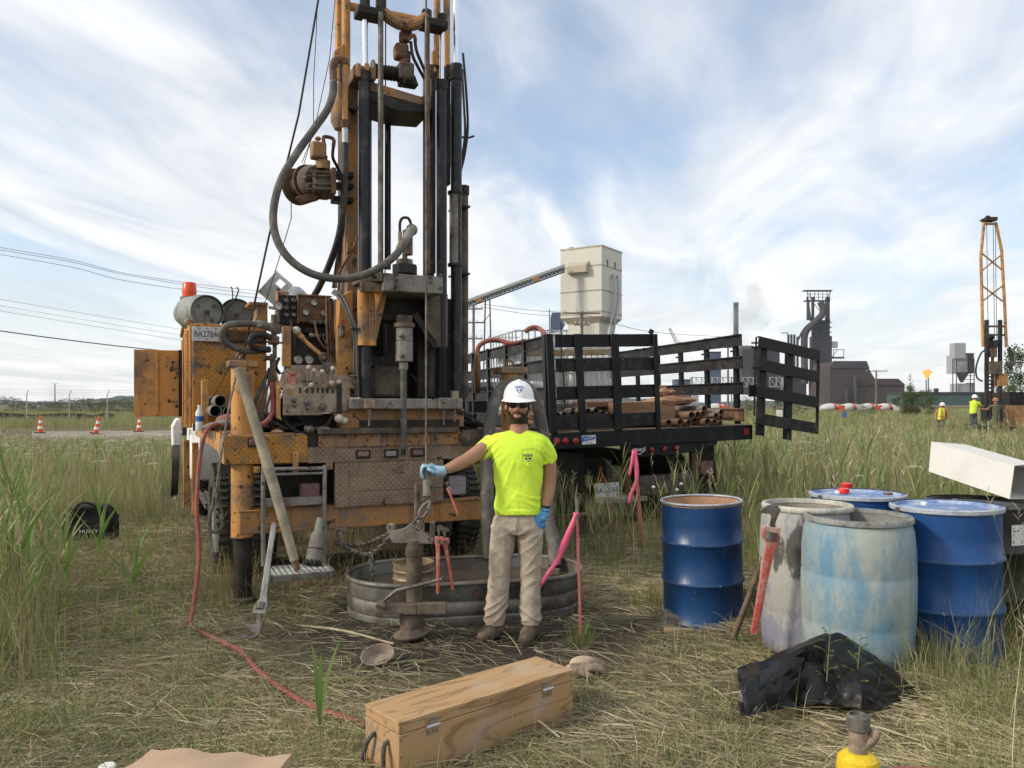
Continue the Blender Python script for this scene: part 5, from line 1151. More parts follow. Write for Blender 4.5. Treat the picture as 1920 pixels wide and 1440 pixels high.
m=MB();m.cyl((cxp-.0,.16,zc_(1000)),(cxp-.0,.16,zc_(912)),.022,n=14);m.build('guide_rod',M_mud,o)
m=MB();m.tube([c_(775,981,-.06),c_(785,969,-.1),c_(792,964,-.12)],.009,8,4);m.tube([c_(792,966,-.1),c_(785,985,-.08),c_(781,992,-.08),c_(788,990,-.08),c_(794,972,-.1)],.009,8,4);m.build('clevis',M_steel,o)
m=MB();m.torus(c_(734,990,-.02),.026,.008,(.3,1,0));m.box(c_(736,997,-.03),(.03,.03,.1));m.build('shackle',M_greym,o)
m=MB();m.box((c_(738,0).x,-.085,zc_(1134)),(.2,.05,.07));m.build('vise_jaw',M_mud,o,.006)
m=MB();m.box((c_(774,0).x,-.085,zc_(1135)),(.075,.06,.07));m.build('vise_block',M_mud,o,.005)
m=MB();m.box((c_(812,0).x,-.085,zc_(1134)),(.2,.055,.075));m.build('vise_jaw',M_mud,o,.006)
m=MB();m.tube([c_(714,1131,-.1),c_(744,1107,-.12),c_(775,1100,-.12),c_(828,1086,-.12)],[.012,.014,.014,.012],8);m.cyl(c_(805,1092,-.12)-V((0,0,.02)),c_(805,1092,-.12)+V((0,0,.02)),.006,n=6);m.cyl(c_(828,1086,-.12)-V((0,0,.025)),c_(828,1086,-.12)+V((0,0,.02)),.007,n=6);m.build('vise_lever',M_steel,o)
m=MB();m.cyl(c_(708,1131,-.1),c_(722,1136,-.1),.03,n=6);m.build('vise_nut',M_mud,o)
# ------------------------------------------------------------------ stock tank with water and sieve bucket
T0=V((-.36,6.30,0));TY=R_(12);o=thing('stock_tank','long oval galvanised stock tank of muddy water under the rig','tank',T0,(0,0,TY))
def stadium(L,W,z,n_=12):
 rr=W/2;c=L/2-rr;P=[]
 for i in range(n_+1):a=-math.pi/2+math.pi*i/n_;P.append((c+rr*math.cos(a),rr*math.sin(a),z))
 for i in range(n_+1):a=math.pi/2+math.pi*i/n_;P.append((-c+rr*math.cos(a),rr*math.sin(a),z))
 return P
m=MB();H_=.295;lev=[(-.02,-.03),(0,.0),(0,.05),(-.012,.06),(0,.075),(0,.15),(-.014,.165),(0,.18),(0,H_)]
vs=[];fs=[];k=None
for dx,z in lev:
 P=stadium(1.84+2*dx,.98+2*dx,z);k=len(P);vs+=P
n_l=len(lev)
P=stadium(1.83,.97,H_-.002);vs+=P;P=stadium(1.80,.94,.02);vs+=P;n_l+=2
for i in range(n_l-1):
 for j in range(k):fs.append((i*k+j,i*k+(j+1)%k,(i+1)*k+(j+1)%k,(i+1)*k+j))
fs.append(tuple(range((n_l-1)*k,n_l*k)));m.add(vs,fs);m.build('wall',M_galv,o,sharp=45)
m=MB();m.tube(stadium(1.85,.99,H_),.017,8,closed=True);m.build('rim',M_galv,o)
M_water=mat('muddy_water',(0.075,0.062,0.048),.08,0,None,0,1,None,0,1,.08,.05,6)
m=MB();m.add(stadium(1.81,.95,.20),[tuple(range(26))]);m.build('water',M_water,o)
tx=mat('stencil_ink',(0.022,0.02,0.02),.7,0,(0.06,0.055,0.05),.35,14)
text('COUNTY LINE',.062,face_M((.045,-.4925,.232),(1,0,0),(0,0,1)),tx,o,'lettering',1.15,align='LEFT',bold=.002)
m=MB();m.cyl((.0,-.488,.225),(.0,-.494,.225),.028,n=18);m.build('drain_plug',M_rust,o)
p=at(775,1085,6.05);o=thing('sieve_bucket','round brassy sieve pan sitting in the stock tank behind the casing pipe','bucket',p)
M_sieve=mat('brassy_sieve',(0.27,0.215,0.125),.5,.3,(0.15,0.115,0.07),.5,9)
m=MB();m.lathe([(.145,-.06),(.15,-.05),(.15,.0),(.157,.01),(.15,.02),(.15,.06),(.157,.07),(.15,.08),(.152,.125),(.158,.13),(.152,.133),(.145,.125),(.142,.03),(.001,.028)],34,None,True,False);m.build('pan',M_sieve,o)
# ------------------------------------------------------------------ plywood core box
BX0=V((-.475,3.36,0));BYAW=R_(40.5);BL,BW,BH=1.03,.275,.262
def ply(name,st):
 m=bpy.data.materials.new(name);m.use_nodes=True;N=m.node_tree.nodes;L=m.node_tree.links;bs=N['Principled BSDF'];bs.inputs['Roughness'].default_value=.6
 t=N.new('ShaderNodeTexCoord');mp=N.new('ShaderNodeMapping');mp.inputs['Scale'].default_value=st;L.new(t.outputs['Object'],mp.inputs[0])
 n1=N.new('ShaderNodeTexNoise');n1.inputs['Scale'].default_value=2.6;n1.inputs['Detail'].default_value=1.5;n1.inputs['Distortion'].default_value=.6;L.new(mp.outputs[0],n1.inputs['Vector'])
 k=N.new('ShaderNodeMath');k.operation='MULTIPLY';k.inputs[1].default_value=11;L.new(n1.outputs[0],k.inputs[0])
 pp=N.new('ShaderNodeMath');pp.operation='PINGPONG';pp.inputs[1].default_value=1.0;L.new(k.outputs[0],pp.inputs[0])
 cr_=N.new('ShaderNodeValToRGB');e=cr_.color_ramp.elements;e[0].position=0.0;e[0].color=(.42,.265,.13,1);e[1].position=1.0;e[1].color=(.33,.195,.09,1)
 x=e.new(.72);x.color=(.41,.26,.128,1);x=e.new(.93);x.color=(.25,.145,.07,1);L.new(pp.outputs[0],cr_.inputs[0])
 n2=N.new('ShaderNodeTexNoise');n2.inputs['Scale'].default_value=4.0;n2.inputs['Detail'].default_value=6;L.new(t.outputs['Object'],n2.inputs['Vector'])
 rm=N.new('ShaderNodeMapRange');rm.inputs[1].default_value=.52;rm.inputs[2].default_value=.72;rm.inputs[4].default_value=.55;L.new(n2.outputs[0],rm.inputs[0])
 mx_=N.new('ShaderNodeMix');mx_.data_type='RGBA';mx_.inputs[7].default_value=(.42,.35,.29,1);L.new(rm.outputs[0],mx_.inputs[0]);L.new(cr_.outputs[0],mx_.inputs[6]);L.new(mx_.outputs[2],bs.inputs['Base Color'])
 n3=N.new('ShaderNodeTexNoise');n3.inputs['Scale'].default_value=60;mp3=N.new('ShaderNodeMapping');mp3.inputs['Scale'].default_value=(st[0]*.3,st[1],st[2]);L.new(t.outputs['Object'],mp3.inputs[0]);L.new(mp3.outputs[0],n3.inputs['Vector'])
 bp=N.new('ShaderNodeBump');bp.inputs['Strength'].default_value=.15;bp.inputs['Distance'].default_value=.004;L.new(n3.outputs[0],bp.inputs['Height']);L.new(bp.outputs[0],bs.inputs['Normal']);return m
M_ply=ply('plywood_face',(.55,3.4,2.6))
M_plye=ply('plywood_end',(3.0,2.6,2.4))
o=thing('plywood_box','long plywood core box with hinged lid lying in the foreground grass','box',BX0,(0,0,BYAW))
m=MB();m.box2((0,.0,.01),(BL,.018,.205));m.build('front_panel',M_ply,o,.003)
m=MB();m.box2((0,BW-.018,.01),(BL,BW,.205));m.build('back_panel',M_ply,o,.003)
m=MB();m.box2((.001,.0185,.01),(.02,BW-.0185,.204));m.build('end_panel',M_plye,o,.003)
m=MB();m.box2((BL-.02,.0185,.01),(BL-.001,BW-.0185,.204));m.build('end_panel',M_plye,o,.003)
m=MB();m.box2((.02,.0185,.01),(BL-.02,BW-.0185,.03));m.build('base_panel',M_ply,o)
m=MB();m.box2((0,0,.208),(BL,BW,BH-.0185));ld=m.build('lid',M_ply,o,.003)
m=MB();m.box2((-.003,-.003,BH-.018),(BL+.003,BW+.003,BH));m.build('lid_top',M_ply,ld,.003)
M_hinge=mat('dull_zinc',(0.36,0.31,0.23),.5,.4,(0.27,0.20,0.13),.5,18)
for xx in(.17,.85):
 m=MB();m.box2((xx-.032,-.0035,.168),(xx+.032,.0,.246));hg=m.build('hinge',M_hinge,o,.001)
 m=MB();m.cyl((xx-.034,-.007,.2065),(xx+.034,-.007,.2065),.006,n=10);m.build('hinge_pin',M_alu,hg)
 m=MB()
 for a in(-.02,.0,.02):
  for zz_ in(.182,.232):m.cyl((xx+a,-.0055,zz_),(xx+a,-.003,zz_),.0035,n=8)
 m.build('screw',M_rust,hg)
for xx,yy,zz_ in[(x_,-.0015,z_)for x_ in(.012,BL-.012)for z_ in(.04,.11,.18)]+[(.5,-.0015,.235),(.012,-.0015,.235),(BL-.012,-.0015,.235)]:
 m=MB();m.cyl((xx,yy,zz_),(xx,.001,zz_),.0042,n=8);m.build('screw',M_rust,o)
M_rope=mat('dark_rope',(0.055,0.05,0.05),.8,0,(0.13,0.115,0.10),.45,40,None,0,1,.3,.5,120)
for yy,dy in((.085,-.01),(.195,.02)):
 m=MB();m.tube([(.03,yy,.155),(-.012,yy,.15),(-.03,yy+dy,.11),(-.035,yy+dy*2,.05),(-.03,yy+dy*2.5,.0)],.0105,10,5);m.build('rope_handle',M_rope,o)
# gloves beside the box
p=pick(1098,1272);o=thing('work_glove','pair of dirty tan work gloves lying at the end of the plywood box','glove',p,(0,0,R_(10)))
M_gl=mat('dirty_tan_leather',(0.27,0.205,0.15),.85,0,(0.16,0.12,0.09),.5,14,None,0,1,.2,.4,30);M_gl2=mat('pale_tan_leather',(0.42,0.33,0.25),.85,0,(0.27,0.2,0.14),.45,12,None,0,1,.2,.4,30)
m=MB();m.sphere((-.05,-.005,.05),(.075,.06,.042),16,10);m.build('glove_palm',M_gl,o)
for i in range(4):m=MB();m.tube([(-.02,-.055+.030*i,.066+.004*i),(.045,-.066+.036*i,.074+.006*i),(.09,-.072+.040*i,.056+.008*i),(.115,-.074+.041*i,.028+.008*i)],[.018,.017,.016,.011],10,4);m.build('glove_finger',M_gl,o)
m=MB();m.tube([(-.06,-.05,.055),(-.01,-.085,.05),(.04,-.10,.03)],[.019,.017,.012],10,4);m.build('glove_thumb',M_gl,o)
m=MB();m.sphere((.0,.05,.075),(.085,.05,.04),16,10);m.caps((.04,.06,.08),(.115,.075,.055),.024,.02);m.sphere((-.09,.0,.045),(.035,.05,.04),14,8);m.build('cuff',M_gl2,o)
# paper bag and white cup at the lower left edge, dish, stick
p=gnd(405,1405,.20);o=thing('paper_bag','crumpled tan paper bag at the bottom left edge of the picture','paper bag',(p.x,p.y-.3,gzf(p.x,p.y-.3)),(0,0,R_(-4)))
M_bagp=mat('tan_paper',(0.44,0.315,0.215),.85,0,(0.38,0.27,0.19),.4,3,(0.36,0.36,0.40),.2,4,.06,.25,10)
m=MB();vs=[];fs=[];nu,nv=15,9;w,dp=.585,.5
for i in range(nu):
 for j in range(nv):
  u_,v_=i/(nu-1),j/(nv-1);z=.205-.015*u_+.008*math.sin(7*u_+3*v_)*math.sin(5*v_+1)+.008*math.sin(17*u_-9*v_)-.05*max(0,v_-.86)/.14*0
  vs.append((-w/2+w*u_-.05*(1-v_),-.2+dp*v_,z))
for i in range(nu-1):
 for j in range(nv-1):fs.append((i*nv+j,(i+1)*nv+j,(i+1)*nv+j+1,i*nv+j+1))
n0=len(vs);edge=[i*nv for i in range(nu)]+[(nu-1)*nv+j for j in range(1,nv)]+[i*nv+nv-1 for i in range(nu-2,-1,-1)]+[j for j in range(nv-2,0,-1)]
vs+=[(vs[e][0]*.94,vs[e][1]*.96,-.01)for e in edge];ne=len(edge)
for a in range(ne):fs.append((edge[a],n0+a,n0+(a+1)%ne,edge[(a+1)%ne]))
m.add(vs,fs);m.build('bag_body',M_bagp,o,sharp=18)
p=gnd(201,1434,.11);o=thing('foam_cup','white cup top just showing at the bottom left edge','cup',(p.x,p.y,gzf(p.x,p.y)));m=MB();m.lathe([(.026,0),(.032,.10),(.034,.104),(.034,.112),(.028,.118),(.005,.12)],24);m.build('cup_wall',M_white,o)
p=pick(708,1247);o=thing('metal_dish','shallow rusty metal dish lying tilted on the flattened grass','dish',p+V((0,0,.055)),(R_(26),R_(-12),R_(20)))
m=MB();m.lathe([(.03,-.055),(.075,-.045),(.100,.012),(.104,.016),(.098,.017),(.070,-.036),(.001,-.042)],30,None,True,False,1.0,.85);m.build('bowl',mat('mud_dried_dish',(0.26,0.205,0.165),.7,.1,(0.36,0.29,0.23),.4,12),o)
p=pick(556,1180);q=pick(738,1216);o=thing('reed_stick','dry pale reed stick lying across the ground above the dish','stick',p);m=MB();m.tube([V((0,0,.03)),(q-p)*.5+V((0,.01,.05)),q-p+V((0,0,.03))],[.006,.009,.007],7,4);m.build('stalk',mat('dry_reed',(0.40,0.345,0.22),.8,0,(0.28,0.23,0.15),.5,12),o)
p=pick(470,1198);o=thing('iron_hook','bent iron hook bar lying on the ground below the aluminium wrench','hook',p);m=MB();m.tube([(-.07,0,.02),(-.02,.0,.012),(.03,.0,.015),(.06,.02,.06),(.075,.03,.12)],.011,8,4);m.build('bar',M_steel,o)
# broken concrete lump and wood splinter at the drum foot
p=pick(1272,1172);o=thing('concrete_lump','broken grey concrete lump at the foot of the lone blue drum','concrete',p,(0,0,.3));m=MB();m.hexa([(-.14,-.05,-.02),(.16,-.07,-.02),(.15,.07,-.02),(-.13,.08,-.02),(-.12,-.03,.10),(.08,-.05,.06),(.12,.05,.05),(-.08,.06,.12)]);m.build('lump',mat('rough_concrete',(0.20,0.185,0.165),.95,0,(0.11,0.10,0.085),.5,18,None,0,1,.3,1.0,45),o,.015)
p=pick(1272,1186);o=thing('wood_splinter','pale split wood offcut lying in front of the concrete lump','wood',p,(0,0,-.1));m=MB();m.box((0,0,.015),(.2,.06,.025));m.build('offcut',M_wood,o,.006)
# black plastic sheet heaped in the grass
BG=pick(1555,1330);o=thing('plastic_sheet','heap of crumpled black plastic sheeting in the grass before the drums','plastic sheet',BG)
cols_=(1384,1398,1425,1465,1510,1545,1575,1612,1650,1692,1736)
rows_=((3.96,(1341,1343,1338,1330,1324,1318,1322,1330,1332,1322,1303)),(4.0,(1300,1305,1312,1300,1292,1300,1290,1288,1306,1302,1299)),(4.06,(1262,1272,1286,1262,1240,1262,1262,1244,1270,1290,1297)),(4.15,(1253,1255,1258,1236,1212,1200,1222,1222,1252,1280,1296)),(4.28,(1252,1246,1240,1222,1202,1188,1190,1210,1240,1270,1294)),(4.45,(1262,1260,1255,1245,1232,1222,1220,1232,1255,1275,1293)),(4.62,(1268,)*11))
K_=4;G0=np.array([[list(at(px,py,dd+.09*math.sin(px*.03)*(ri<3))-BG)for px,py in zip(cols_,ys_)]for ri,(dd,ys_)in enumerate(rows_)]);nr,nc_=G0.shape[:2]
vs=[];fs=[];NU,NV=(nr-1)*K_+1,(nc_-1)*K_+1;rs_=np.random.default_rng(3)
for i in range(NU):
 a=min(i//K_,nr-2);fa=(i-a*K_)/K_
 for j in range(NV):
  c=min(j//K_,nc_-2);fc_=(j-c*K_)/K_;q=(G0[a,c]*(1-fc_)+G0[a,c+1]*fc_)*(1-fa)+(G0[a+1,c]*(1-fc_)+G0[a+1,c+1]*fc_)*fa
  q=q+rs_.normal(0,.0028,3)+np.array([0,-.014,.009])*(1-2.2*abs(mnoise.noise(V((q[0]*9+q[2]*5,q[1]*7,q[2]*9)))));q[2]=max(q[2],-.02);vs.append(tuple(q))
for i in range(NU-1):
 for j in range(NV-1):
  p4=(i*NV+j,i*NV+j+1,(i+1)*NV+j+1,(i+1)*NV+j)
  fs+=[(p4[0],p4[1],p4[2]),(p4[0],p4[2],p4[3])]if(i+j)%2 else[(p4[0],p4[1],p4[3]),(p4[1],p4[2],p4[3])]
M_tarp=mat('black_polythene',(0.004,0.004,0.005),.36,0,(0.009,0.009,0.009),.4,5,None,0,1,.2,.4,26,spec=.36)
m=MB();m.add(vs,fs);m.build('sheet',M_tarp,o,sharp=30)
# survey stakes with pink ribbon
M_pink=mat('pink_ribbon',(0.85,0.14,0.26),.5,0,None,0,1,None,0,1,.08,0);M_pinkw=mat('pink_sprayed_wood',(0.45,0.13,0.13),.8,0,(0.33,0.16,0.12),.45,14)
def stakef(label,px0,py0,px1,py1,d,w,ribbons):
 p1=at(px1,py1,d);p1.z=min(p1.z,gzf(p1.x,p1.y));p0=at(px0,py0,d);o=thing('survey_stake',label,'stake',p1,group='survey stakes with pink ribbon')
 dv=p0-p1;m=MB();m.beam(dv*-.05,dv*.82,w,w,(0,1,0));m.build('stake_shaft',M_pinkw,o,.002)
 m=MB();m.beam(dv*.821,dv,w,w,(0,1,0));m.build('stake_top',M_greym if d<7 else M_pinkw,o,.002)
 for rb in ribbons:
  P=[at(a,b_,d+dd)-p1 for a,b_,dd,ww in rb];W=[ww for*_,ww in rb];P=catmull(P,5);W=np.interp(np.linspace(0,1,len(P)),np.linspace(0,1,len(W)),W)
  vs=[]
  for i,q in enumerate(P):
   dd=(P[min(i+1,len(P)-1)]-P[max(i-1,0)]).normalized();sdv=dd.cross(V((0,-1,.25*math.sin(i*.5)))).normalized()*W[i]/2
   vs+=[q-sdv,q+sdv]
  m=MB();m.add(vs,[(2*i,2*i+1,2*i+3,2*i+2)for i in range(len(P)-1)]);rb_=m.build('ribbon',M_pink,o,smooth=True,sharp=80);rb_.modifiers.new('s','SOLIDIFY').thickness=.0015
 m=MB();q=at(ribbons[0][0][0],ribbons[0][0][1],d)-p1;m.torus(q,w*.8,.008,dv,14,6);m.build('knot',M_pink,o)
stakef('thin pink survey stake with ribbon blown towards the man',1081,927,1089,1194,5.5,.019,[[(1080,963,-.02,.02),(1070,990,-.03,.035),(1058,1020,-.02,.05),(1046,1048,-.02,.035),(1030,1072,-.04,.028),(1014,1097,-.04,.026)]])
stakef('far pink survey stake with drooping ribbons before the stake truck',1189,842,1206,1024,8.6,.035,[[(1190,846,-.03,.03),(1193,870,-.04,.05),(1194,900,-.04,.04),(1184,925,-.05,.04),(1180,944,-.05,.03)],[(1188,846,-.03,.03),(1184,870,-.05,.03),(1180,892,-.05,.03)]])
# red hose from the rig down into the grass and on to the plywood box
P=[RG.M@r(412,796,.28),RG.M@r(396,799,.18),RG.M@r(384,815,.02)]+[at(px,py,d)for px,py,d in((376,850,6.2),(371,900,6.15),(369,960,6.1),(373,1020,6.05),(370,1080,5.95),(362,1140,5.85))]+[pick(px,py)+V((0,0,.025))for px,py in((358,1180),(385,1196),(420,1213),(455,1232),(480,1262),(515,1290),(555,1318),(600,1340),(650,1357),(700,1372))]
o=thing('red_hose','dusty red hose trailing from the rig across the grass to the box','hose',P[9]);m=MB();m.tube([p-P[9]for p in P],.0165,12,6);m.build('hose_wall',M_redhose,o)
# yellow pump body with pipe fitting and hose at the lower right edge
p=at(1609,1412,2.9);g=gzf(p.x,p.y);o=thing('yellow_pump','yellow pump body with muddy pipe fitting at the bottom right edge','pump',(p.x,p.y,g));z1=p.z-g
M_pump=mat('yellow_pump_paint',(0.66,0.47,0.02),.4,0,(0.50,0.36,0.04),.3,8,(0.12,0.08,0.05),.24,22)
m=MB();m.lathe([(.07,0),(.076,.02),(.076,z1-.05),(.07,z1-.015),(.05,z1+.003),(.038,z1+.006)],30);m.build('body',M_pump,o)
M_pvc=mat('muddy_pvc',(0.36,0.29,0.20),.7,0,(0.20,0.155,0.11),.5,16)
m=MB();m.cyl((0,0,z1),(0,0,z1+.09),.032,n=24);m.cyl((0,0,z1+.01),(0,0,z1+.04),.034,n=24);m.tube([(.01,-.01,z1+.03),(.045,-.012,z1+.055),(.058,-.012,z1+.09)],.02,12,3);m.build('pipe_tee',M_pvc,o)
m=MB();m.lathe([(.036,z1+.085),(.04,z1+.09),(.04,z1+.135),(.036,z1+.14),(.03,z1+.14),(.03,z1+.13),(.001,z1+.13)],26);m.build('coupling',M_hose,o)
m=MB();m.cyl((.07,-.01,z1-.055),(.11,-.015,z1-.06),.016,n=12);m.build('hose_tail',M_greym,o)
P=[V((p.x,p.y,g))+V(q)for q in((.105,-.014,z1-.06),(.2,-.02,z1-.055),(.35,-.02,z1-.07),(.55,.0,z1-.16),(.9,.05,.02),(1.3,.1,.02))]
o=thing('red_hose','short red hose running right from the yellow pump','hose',P[0]);m=MB();m.tube([q-P[0]for q in P],.014,12,6);m.build('hose_wall',M_redhose,o)
# black tool bag in the flattened grass at left
p=pick(170,1014);o=thing('tool_bag','black canvas tool bag with white lettering standing in the grass at left','bag',p,(0,0,R_(8)))
M_cloth=mat('black_canvas',(0.013,0.013,0.014),.85,0,(0.03,0.028,0.026),.4,8,None,0,1,.3,.3,80)
m=MB();prof=[(-.27,0),(.27,0),(.275,.18),(.25,.32),(.18,.41),(.05,.435),(-.05,.435),(-.18,.41),(-.25,.32),(-.275,.18)]
m.prism([(a,-.14,b_)for a,b_ in prof],(0,.3,0));m.build('body',M_cloth,o,.03)
m=MB();m.prism([(-.2,-.165,.03),(.2,-.165,.03),(.2,-.165,.2),(-.2,-.165,.2)],(0,.03,0));m.build('pocket',M_cloth,o,.012)
m=MB();m.tube([(-.16,-.145,.24),(-.13,-.16,.40),(.0,-.17,.47),(.13,-.16,.40),(.16,-.145,.24)],.014,8,5);m.build('handle',M_cloth,o)
m=MB();m.tube([(.26,-.1,.12),(.32,-.12,.2),(.3,.0,.3)],.016,8,4);m.build('strap',M_cloth,o)
text('HUSKY',.055,face_M((.04,-.1685,.135),(1,0,0),(0,0,1)),M_white,o,'lettering',1.2)
# ------------------------------------------------------------------ people
def blob(name,mb,mtl,parent,voxel=.008,smooth=3,disp=None,label=None):
 """closed shapes fused into one continuous skin; disp(co, no) gives a height along the normal"""
 me=mb.mesh('tmp',smooth=False);o=bpy.data.objects.new('tmp',me);COL.objects.link(o)
 md=o.modifiers.new('r','REMESH');md.mode='VOXEL';md.voxel_size=voxel
 if smooth:ms=o.modifiers.new('s','SMOOTH');ms.factor=.5;ms.iterations=smooth
 dg=bpy.context.evaluated_depsgraph_get();out=bpy.data.meshes.new_from_object(o.evaluated_get(dg));bpy.data.objects.remove(o)
 n_=len(out.vertices);co=np.empty(n_*3);out.vertices.foreach_get('co',co);co=co.reshape(-1,3)
 if disp is not None:
  no=np.empty(n_*3);out.vertex_normals.foreach_get('vector',no);no=no.reshape(-1,3)
  co=co+no*disp(co,no)[:,None];out.vertices.foreach_set('co',co.ravel())
 out.polygons.foreach_set('use_smooth',[True]*len(out.polygons));out.materials.clear();out.materials.append(mtl);out.name=name;out.update()
 ob=bpy.data.objects.new(name,out);COL.objects.link(ob);ob.parent=parent
 if label:ob['label']=label
 return ob
def loftx(mb,rows,n_=28,power=2.0):
 """stack of rounded cross-sections: (centre, half width, half depth)"""
 vs=[];fs=[]
 for c,hw,hd in rows:
  for j in range(n_):
   a=2*math.pi*j/n_;cs,sn=math.cos(a),math.sin(a)
   vs.append(V(c)+V((hw*abs(cs)**(2/power)*(1 if cs>=0 else-1),hd*abs(sn)**(2/power)*(1 if sn>=0 else-1),0)))
 k=len(rows)
 for i in range(k-1):
  for j in range(n_):fs.append((i*n_+j,i*n_+(j+1)%n_,(i+1)*n_+(j+1)%n_,(i+1)*n_+j))
 fs.append(tuple(range(n_))[::-1]);fs.append(tuple(range((k-1)*n_,k*n_)));mb.add(vs,fs)
def nz(co,sx,sy,sz,off=0.0):
 return np.array([mnoise.noise(V((c[0]*sx+off,c[1]*sy+off*.7,c[2]*sz-off)))for c in co])
M_skin=mat('skin',(0.40,0.215,0.135),.55,0,(0.36,0.185,0.115),.4,12,None,0,1,.05,.08,90)
M_skin.node_tree.nodes['Principled BSDF'].inputs['Subsurface Weight'].default_value=.12
M_skin.node_tree.nodes['Principled BSDF'].inputs['Subsurface Radius'].default_value=(.02,.008,.004)
M_neon=mat('neon_yellow_cotton',(0.68,0.93,0.07),.85,0,(0.63,0.88,0.07),.3,3,None,0,1,.03,.5,16)
M_khaki=mat('khaki_cotton',(0.43,0.365,0.285),.9,0,(0.37,0.305,0.235),.35,5,(0.27,0.215,0.15),.22,4,.08,.55,22)
M_boot=mat('muddy_brown_boot',(0.085,0.062,0.045),.75,0,(0.16,0.125,0.09),.45,16)
M_hat=mat('white_hard_hat',(0.80,0.80,0.79),.3,0,(0.74,0.73,0.70),.25,7,None,0,1,.02,.02)
M_hair=mat('dark_brown_hair',(0.028,0.018,0.013),.75,0,(0.045,0.03,0.02),.4,40,None,0,1,.4,.8,160)
M_nit=mat('blue_nitrile_glove',(0.085,0.30,0.60),.5,0,(0.22,0.42,0.62),.35,18,None,0,1,.08,.12,60)
M_nit2=mat('dusty_pale_blue_glove',(0.27,0.47,0.60),.55,0,(0.40,0.50,0.54),.4,18,None,0,1,.08,.12,60)
M_lensd=mat('black_sunglass_lens',(0.008,0.008,0.010),.12,0,None,0,1,None,0,1,.02,0)
M_lip=mat('lips',(0.36,0.14,0.11),.5,0,None,0,1,None,0,1,.06,0);M_teeth=mat('teeth',(0.66,0.62,0.55),.35,0,None,0,1,None,0,1,.02,0)
PO=V((-.03,5.5,0));PO.z=gzf(PO.x,PO.y)-.004
man=thing('person','man in neon yellow T-shirt and white hard hat gripping the hoist swivel','person',PO)
def w_(px,py,dy=0.0):return at(px,py,5.5+dy)-PO
S=5.5/F
# body: head, neck, trunk, arms, legs in one skin
b=MB()
hd=w_(971.5,750,.015)
b.sphere(hd,(.079,.098,.108),26,18)
b.sphere(w_(971.5,768,-.012),(.070,.080,.070),22,14)
b.sphere(w_(971,779,-.03),(.050,.060,.042),18,12)
b.sphere(w_(970.5,786,-.058),(.028,.026,.020),14,10)
b.sphere(w_(960,768,-.055),(.026,.03,.026),14,10);b.sphere(w_(982.5,768,-.055),(.026,.03,.026),14,10)
b.caps(w_(971,756,-.078),w_(970.5,767,-.098),.011,.016,12);b.sphere(w_(966.5,768.5,-.088),(.011,.013,.010));b.sphere(w_(974.5,768.5,-.088),(.011,.013,.010))
b.sphere(w_(971,752.5,-.072),(.058,.022,.014),16,8)
for px,sx in((949.5,1),(994,-1)):
 b.sphere(w_(px,762,.02),(.010,.022,.030),12,10,(0,sx*.25,sx*.35));b.sphere(w_(px+sx*1.5,763,.012),(.012,.014,.02),10,8)
b.tube([w_(972,780,.03),w_(973,800,.03),w_(974,822,.03)],[.060,.062,.078],18)
loftx(b,[(w_(973,818,.03),.10,.07),(w_(973,840,.03),.175,.095),(w_(973,880,.02),.150,.10),(w_(972,930,.02),.135,.095),(w_(970,965,.02),.135,.09),(w_(969,985,.02),.13,.09)])
b.tube([w_(912,838,.03),w_(893,851,-.05),w_(874,863,-.12),w_(862,869,-.15),w_(845,877,-.19),w_(829,884,-.22)],[.058,.052,.045,.045,.038,.028],16,3)
b.tube([w_(1027,845,.03),w_(1031,875,.04),w_(1030,905,.04),w_(1029,918,.03),w_(1026,935,.01),w_(1022,955,-.02)],[.046,.046,.044,.044,.039,.029],16,3)
for sx,kx,fx in((942,936,930),(993,995,996)):
 b.tube([w_(sx,985,.02),w_(kx,1075,.01),w_(fx,1172,.03)],[.08,.055,.042],14,4)
body=blob('body',b,M_skin,man,.0065,4)
# beard and short hair are grown from the skin itself
def shell(name,mtl,maskf,h,src=body,seed=3.3):
 me=src.data;n_=len(me.vertices);co=np.empty(n_*3);me.vertices.foreach_get('co',co);co=co.reshape(-1,3);no=np.empty(n_*3);me.vertex_normals.foreach_get('vector',no);no=no.reshape(-1,3)
 k=maskf(co);idx=np.where(k>0)[0];mp=-np.ones(n_,int);mp[idx]=np.arange(len(idx))
 fs=[tuple(mp[v]for v in p.vertices)for p in me.polygons if all(k[v]>0 for v in p.vertices)]
 c2=co[idx]+no[idx]*(h*np.clip(k[idx],0,1)*(0.75+.5*np.abs(nz(co[idx],90,90,90,seed))))[:,None]
 m=MB();m.add([tuple(q)for q in c2],fs);return m.build(name,mtl,man,sharp=180)
def pxy(co):
 d=co[:,1]+PO.y;return CX+F*(co[:,0]+PO.x)/d,HY-F*(co[:,2]+PO.z-CH)/d
def beardmask(co):
 px,py=pxy(co);y=co[:,1];dx=np.abs(px-971.5);head=(py<796)&(dx<22)
 edge=np.interp(dx,[0,9,11,15,18.5,22],[771.5,772.5,776,773,766,760])
 jaw=sstep(0,3,py-edge)*(y<.03)
 mouth=((px-970)/8.0)**2+((py-779.6)/3.6)**2;mo=sstep(.7,1.1,mouth)
 side=(dx>17)*(dx<20.5)*(py>750)*(y<.025)*(y>-.04)*(py<770)*.6
 return np.maximum(jaw*mo,side)*head
shell('beard',M_hair,beardmask,.007)
def hairmask(co):
 px,py=pxy(co);y=co[:,1];ear=((np.abs(px-971.5)>19.5)&(py>751)&(y<.05));return((py<768)&(y>.045)&(~ear)&(py>715))*1.0+((py<751)&(py>715)&(y>-.02)&(~ear))*1.0
shell('hair',M_hair,lambda c:np.clip(hairmask(c),0,1),.006,seed=8.1)
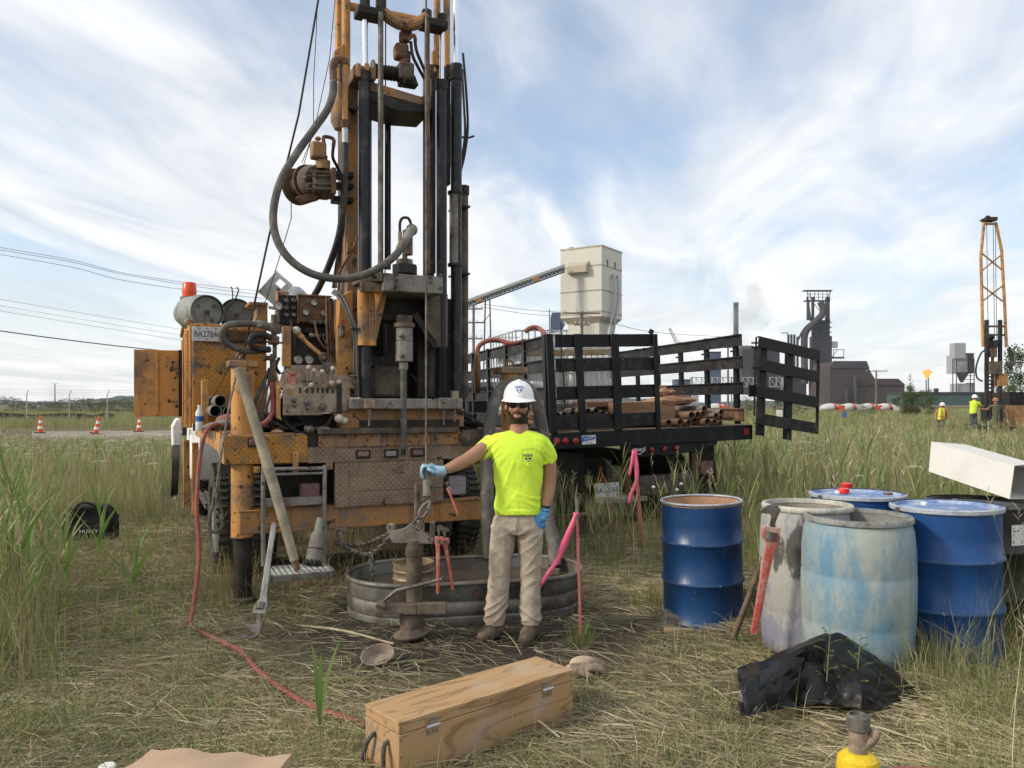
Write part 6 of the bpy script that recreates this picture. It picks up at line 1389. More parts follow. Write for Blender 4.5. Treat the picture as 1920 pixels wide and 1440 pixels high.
# face details
def patch(name,mtl,shapes):
 m=MB()
 for c,rr,rot in shapes:m.sphere(c,rr,16,10,rot)
 return m.build(name,mtl,man,sharp=180)
m=MB();m.tube([w_(x_,y_,d_)for x_,y_,d_ in((962,777.2,-.074),(965.5,777.3,-.089),(970,778,-.097),(974.5,777.3,-.089),(978,777.2,-.074))],[.002,.0042,.0048,.0042,.002],8,4);m.tube([w_(x_,y_,d_)for x_,y_,d_ in((962,777.6,-.074),(965.5,781.4,-.088),(970,782.8,-.094),(974.5,781.4,-.088),(978,777.6,-.074))],[.002,.005,.006,.005,.002],8,4);m.build('lips',M_lip,man)
patch('teeth',M_teeth,[(w_(970,779.7,-.086),(.020,.009,.0062),None)])
gl=MB()
for px,sx in((961.3,-1),(981.2,1)):
 gl.sphere(w_(px,760,-.088),(.031,.011,.0195),20,12,(R_(8),0,sx*R_(20)))
gl=gl.build('sunglasses',M_lensd,man)
m=MB()
for sx,px,pe in((-1,953.5,948.5),(1,990,995)):
 m.tube([w_(px,757.5,-.075),w_(px+sx*2.2,757.5,-.03),w_(pe,758.5,.02)],.0035,6,3)
m.tube([w_(967,757,-.098),w_(971,755.5,-.104),w_(976,757,-.098)],.004,6,3);m.build('temple_arm',M_dark,gl)
# hard hat
m=MB();hc_=w_(972.5,748.5,.0);NR,NA=16,56;vs=[];fs=[]
for i in range(NR+1):
 t=i/NR*math.pi/2*.985
 for j in range(NA):
  a=2*math.pi*j/NA;cs,sn=math.cos(a),math.sin(a);rx,ry,rz=.106,.138,.130
  k=math.cos(t)**.92;x=rx*cs*k;y=ry*sn*k;z=rz*math.sin(t)**.9
  ridge=.007*max(0,1-(abs(x)/.022)**2)*(0.3+.7*math.sin(t))if abs(x)<.022 else 0
  vs.append(hc_+V((x,y+.005,z+ridge)))
for i in range(NR):
 for j in range(NA):fs.append((i*NA+j,i*NA+(j+1)%NA,(i+1)*NA+(j+1)%NA,(i+1)*NA+j))
fs.append(tuple(range(NR*NA,(NR+1)*NA)));m.add(vs,fs);hat=m.build('hard_hat',M_hat,man,sharp=60)
m=MB();vs=[];fs=[]
for i,(e,dz)in enumerate(((-.004,.012),(.004,.004),(.5,-.006),(1.0,-.012),(1.0,-.015),(.5,-.010),(-.03,-.004))):
 for j in range(NA):
  a=2*math.pi*j/NA;cs,sn=math.cos(a),math.sin(a);fr=max(0,-sn);ext=(.012+.038*fr**1.5)*e
  vs.append(hc_+V(((.106+ext*(.7 if fr>.5 else 1))*cs,(.138+ext)*sn+.005,dz-.010*fr**2*max(e,0)+.004*abs(cs)*max(e,0))))
for i in range(6):
 for j in range(NA):fs.append((i*NA+j,i*NA+(j+1)%NA,(i+1)*NA+(j+1)%NA,(i+1)*NA+j))
m.add(vs,fs);m.build('brim',M_hat,hat,sharp=60)
def emblem(parent,c,s,mtl,up=(0,0,1),rt=(1,0,0)):
 M_=face_M(c,rt,up);text('NTH',s*.62,M_@Matrix.Translation((0,s*.30,0)),mtl,parent,'emblem_lettering',1.05,bold=s*.018)
 m=MB();q=[(-.45,-.02),(-.20,-.02),(0,-.16),(.20,-.02),(.45,-.02),(.45,-.22),(0,-.62),(-.45,-.22)]
 m.prism([M_@V((a*s,b_*s,0))for a,b_ in q],M_.to_3x3()@V((0,0,.0006)));o=m.build('emblem_shield',mtl,parent)
 m=MB();m.prism([M_@V((a*s,b_*s,.0007))for a,b_ in((-.2,-.24),(.2,-.24),(.14,-.4),(0,-.48),(-.14,-.4))],M_.to_3x3()@V((0,0,.0004)));m.build('emblem_inlay',M_hat,o)
emblem(hat,w_(973.5,729.5,-.119),.044,M_inkb,(0,.42,1))
# T-shirt
sh=MB()
loftx(sh,[(w_(974,805,.03),.074,.060),(w_(974,809,.03),.122,.070),(w_(973,814,.028),.172,.082),(w_(971,822,.028),.215,.098),(w_(970,832,.025),.226,.112),(w_(971,846,.02),.206,.122),(w_(972,866,.015),.178,.128),(w_(972,890,.015),.168,.128),(w_(972,915,.015),.162,.124),(w_(971.5,938,.015),.160,.126),(w_(971.5,952,.012),.158,.128),(w_(971.5,962,.010),.150,.126)],32,2.3)
sh.tube([w_(928,832,.03),w_(912,839,.02),w_(903,846,-.01),w_(898.5,849,-.035)],[.078,.070,.061,.054],20,2)
sh.tube([w_(1012,832,.03),w_(1022,843,.035),w_(1027,858,.04),(w_(1028.5,871,.04))],[.074,.070,.064,.058],20,2)
def fold(co,sx,sy,sz,off,k=2.4):return np.clip(1-k*np.abs(nz(co,sx,sy,sz,off)),0,1)**1.5
def shirtd(co,no):
 px,py=pxy(co);x,z=co[:,0],co[:,2];dx=px-972
 dr=fold(np.c_[x+(z-1.2)*.55*np.sign(dx),co[:,1],z],11,5,3.2,2.2);hm=fold(np.c_[x,co[:,1],z+x*.35],4,4,17,7.7);ar=fold(np.c_[x+z*1.1*np.sign(dx),co[:,1],z*.2],21,6,6,1.1)
 side=sstep(10,38,np.abs(dx));low_=sstep(905,950,py)
 return .009*dr*(.35+.65*side)*sstep(835,870,py)+.011*hm*low_*(.4+.6*side)+.010*ar*sstep(26,50,np.abs(dx))*sstep(890,850,py)+nz(co,7,6,7,5.5)*.005-.008+np.where(py>957,.005,0)
shirt=blob('t_shirt',sh,M_neon,man,.006,5,shirtd)
def surf(ob,px,py):
 """local point on the camera side of a person's garment under a pixel"""
 me=ob.data;co=np.array([v_.co for v_ in me.vertices]);X,Y=pxy(co);k=(np.abs(X-px)<2.2)&(np.abs(Y-py)<2.2);y=co[k,1].min();return w_(px,py,y+PO.y-5.5)
m=MB();m.torus(w_(973.5,813.5,.02),.073,.006,(0,-.45,1),36,8);m.build('collar',M_neon,shirt)
m=MB();P=[surf(shirt,a,b_)+V((0,-.003,0))for a,b_ in((978,842),(1003,840),(1003,870),(991,876),(978,871))];m.tube(P,.0016,5,closed=True);m.build('pocket_seam',mat('neon_seam',(0.50,0.74,0.05),.9),shirt)
p=surf(shirt,990,858);emblem(shirt,p+V((0,-.006,.0)),.044,M_ink,(0,.12,1),(1,.1,0))
# trousers
tr_=MB()
loftx(tr_,[(w_(971.5,946,.02),.140,.098),(w_(971,958,.02),.150,.104),(w_(970,973,.015),.166,.120),(w_(969,988,.015),.172,.124),(w_(969,998,.018),.165,.115)],28,2.4)
for rows in(((984,945,46,.112),(1000,943.5,47,.112),(1030,940,45,.102),(1060,938,41,.094),(1080,937,39.5,.088),(1105,934.5,40,.086),(1130,931,40,.084),(1148,929,40,.086),(1160,928,38,.084),(1171,928,36.5,.078)),((984,994,46,.112),(1000,994,47,.112),(1030,994.5,46,.102),(1060,994.5,42,.094),(1080,994.5,40,.088),(1105,994.5,39,.086),(1130,994,38.5,.084),(1148,994.5,38,.086),(1160,994.5,36.5,.084),(1169,995,35.5,.078))):
 loftx(tr_,[(w_(cx,py,.02),w*S/2,dp)for py,cx,w,dp in rows],22,2.2)
def trd(co,no):
 px,py=pxy(co);x,z=co[:,0],co[:,2];leg=np.where(px<968,px-938,px-995);sg=np.where(px<968,1,-1)
 d1=fold(np.c_[x,co[:,1],z+x*.9*sg],4,4,9.5,6.1);d2=fold(np.c_[x,co[:,1],z-x*.7*sg],5,5,15,2.7);v_=fold(np.c_[x,co[:,1],z*.15],17,9,5,4.4)
 a1=.004+.006*np.exp(-((py-1003)/20)**2)+.005*np.exp(-((py-1085)/26)**2);a2=.003+.011*sstep(1100,1150,py)*(py<1166)
 return a1*d1+a2*d2+.005*v_*sstep(1130,1040,py)+nz(co,9,9,7,9.9)*.004-.004
trs=blob('trousers',tr_,M_khaki,man,.006,3,trd)
M_seam=mat('khaki_seam',(0.30,0.25,0.185),.9)
m=MB();P=[surf(trs,a,b_)+V((0,-.002,0))for a,b_ in((970.5,966),(970,975),(969,985),(967.5,992))];m.tube(P,.0022,5);m.build('fly_seam',M_seam,trs)
m=MB();P=[surf(trs,a,b_)+V((0,-.002,0))for a,b_ in((1000,958),(1005,966),(1012,974))];m.tube(P,.002,5);m.build('pocket_seam',M_seam,trs)
m=MB();P=[surf(trs,a,b_)+V((0,-.002,0))for a,b_ in((941,958),(935,968),(928,977))];m.tube(P,.002,5);m.build('pocket_seam',M_seam,trs)
# boots
for(hx,hy,hdp),(txx,ty,tdp)in(((934,1183,.03),(897,1189,-.14)),((997,1184,.02),(981,1193,-.20))):
 h=w_(hx,hy,hdp);t=w_(txx,ty,tdp);h.z=.06;t.z=.045;d_=(t-h);bo=MB()
 bo.caps(h+V((0,0,.12)),h+V((0,0,.0)),.048,.050,16);bo.caps(h,h+d_*.55+V((0,0,.012)),.052,.053,16);bo.caps(h+d_*.5,t-d_.normalized()*.05,.052,.046,16)
 mm=Matrix.Scale(1,4);ob=blob('boot',bo,M_boot,man,.0065,3,lambda c,n:.003*nz(c,30,30,30))
 me=ob.data;co=np.empty(len(me.vertices)*3);me.vertices.foreach_get('co',co);co=co.reshape(-1,3);co[:,2]=np.maximum(co[:,2],.012);me.vertices.foreach_set('co',co.ravel());me.update()
 m=MB();dn=d_.normalized();sd=V((-dn.y,dn.x,0));P=[]
 for i in range(20):
  a=2*math.pi*i/20;P.append(h+d_*.5+dn*math.cos(a)*(d_.length*.5+.045)+sd*math.sin(a)*(.052 if math.cos(a)<.2 else .056)*(1-.1*max(0,math.cos(a))));P[-1].z=-.004
 m.prism(P,(0,0,.024));m.build('sole',M_dark,ob)
 m=MB()
 for k_ in range(5):
  c=h+d_*(.22+.1*k_)+V((0,0,.075-.008*k_));m.tube([c+sd*.026-V((0,0,.006)),c+V((0,0,.004)),c-sd*.026-V((0,0,.006))],.0028,5)
 m.build('lace',M_steel,ob)
# hands in nitrile gloves
def finger(mb,pts,r0,r1):mb.tube(pts,np.linspace(r0,r1,3),10,3);mb.sphere(pts[-1],r1,10,8);mb.sphere(pts[0],r0,10,8)
gh=MB();c0=at(799.5,884,5.25)-PO # swivel axis
q=lambda a,b_,dd:at(a,b_,5.25+dd)-PO
gh.tube([q(834,883,.03),q(826,884,.02),q(818,884,.018)],[.034,.036,.040],16,3)
gh.sphere(q(814,882,.025),(.042,.030,.036),16,12);gh.sphere(q(806,876,.028),(.036,.030,.028),16,12)
for k_,(dd,dz)in enumerate(((-.034,3.0),(-.010,.5),(.014,0),(.036,.5))): # index nearest the camera .. little finger
 L_=(1.0,1.1,1.05,.85)[k_]
 finger(gh,[q(806,873+dz*.5,dd+.004),q(796,871.5+dz,dd),q(791.2,877+dz,dd+.002),q(790.6,877+dz+8*L_,dd+.006),q(792.4,877+dz+15*L_,dd+.010)],.0118,.0098)
finger(gh,[q(820,886,-.012),q(814,886,-.038),q(808,882,-.046),q(803,880.5,-.044)],.0135,.0105)
blob('glove',gh,M_nit2,man,.0036,2,lambda c,n:.0012*nz(c,60,60,60),label='pale dusty blue glove gripping the swivel')
m=MB();m.torus(q(833,883,.03),.034,.004,(1,.0,-.05),24,8);m.build('glove_cuff',M_nit2,man)
gh=MB();g_=lambda a,b_,dd=0.0:w_(a,b_,-.03+dd)
gh.tube([g_(1022,952,.005),g_(1021,958,.003)],[.033,.035],14);gh.sphere(g_(1019,966,-.004),(.034,.028,.036),16,12);gh.sphere(g_(1016.5,972,-.01),(.033,.026,.028),16,12)
for k_,(a,b_,c,e,dd)in enumerate(((1010,975,1005.5,987,-.028),(1013.5,978,1009,993,-.016),(1018,979,1014.5,993,-.004),(1022,977,1019.5,988,.008))):
 finger(gh,[g_(a,b_,dd),g_(a+(c-a)*.5,b_+(e-b_)*.55,dd-.008),g_(c,e,dd+.004)],.0118,.0098)
finger(gh,[g_(1011,964,-.02),g_(1006,972,-.036),g_(1003.5,980,-.038)],.0135,.0105)
blob('glove',gh,M_nit,man,.0036,2,lambda c,n:.0012*nz(c,60,60,60),label='blue glove on the hanging hand')
m=MB();m.torus(g_(1022.3,949.5,.006),.032,.008,(.12,0,1),24,8);m.build('wristwatch',M_dark,man)
# ------------------------------------------------------------------ workers by the far rig
def worker(label,px,d,h0,lean,shirt,trous,hatm,ysc=1.0,arms=None,vest=False,turn=0.0):
 x=(px-CX)/F*d;o=thing('person',label,'person',(x,d,h0),(0,0,turn),'workers by the far rig');H=1.78*ysc
 L=lambda x_,y_,z_:V((x_+lean[0]*max(0,z_-.9),y_+lean[1]*max(0,z_-.9),z_*ysc))
 b=MB();b.sphere(L(0,0,1.66),(.08,.1,.115));b.cyl(L(0,0,1.45),L(0,0,1.62),.06)
 loftx(b,[(L(0,0,.9),.15,.1),(L(0,0,1.2),.16,.1),(L(0,0,1.45),.18,.09),(L(0,0,1.52),.08,.07)])
 for s in(-1,1):
  e=arms[0 if s<0 else 1]if arms else((s*.27,.02,1.15),(s*.27,-.05,.92));b.tube([L(s*.19,0,1.44),L(*e[0]),L(*e[1])],[.055,.045,.04],10,3);b.sphere(L(*e[1]),.045)
  b.tube([L(s*.09,0,.9),L(s*.1,-.02,.5),L(s*.1,.02,.06)],[.08,.06,.05],10,3)
 blob('body',b,M_skin,o,.02,2)
 t=MB();loftx(t,[(L(0,0,.92),.175,.12),(L(0,0,1.15),.175,.12),(L(0,0,1.4),.205,.115),(L(0,0,1.5),.12,.085),(L(0,0,1.54),.07,.065)])
 for s in(-1,1):
  e=arms[0 if s<0 else 1]if arms else((s*.27,.02,1.15),(s*.27,-.05,.92));a0=L(s*.17,0,1.45);a1=L(*e[0])
  if not vest:t.tube([a0,a0.lerp(a1,.8)],[.075,.07],10)
 blob('vest' if vest else 'shirt',t,shirt,o,.02,2)
 if vest:
  m=MB()
  for s in(-1,1):m.tube([L(s*.09,.125,.95),L(s*.09,.125,1.25),L(s*.1,.10,1.5),L(s*.1,0,1.545),L(s*.1,-.1,1.5),L(s*.09,-.128,1.25),L(s*.09,-.128,.95)],.022,6)
  m.tube([L(.185*math.cos(a),.13*math.sin(a),1.12)for a in np.linspace(0,6.28,18)[:-1]],.022,6,closed=True);m.build('reflective_band',M_vband,o)
 t=MB();loftx(t,[(L(0,0,.98),.165,.115),(L(0,0,.82),.17,.115)])
 for s in(-1,1):loftx(t,[(L(s*.085,0,.88),.09,.1),(L(s*.1,-.01,.5),.075,.08),(L(s*.1,.01,.08),.065,.075)])
 blob('trousers',t,trous,o,.02,2)
 for s in(-1,1):
  t=MB();t.caps(L(s*.1,.02,.05),L(s*.11,-.14,.04),.05,.045);t.build('boot',M_boot,o)
 if hatm is not None:
  t=MB();t.lathe([(.125,0),(.15,-.012),(.152,-.006),(.118,.012),(.113,.07),(.085,.12),(.03,.14)],20,Matrix.Translation(L(0,-.01,1.68)));t.build('hard_hat',hatm,o)
 return o
M_vband=mat('orange_reflective_band',(0.75,0.26,0.12),.5);M_dkt=mat('dark_trousers',(0.07,0.075,0.09),.9);M_grn=mat('drab_green_cloth',(0.10,0.105,0.07),.9);M_tanh=mat('tan_cap',(0.33,0.17,0.10),.8)
worker('far worker bending forward in yellow vest with orange bands and white hard hat',1764,40.0,-.10,(0,-.18),M_neon,M_dkt,M_hat,.97,None,True)
worker('far worker in plain neon yellow shirt and white hard hat reaching to the rig',1825,38.0,.22,(.08,.0),M_neon,M_dkt,M_hat,1.0,(((.1,.3,1.3),(.5,.3,1.25)),((.38,.05,1.25),(.62,.05,1.3))),False)
worker('far worker in drab green shirt and tan cap at the rig',1868,37.5,.12,(-.05,.0),M_grn,M_grn,M_tanh,.97,(((-.38,.05,1.25),(-.6,.05,1.28)),((.38,.05,1.2),(.5,.05,1.1))),False)
# ------------------------------------------------------------------ works in the distance
def B(px,py,d):return at(px,py,d)
def pbox(m,x0,x1,y0,y1,d,dep):
 """box seen square-on between pixel edges, standing at distance d"""
 a=at(x0,y0,d);c=at(x1,y1,d);m.box2((a.x,d,c.z),(c.x,d+dep,a.z))
def bthing(name,label,cat,px,d,group=None):return thing(name,label,cat,((px-CX)/F*d,d,0),(0,0,0),group)
def bput(m,name,mtl,o,bev=0.0):
 lo=o.location;m.v=[(a-lo.x,b_-lo.y,c-lo.z)for a,b_,c in m.v];return m.build(name,mtl,o,bev)
def fmat(name,col,rough=.8,dirt=None,scale=.05,amt=.4):return mat(name,col,rough,0,dirt,amt,scale,None,0,1,.06,0,1,fine=.6)
M_beige=fmat('beige_cladding',(0.54,0.53,0.465),.8,(0.50,0.49,0.43));M_beige2=fmat('beige_roof',(0.40,0.36,0.28));M_seamd=fmat('cladding_seam',(0.26,0.24,0.2))
M_iron=fmat('sooty_iron',(0.045,0.045,0.055),.8,(0.075,0.065,0.065),.05);M_shed=fmat('rust_brown_shed',(0.055,0.043,0.042),.85,(0.085,0.058,0.048),.03);M_bluegrey=fmat('blue_grey_steel',(0.075,0.10,0.16),.8)
M_pole=mat('weathered_pole',(0.20,0.165,0.13),.9,0,(0.13,0.11,0.09),.5,1.0);M_concg=fmat('grey_concrete',(0.33,0.34,0.37));M_green=fmat('green_shed',(0.06,0.105,0.095));M_lat=fmat('pale_lattice',(0.40,0.42,0.44));M_wire=mat('dark_wire',(0.05,0.05,0.055),.6)
# tall beige silo tower, turned corner-on
DT=260.0;FT=Frame(((1128-CX)/F*DT,DT,0),R_(-33))
tw=thing('silo_tower','tall beige clad silo tower with narrower foot behind the stake truck','tower',FT.o,FT.rot)
lf=FT.p(1055,470,0);
cor=FT.loc(at(1128,460,DT));k=DT/F
W1=74*k/math.cos(R_(33));W2=48*k/math.sin(R_(33))
Zt=CH+(HY-461)*k;Zk=CH+(HY-592)*k;Zn=CH+(HY-604)*k
m=MB();m.box2((-W1,0,Zk),(0,W2,Zt));sh_=m.build('shaft',M_beige,tw)
ins=3.0*k/0.173*.6
m=MB();m.hexa([(-W1+ins,ins,Zn),(-ins,ins,Zn),(-ins,W2-ins,Zn),(-W1+ins,W2-ins,Zn),(-W1,0,Zk),(0,0,Zk),(0,W2,Zk),(-W1,W2,Zk)]);m.build('neck',M_beige2,tw)
m=MB();m.box2((-W1+ins,ins,-1),(-ins,W2-ins,Zn));m.build('foot',M_beige,tw)
m=MB();m.box2((-W1-.2,-.2,Zt),(.2,W2+.2,Zt+.4));m.build('roof',M_beige2,tw)
for yy in(496,543,583):
 z=CH+(HY-yy)*k;m=MB();m.box2((-W1-.08,-.08,z-.18),(.08,W2+.08,z+.18));m.build('cladding_seam',M_seamd,tw)
z0=CH+(HY-486)*k;m=MB();x0,x1=-W1*.76,-W1*.30;zc0=CH+(HY-511)*k
m.prism([(x0,0.01,zc0),(x0,-2.2,zc0+.5),(x0,-2.2,z0-1.6),(x0,0.01,z0)],(x1-x0,0,0));m.build('hatch_hood',M_beige2,tw)
for xx in(.25,.62):
 z=CH+(HY-490)*k;m=MB();m.box2((-.02,W2*xx,z-1),(.06,W2*xx+.9,z+1.2));m.build('vent_window',M_iron,tw)
for q0,q1 in((.45,.62),(.66,.8)):
 zA=CH+(HY-509)*k;zB=CH+(HY-565+(0 if q0<.5 else 10))*k;y_=W2*q0
 m=MB();m.tube([(.0,y_,zA-1),(1.0,y_,zA),(1.3,y_,zA-2),(1.3,y_,zB),(1.0,y_-4,CH+(HY-630)*k),(1.0,y_-6,8)],.45,8);m.build('chute',M_lat,tw)
m=MB();m.cyl((-W1*.55,W2*.4,Zt),(-W1*.55,W2*.4,Zt+16*k),.12,n=6);m.build('aerial',M_lat,tw)
m=MB();m.box((-W1*.9,W2*.3,Zt+1),(1.2,1.2,1.6));m.build('roof_unit',M_lat,tw)
# inclined conveyor with trestle
P0=B(1057,505,262);P1=B(868,574,250);cv=thing('conveyor','long inclined lattice conveyor rising to the beige tower','conveyor',(P1.x,P1.y,0));O_=cv.location
def cvp(t,dz=0.0):return P1.lerp(P0,t)-O_+V((0,0,dz))
m=MB();m.beam(cvp(-.4,1.2),cvp(1,1.2),2.3,.8);m.build('cover',M_beige,cv);m=MB();m.beam(cvp(-.4,-.9),cvp(1,-.9),2.0,.45);m.build('belt_deck',M_iron,cv);m=MB();m.beam(cvp(-.4,0.1),cvp(1,0.1),1.4,1.2);m.build('belt',M_iron,cv)
nb=34
for i in range(nb):
 t0,t1=-.4+1.4*i/nb,-.4+1.4*(i+1)/nb;m=MB();m.beam(cvp(t0,-.8)+V((0,-1.05,0)),cvp((t0+t1)/2,1.0)+V((0,-1.05,0)),.16,.16);m.beam(cvp((t0+t1)/2,1.0)+V((0,-1.05,0)),cvp(t1,-.8)+V((0,-1.05,0)),.16,.16);m.build('lattice_brace',M_lat,cv)
for px,t in((913,.236),):
 q=cvp(t,-.9);m=MB()
 for s in(-1,1):m.beam(q+V((s*.7,0,0)),V((q.x+s*1.5,q.y,0)),.45,.45)
 for i in range(4):z=q.z*(.2+.2*i);m.beam(V((q.x-1.35+.1*i,q.y,z)),V((q.x+1.35-.1*i,q.y,z+3)),.2,.2)
 m.build('trestle',M_pole,cv)
for t in(.12,.68):m=MB();m.beam(cvp(t,.1)+V((0,-1.12,0)),cvp(t+.06,.1)+V((0,-1.12,0)),.1,1.7);m.build('yellow_panel',M_yel,cv)
# utility poles and wires
def pole(label,px,ytop,d,arms,extra=False):
 o=bthing('utility_pole',label,'utility pole',px,d,'utility poles');H=CH+(HY-ytop)*d/F;m=MB();m.cyl((0,0,-.2),(0,0,H),.16,.11,10);m.build('shaft',M_pole,o)
 for dz,w in arms:
  m=MB();m.box((0,-.1,H-dz),(w,.1,.12));a=m.build('cross_arm',M_pole,o);m=MB()
  for i in range(4):m.cyl((-w/2+.1+i*(w-.2)/3,-.1,H-dz+.06),(-w/2+.1+i*(w-.2)/3,-.1,H-dz+.26),.05,n=6)
  m.build('insulator',M_lat,a)
 if extra:
  for s in(-1,1):m=MB();m.cyl((s*.5,-.1,H-3.2),(s*.5,-.1,H-2.2),.25,n=12);m.build('transformer',M_concg,o)
 return o
pole('utility pole with transformers in front of the beige tower',1091,584,60,((.15,2.8),(1.0,1.2)),True)
pole('utility pole rising beside the conveyor trestle just right of the mast',888,573,70,((.3,1.6),(1.5,2.0),(2.9,1.6)))
pole('bare utility pole in front of the rust brown shed',1643,694,120,((.15,3.2),))
pole('utility pole seen between the chimney and the stake rack',1365,630,110,((.2,3.0),(1.6,2.0)))
def wire(label,pts,rr=.02):
 o=thing('overhead_wire',label,'wire',pts[0],(0,0,0),'overhead wires');m=MB();m.tube([p-pts[0]for p in pts],rr,5,6);m.build('strand',M_wire,o)
for i,(a,b_,c,lb)in enumerate(((468,497,545,'topmost'),(473,500,551,'second'),(481,511,558,'third'))):
 wire(lb+' thin wire of the upper set crossing the sky left of the rig',[B(-60,a-14,60),B(130,(a+b_)/2+4,62),B(250,b_+18,64),B(480,c,70),B(760,c+18,80)],.018)
for i,(a,b_,lb)in enumerate(((559,618,'topmost'),(571,629,'second'),(581,638,'third'))):
 wire(lb+' faint wire of the lower set crossing the sky left of the rig',[B(-60,a-8,80),B(150,(a+b_)/2-2,85),B(345,b_,90),B(520,b_+22,95)],.016)
wire('thick dark cable sagging from the left edge behind the open cabinet door',[B(-60,612,30),B(100,634,32),B(250,652,34),B(420,668,36)],.022)
wire('upper faint wire left of the beige tower',[B(905,570,70),B(1000,582,66),B(1091,587,60)],.02);wire('lower faint wire left of the beige tower',[B(905,576,70),B(1000,590,66),B(1091,591,60)],.02)
wire('wire dipping from the tower pole to the right',[B(1091,588,60),B(1220,622,80),B(1365,632,110)],.025)
# blast furnace
DF=600.0;bf=bthing('blast_furnace','dark sooty blast furnace tower with bent gas pipe behind the open gate','blast furnace',1545,DF);kf=DF/F
def fb(name,x0,x1,y0,y1,dep=8,dd=0,mtl=None):m=MB();pbox(m,x0,x1,y0,y1,DF+dd,dep);return bput(m,name,mtl or M_iron,bf)
def ft(name,pts,rr,n=10,k=4,mtl=None):m=MB();m.tube([B(a,b_,DF+(c if c else 0))for a,b_,c in pts],rr,n,k);return bput(m,name,mtl or M_iron,bf)
fb('furnace_stack',1527,1560,630,757,10);fb('stack_shoulder',1533,1556,600,632,9,1);fb('column',1549,1556,558,605,2);fb('column',1523,1527,558,640,2);fb('column',1514,1518,562,600,2)
ft('column',[(1514,560,0),(1520,602,0)],.8,6,1)
fb('platform',1511,1557,562.5,564,6);fb('platform',1509,1561,543.5,545,6);fb('platform',1530,1557,600,603,6);fb('platform',1530,1557,612,615,6)
for px in(1514,1520,1528,1535,1543,1551,1556):fb('railing_post',px-.4,px+.4,545,563,.5)
for yy in(551,557):fb('railing',1514,1556,yy,yy+.7,.4)
for a,b_,c,e in((1512,545,1519,556),(1559,545,1552,556),(1518,556,1525,563),(1530,605,1556,630),(1556,605,1530,630),(1527,570,1549,600)):ft('brace',[(a,b_,0),(c,e,0)],.28,5,1)
ft('gas_pipe',[(1538,566,-4),(1543,578,-4),(1541,590,-4),(1528,604,-4),(1515,616,-4),(1509,628,-4),(1508,650,-4),(1509,720,-4)],2.5,12)
ft('gas_pipe',[(1519,606,-5),(1510,614,-5),(1502,626,-5),(1494,642,-5)],.8,8);ft('gas_pipe',[(1527,600,0),(1526,640,0),(1526,700,0)],1.4,8)
for px in(1515,1525,1553):fb('bleeder_valve',px-1.2,px+1.2,556,563,2)
fb('stove',1391,1412,648,740,8,8);fb('stove',1415,1436,650,740,8,10);fb('stove',1440,1462,655,740,8,12);fb('stove_house',1462,1512,690,757,12,14)
for i,px in enumerate((1479,1484.5,1490,1496)):fb('pipe_stack',px-1.6,px+1.6,627+(i==3)*4,700,1.5)
fb('jib',1465,1478,623.5,625,.5);fb('jib_post',1476.5,1478,624,640,.5)
fb('side_platform',1560,1583,669,672,4);fb('side_platform',1560,1571,640,652,3,0,M_concg)
for px in(1563,1582):fb('railing_post',px-.4,px+.4,655,670,.4)
fb('railing',1562,1583,655,656,.4);ft('brace',[(1560,670,0),(1571,655,0)],.25,5,1)
for i in range(8):fb('landing',1556,1560,604+i*9,605.2+i*9,3)
# rust brown shed
DS=560.0;sd_=bthing('mill_shed','rust brown steelworks shed with stepped sloping roof','shed',1620,DS)
a=lambda px,py:B(px,py,DS)
m=MB();m.prism([a(1556,757),a(1556,690),a(1563,678),a(1623,678),a(1628,688),a(1634,700),a(1641,711),a(1682,711),a(1696,721),a(1696,757)],(0,40,0));bput(m,'wall',M_shed,sd_)
m=MB();m.prism([a(1562,677),a(1624,677),a(1629,690),a(1560,690)],(0,-1,0));bput(m,'roof',M_iron,sd_)
m=MB();m.prism([a(1640,710),a(1683,710),a(1697,722),a(1608,722)],(0,-1,0));bput(m,'roof',M_shed,sd_)
for px,yy in((1604,705),(1588,730)):m=MB();m.tube([B(px,yy,DS-2),B(px-1,yy+10,DS-2),B(px+1,757,DS-2)],1.2,8,3);bput(m,'duct',M_iron,sd_)
# chimney and smoke
DC=500.0;ch=bthing('chimney','slim dark chimney with faint smoke beside it','chimney',1380,DC);m=MB();m.cyl((0,0,0),(0,0,CH+(HY-567)*DC/F),1.75,1.5,20);m.build('stack',M_iron,ch)
m=MB();m.cyl((0,0,CH+(HY-571)*DC/F),(0,0,CH+(HY-568)*DC/F),1.75,1.75,20);m.build('stack_band',M_bluegrey,ch)
def smoke(label,pts,dn):
 m=MB()
 for px,py,d,rr in pts:m.sphere(B(px,py,d),rr,16,10)
 o=m.build('smoke_plume',None);mt=bpy.data.materials.new('smoke');mt.use_nodes=True;N=mt.node_tree.nodes;L=mt.node_tree.links;N.remove(N['Principled BSDF'])
 md=o.modifiers.new('r','REMESH');md.mode='VOXEL';md.voxel_size=1.2
 pv=N.new('ShaderNodeVolumePrincipled');pv.inputs['Color'].default_value=(.96,.97,1,1);pv.inputs['Density'].default_value=dn
 t=N.new('ShaderNodeTexCoord');n1=N.new('ShaderNodeTexNoise');n1.inputs['Scale'].default_value=.10;n1.inputs['Detail'].default_value=4;L.new(t.outputs['Object'],n1.inputs['Vector']);rm=N.new('ShaderNodeMapRange');rm.inputs[1].default_value=.42;rm.inputs[2].default_value=.68;rm.inputs[4].default_value=dn;L.new(n1.outputs[0],rm.inputs[0]);L.new(rm.outputs[0],pv.inputs['Density'])
 L.new(pv.outputs[0],N['Material Output'].inputs['Volume']);o.data.materials.append(mt);tag(o,label,'smoke',None,'stuff')
smoke('pale steam drifting beside the slim chimney',[(1400,560,480,9),(1410,575,480,11),(1420,552,482,9),(1414,592,482,11),(1400,608,484,11),(1404,590,480,11),(1426,570,484,8),(1394,625,484,10)],.05)
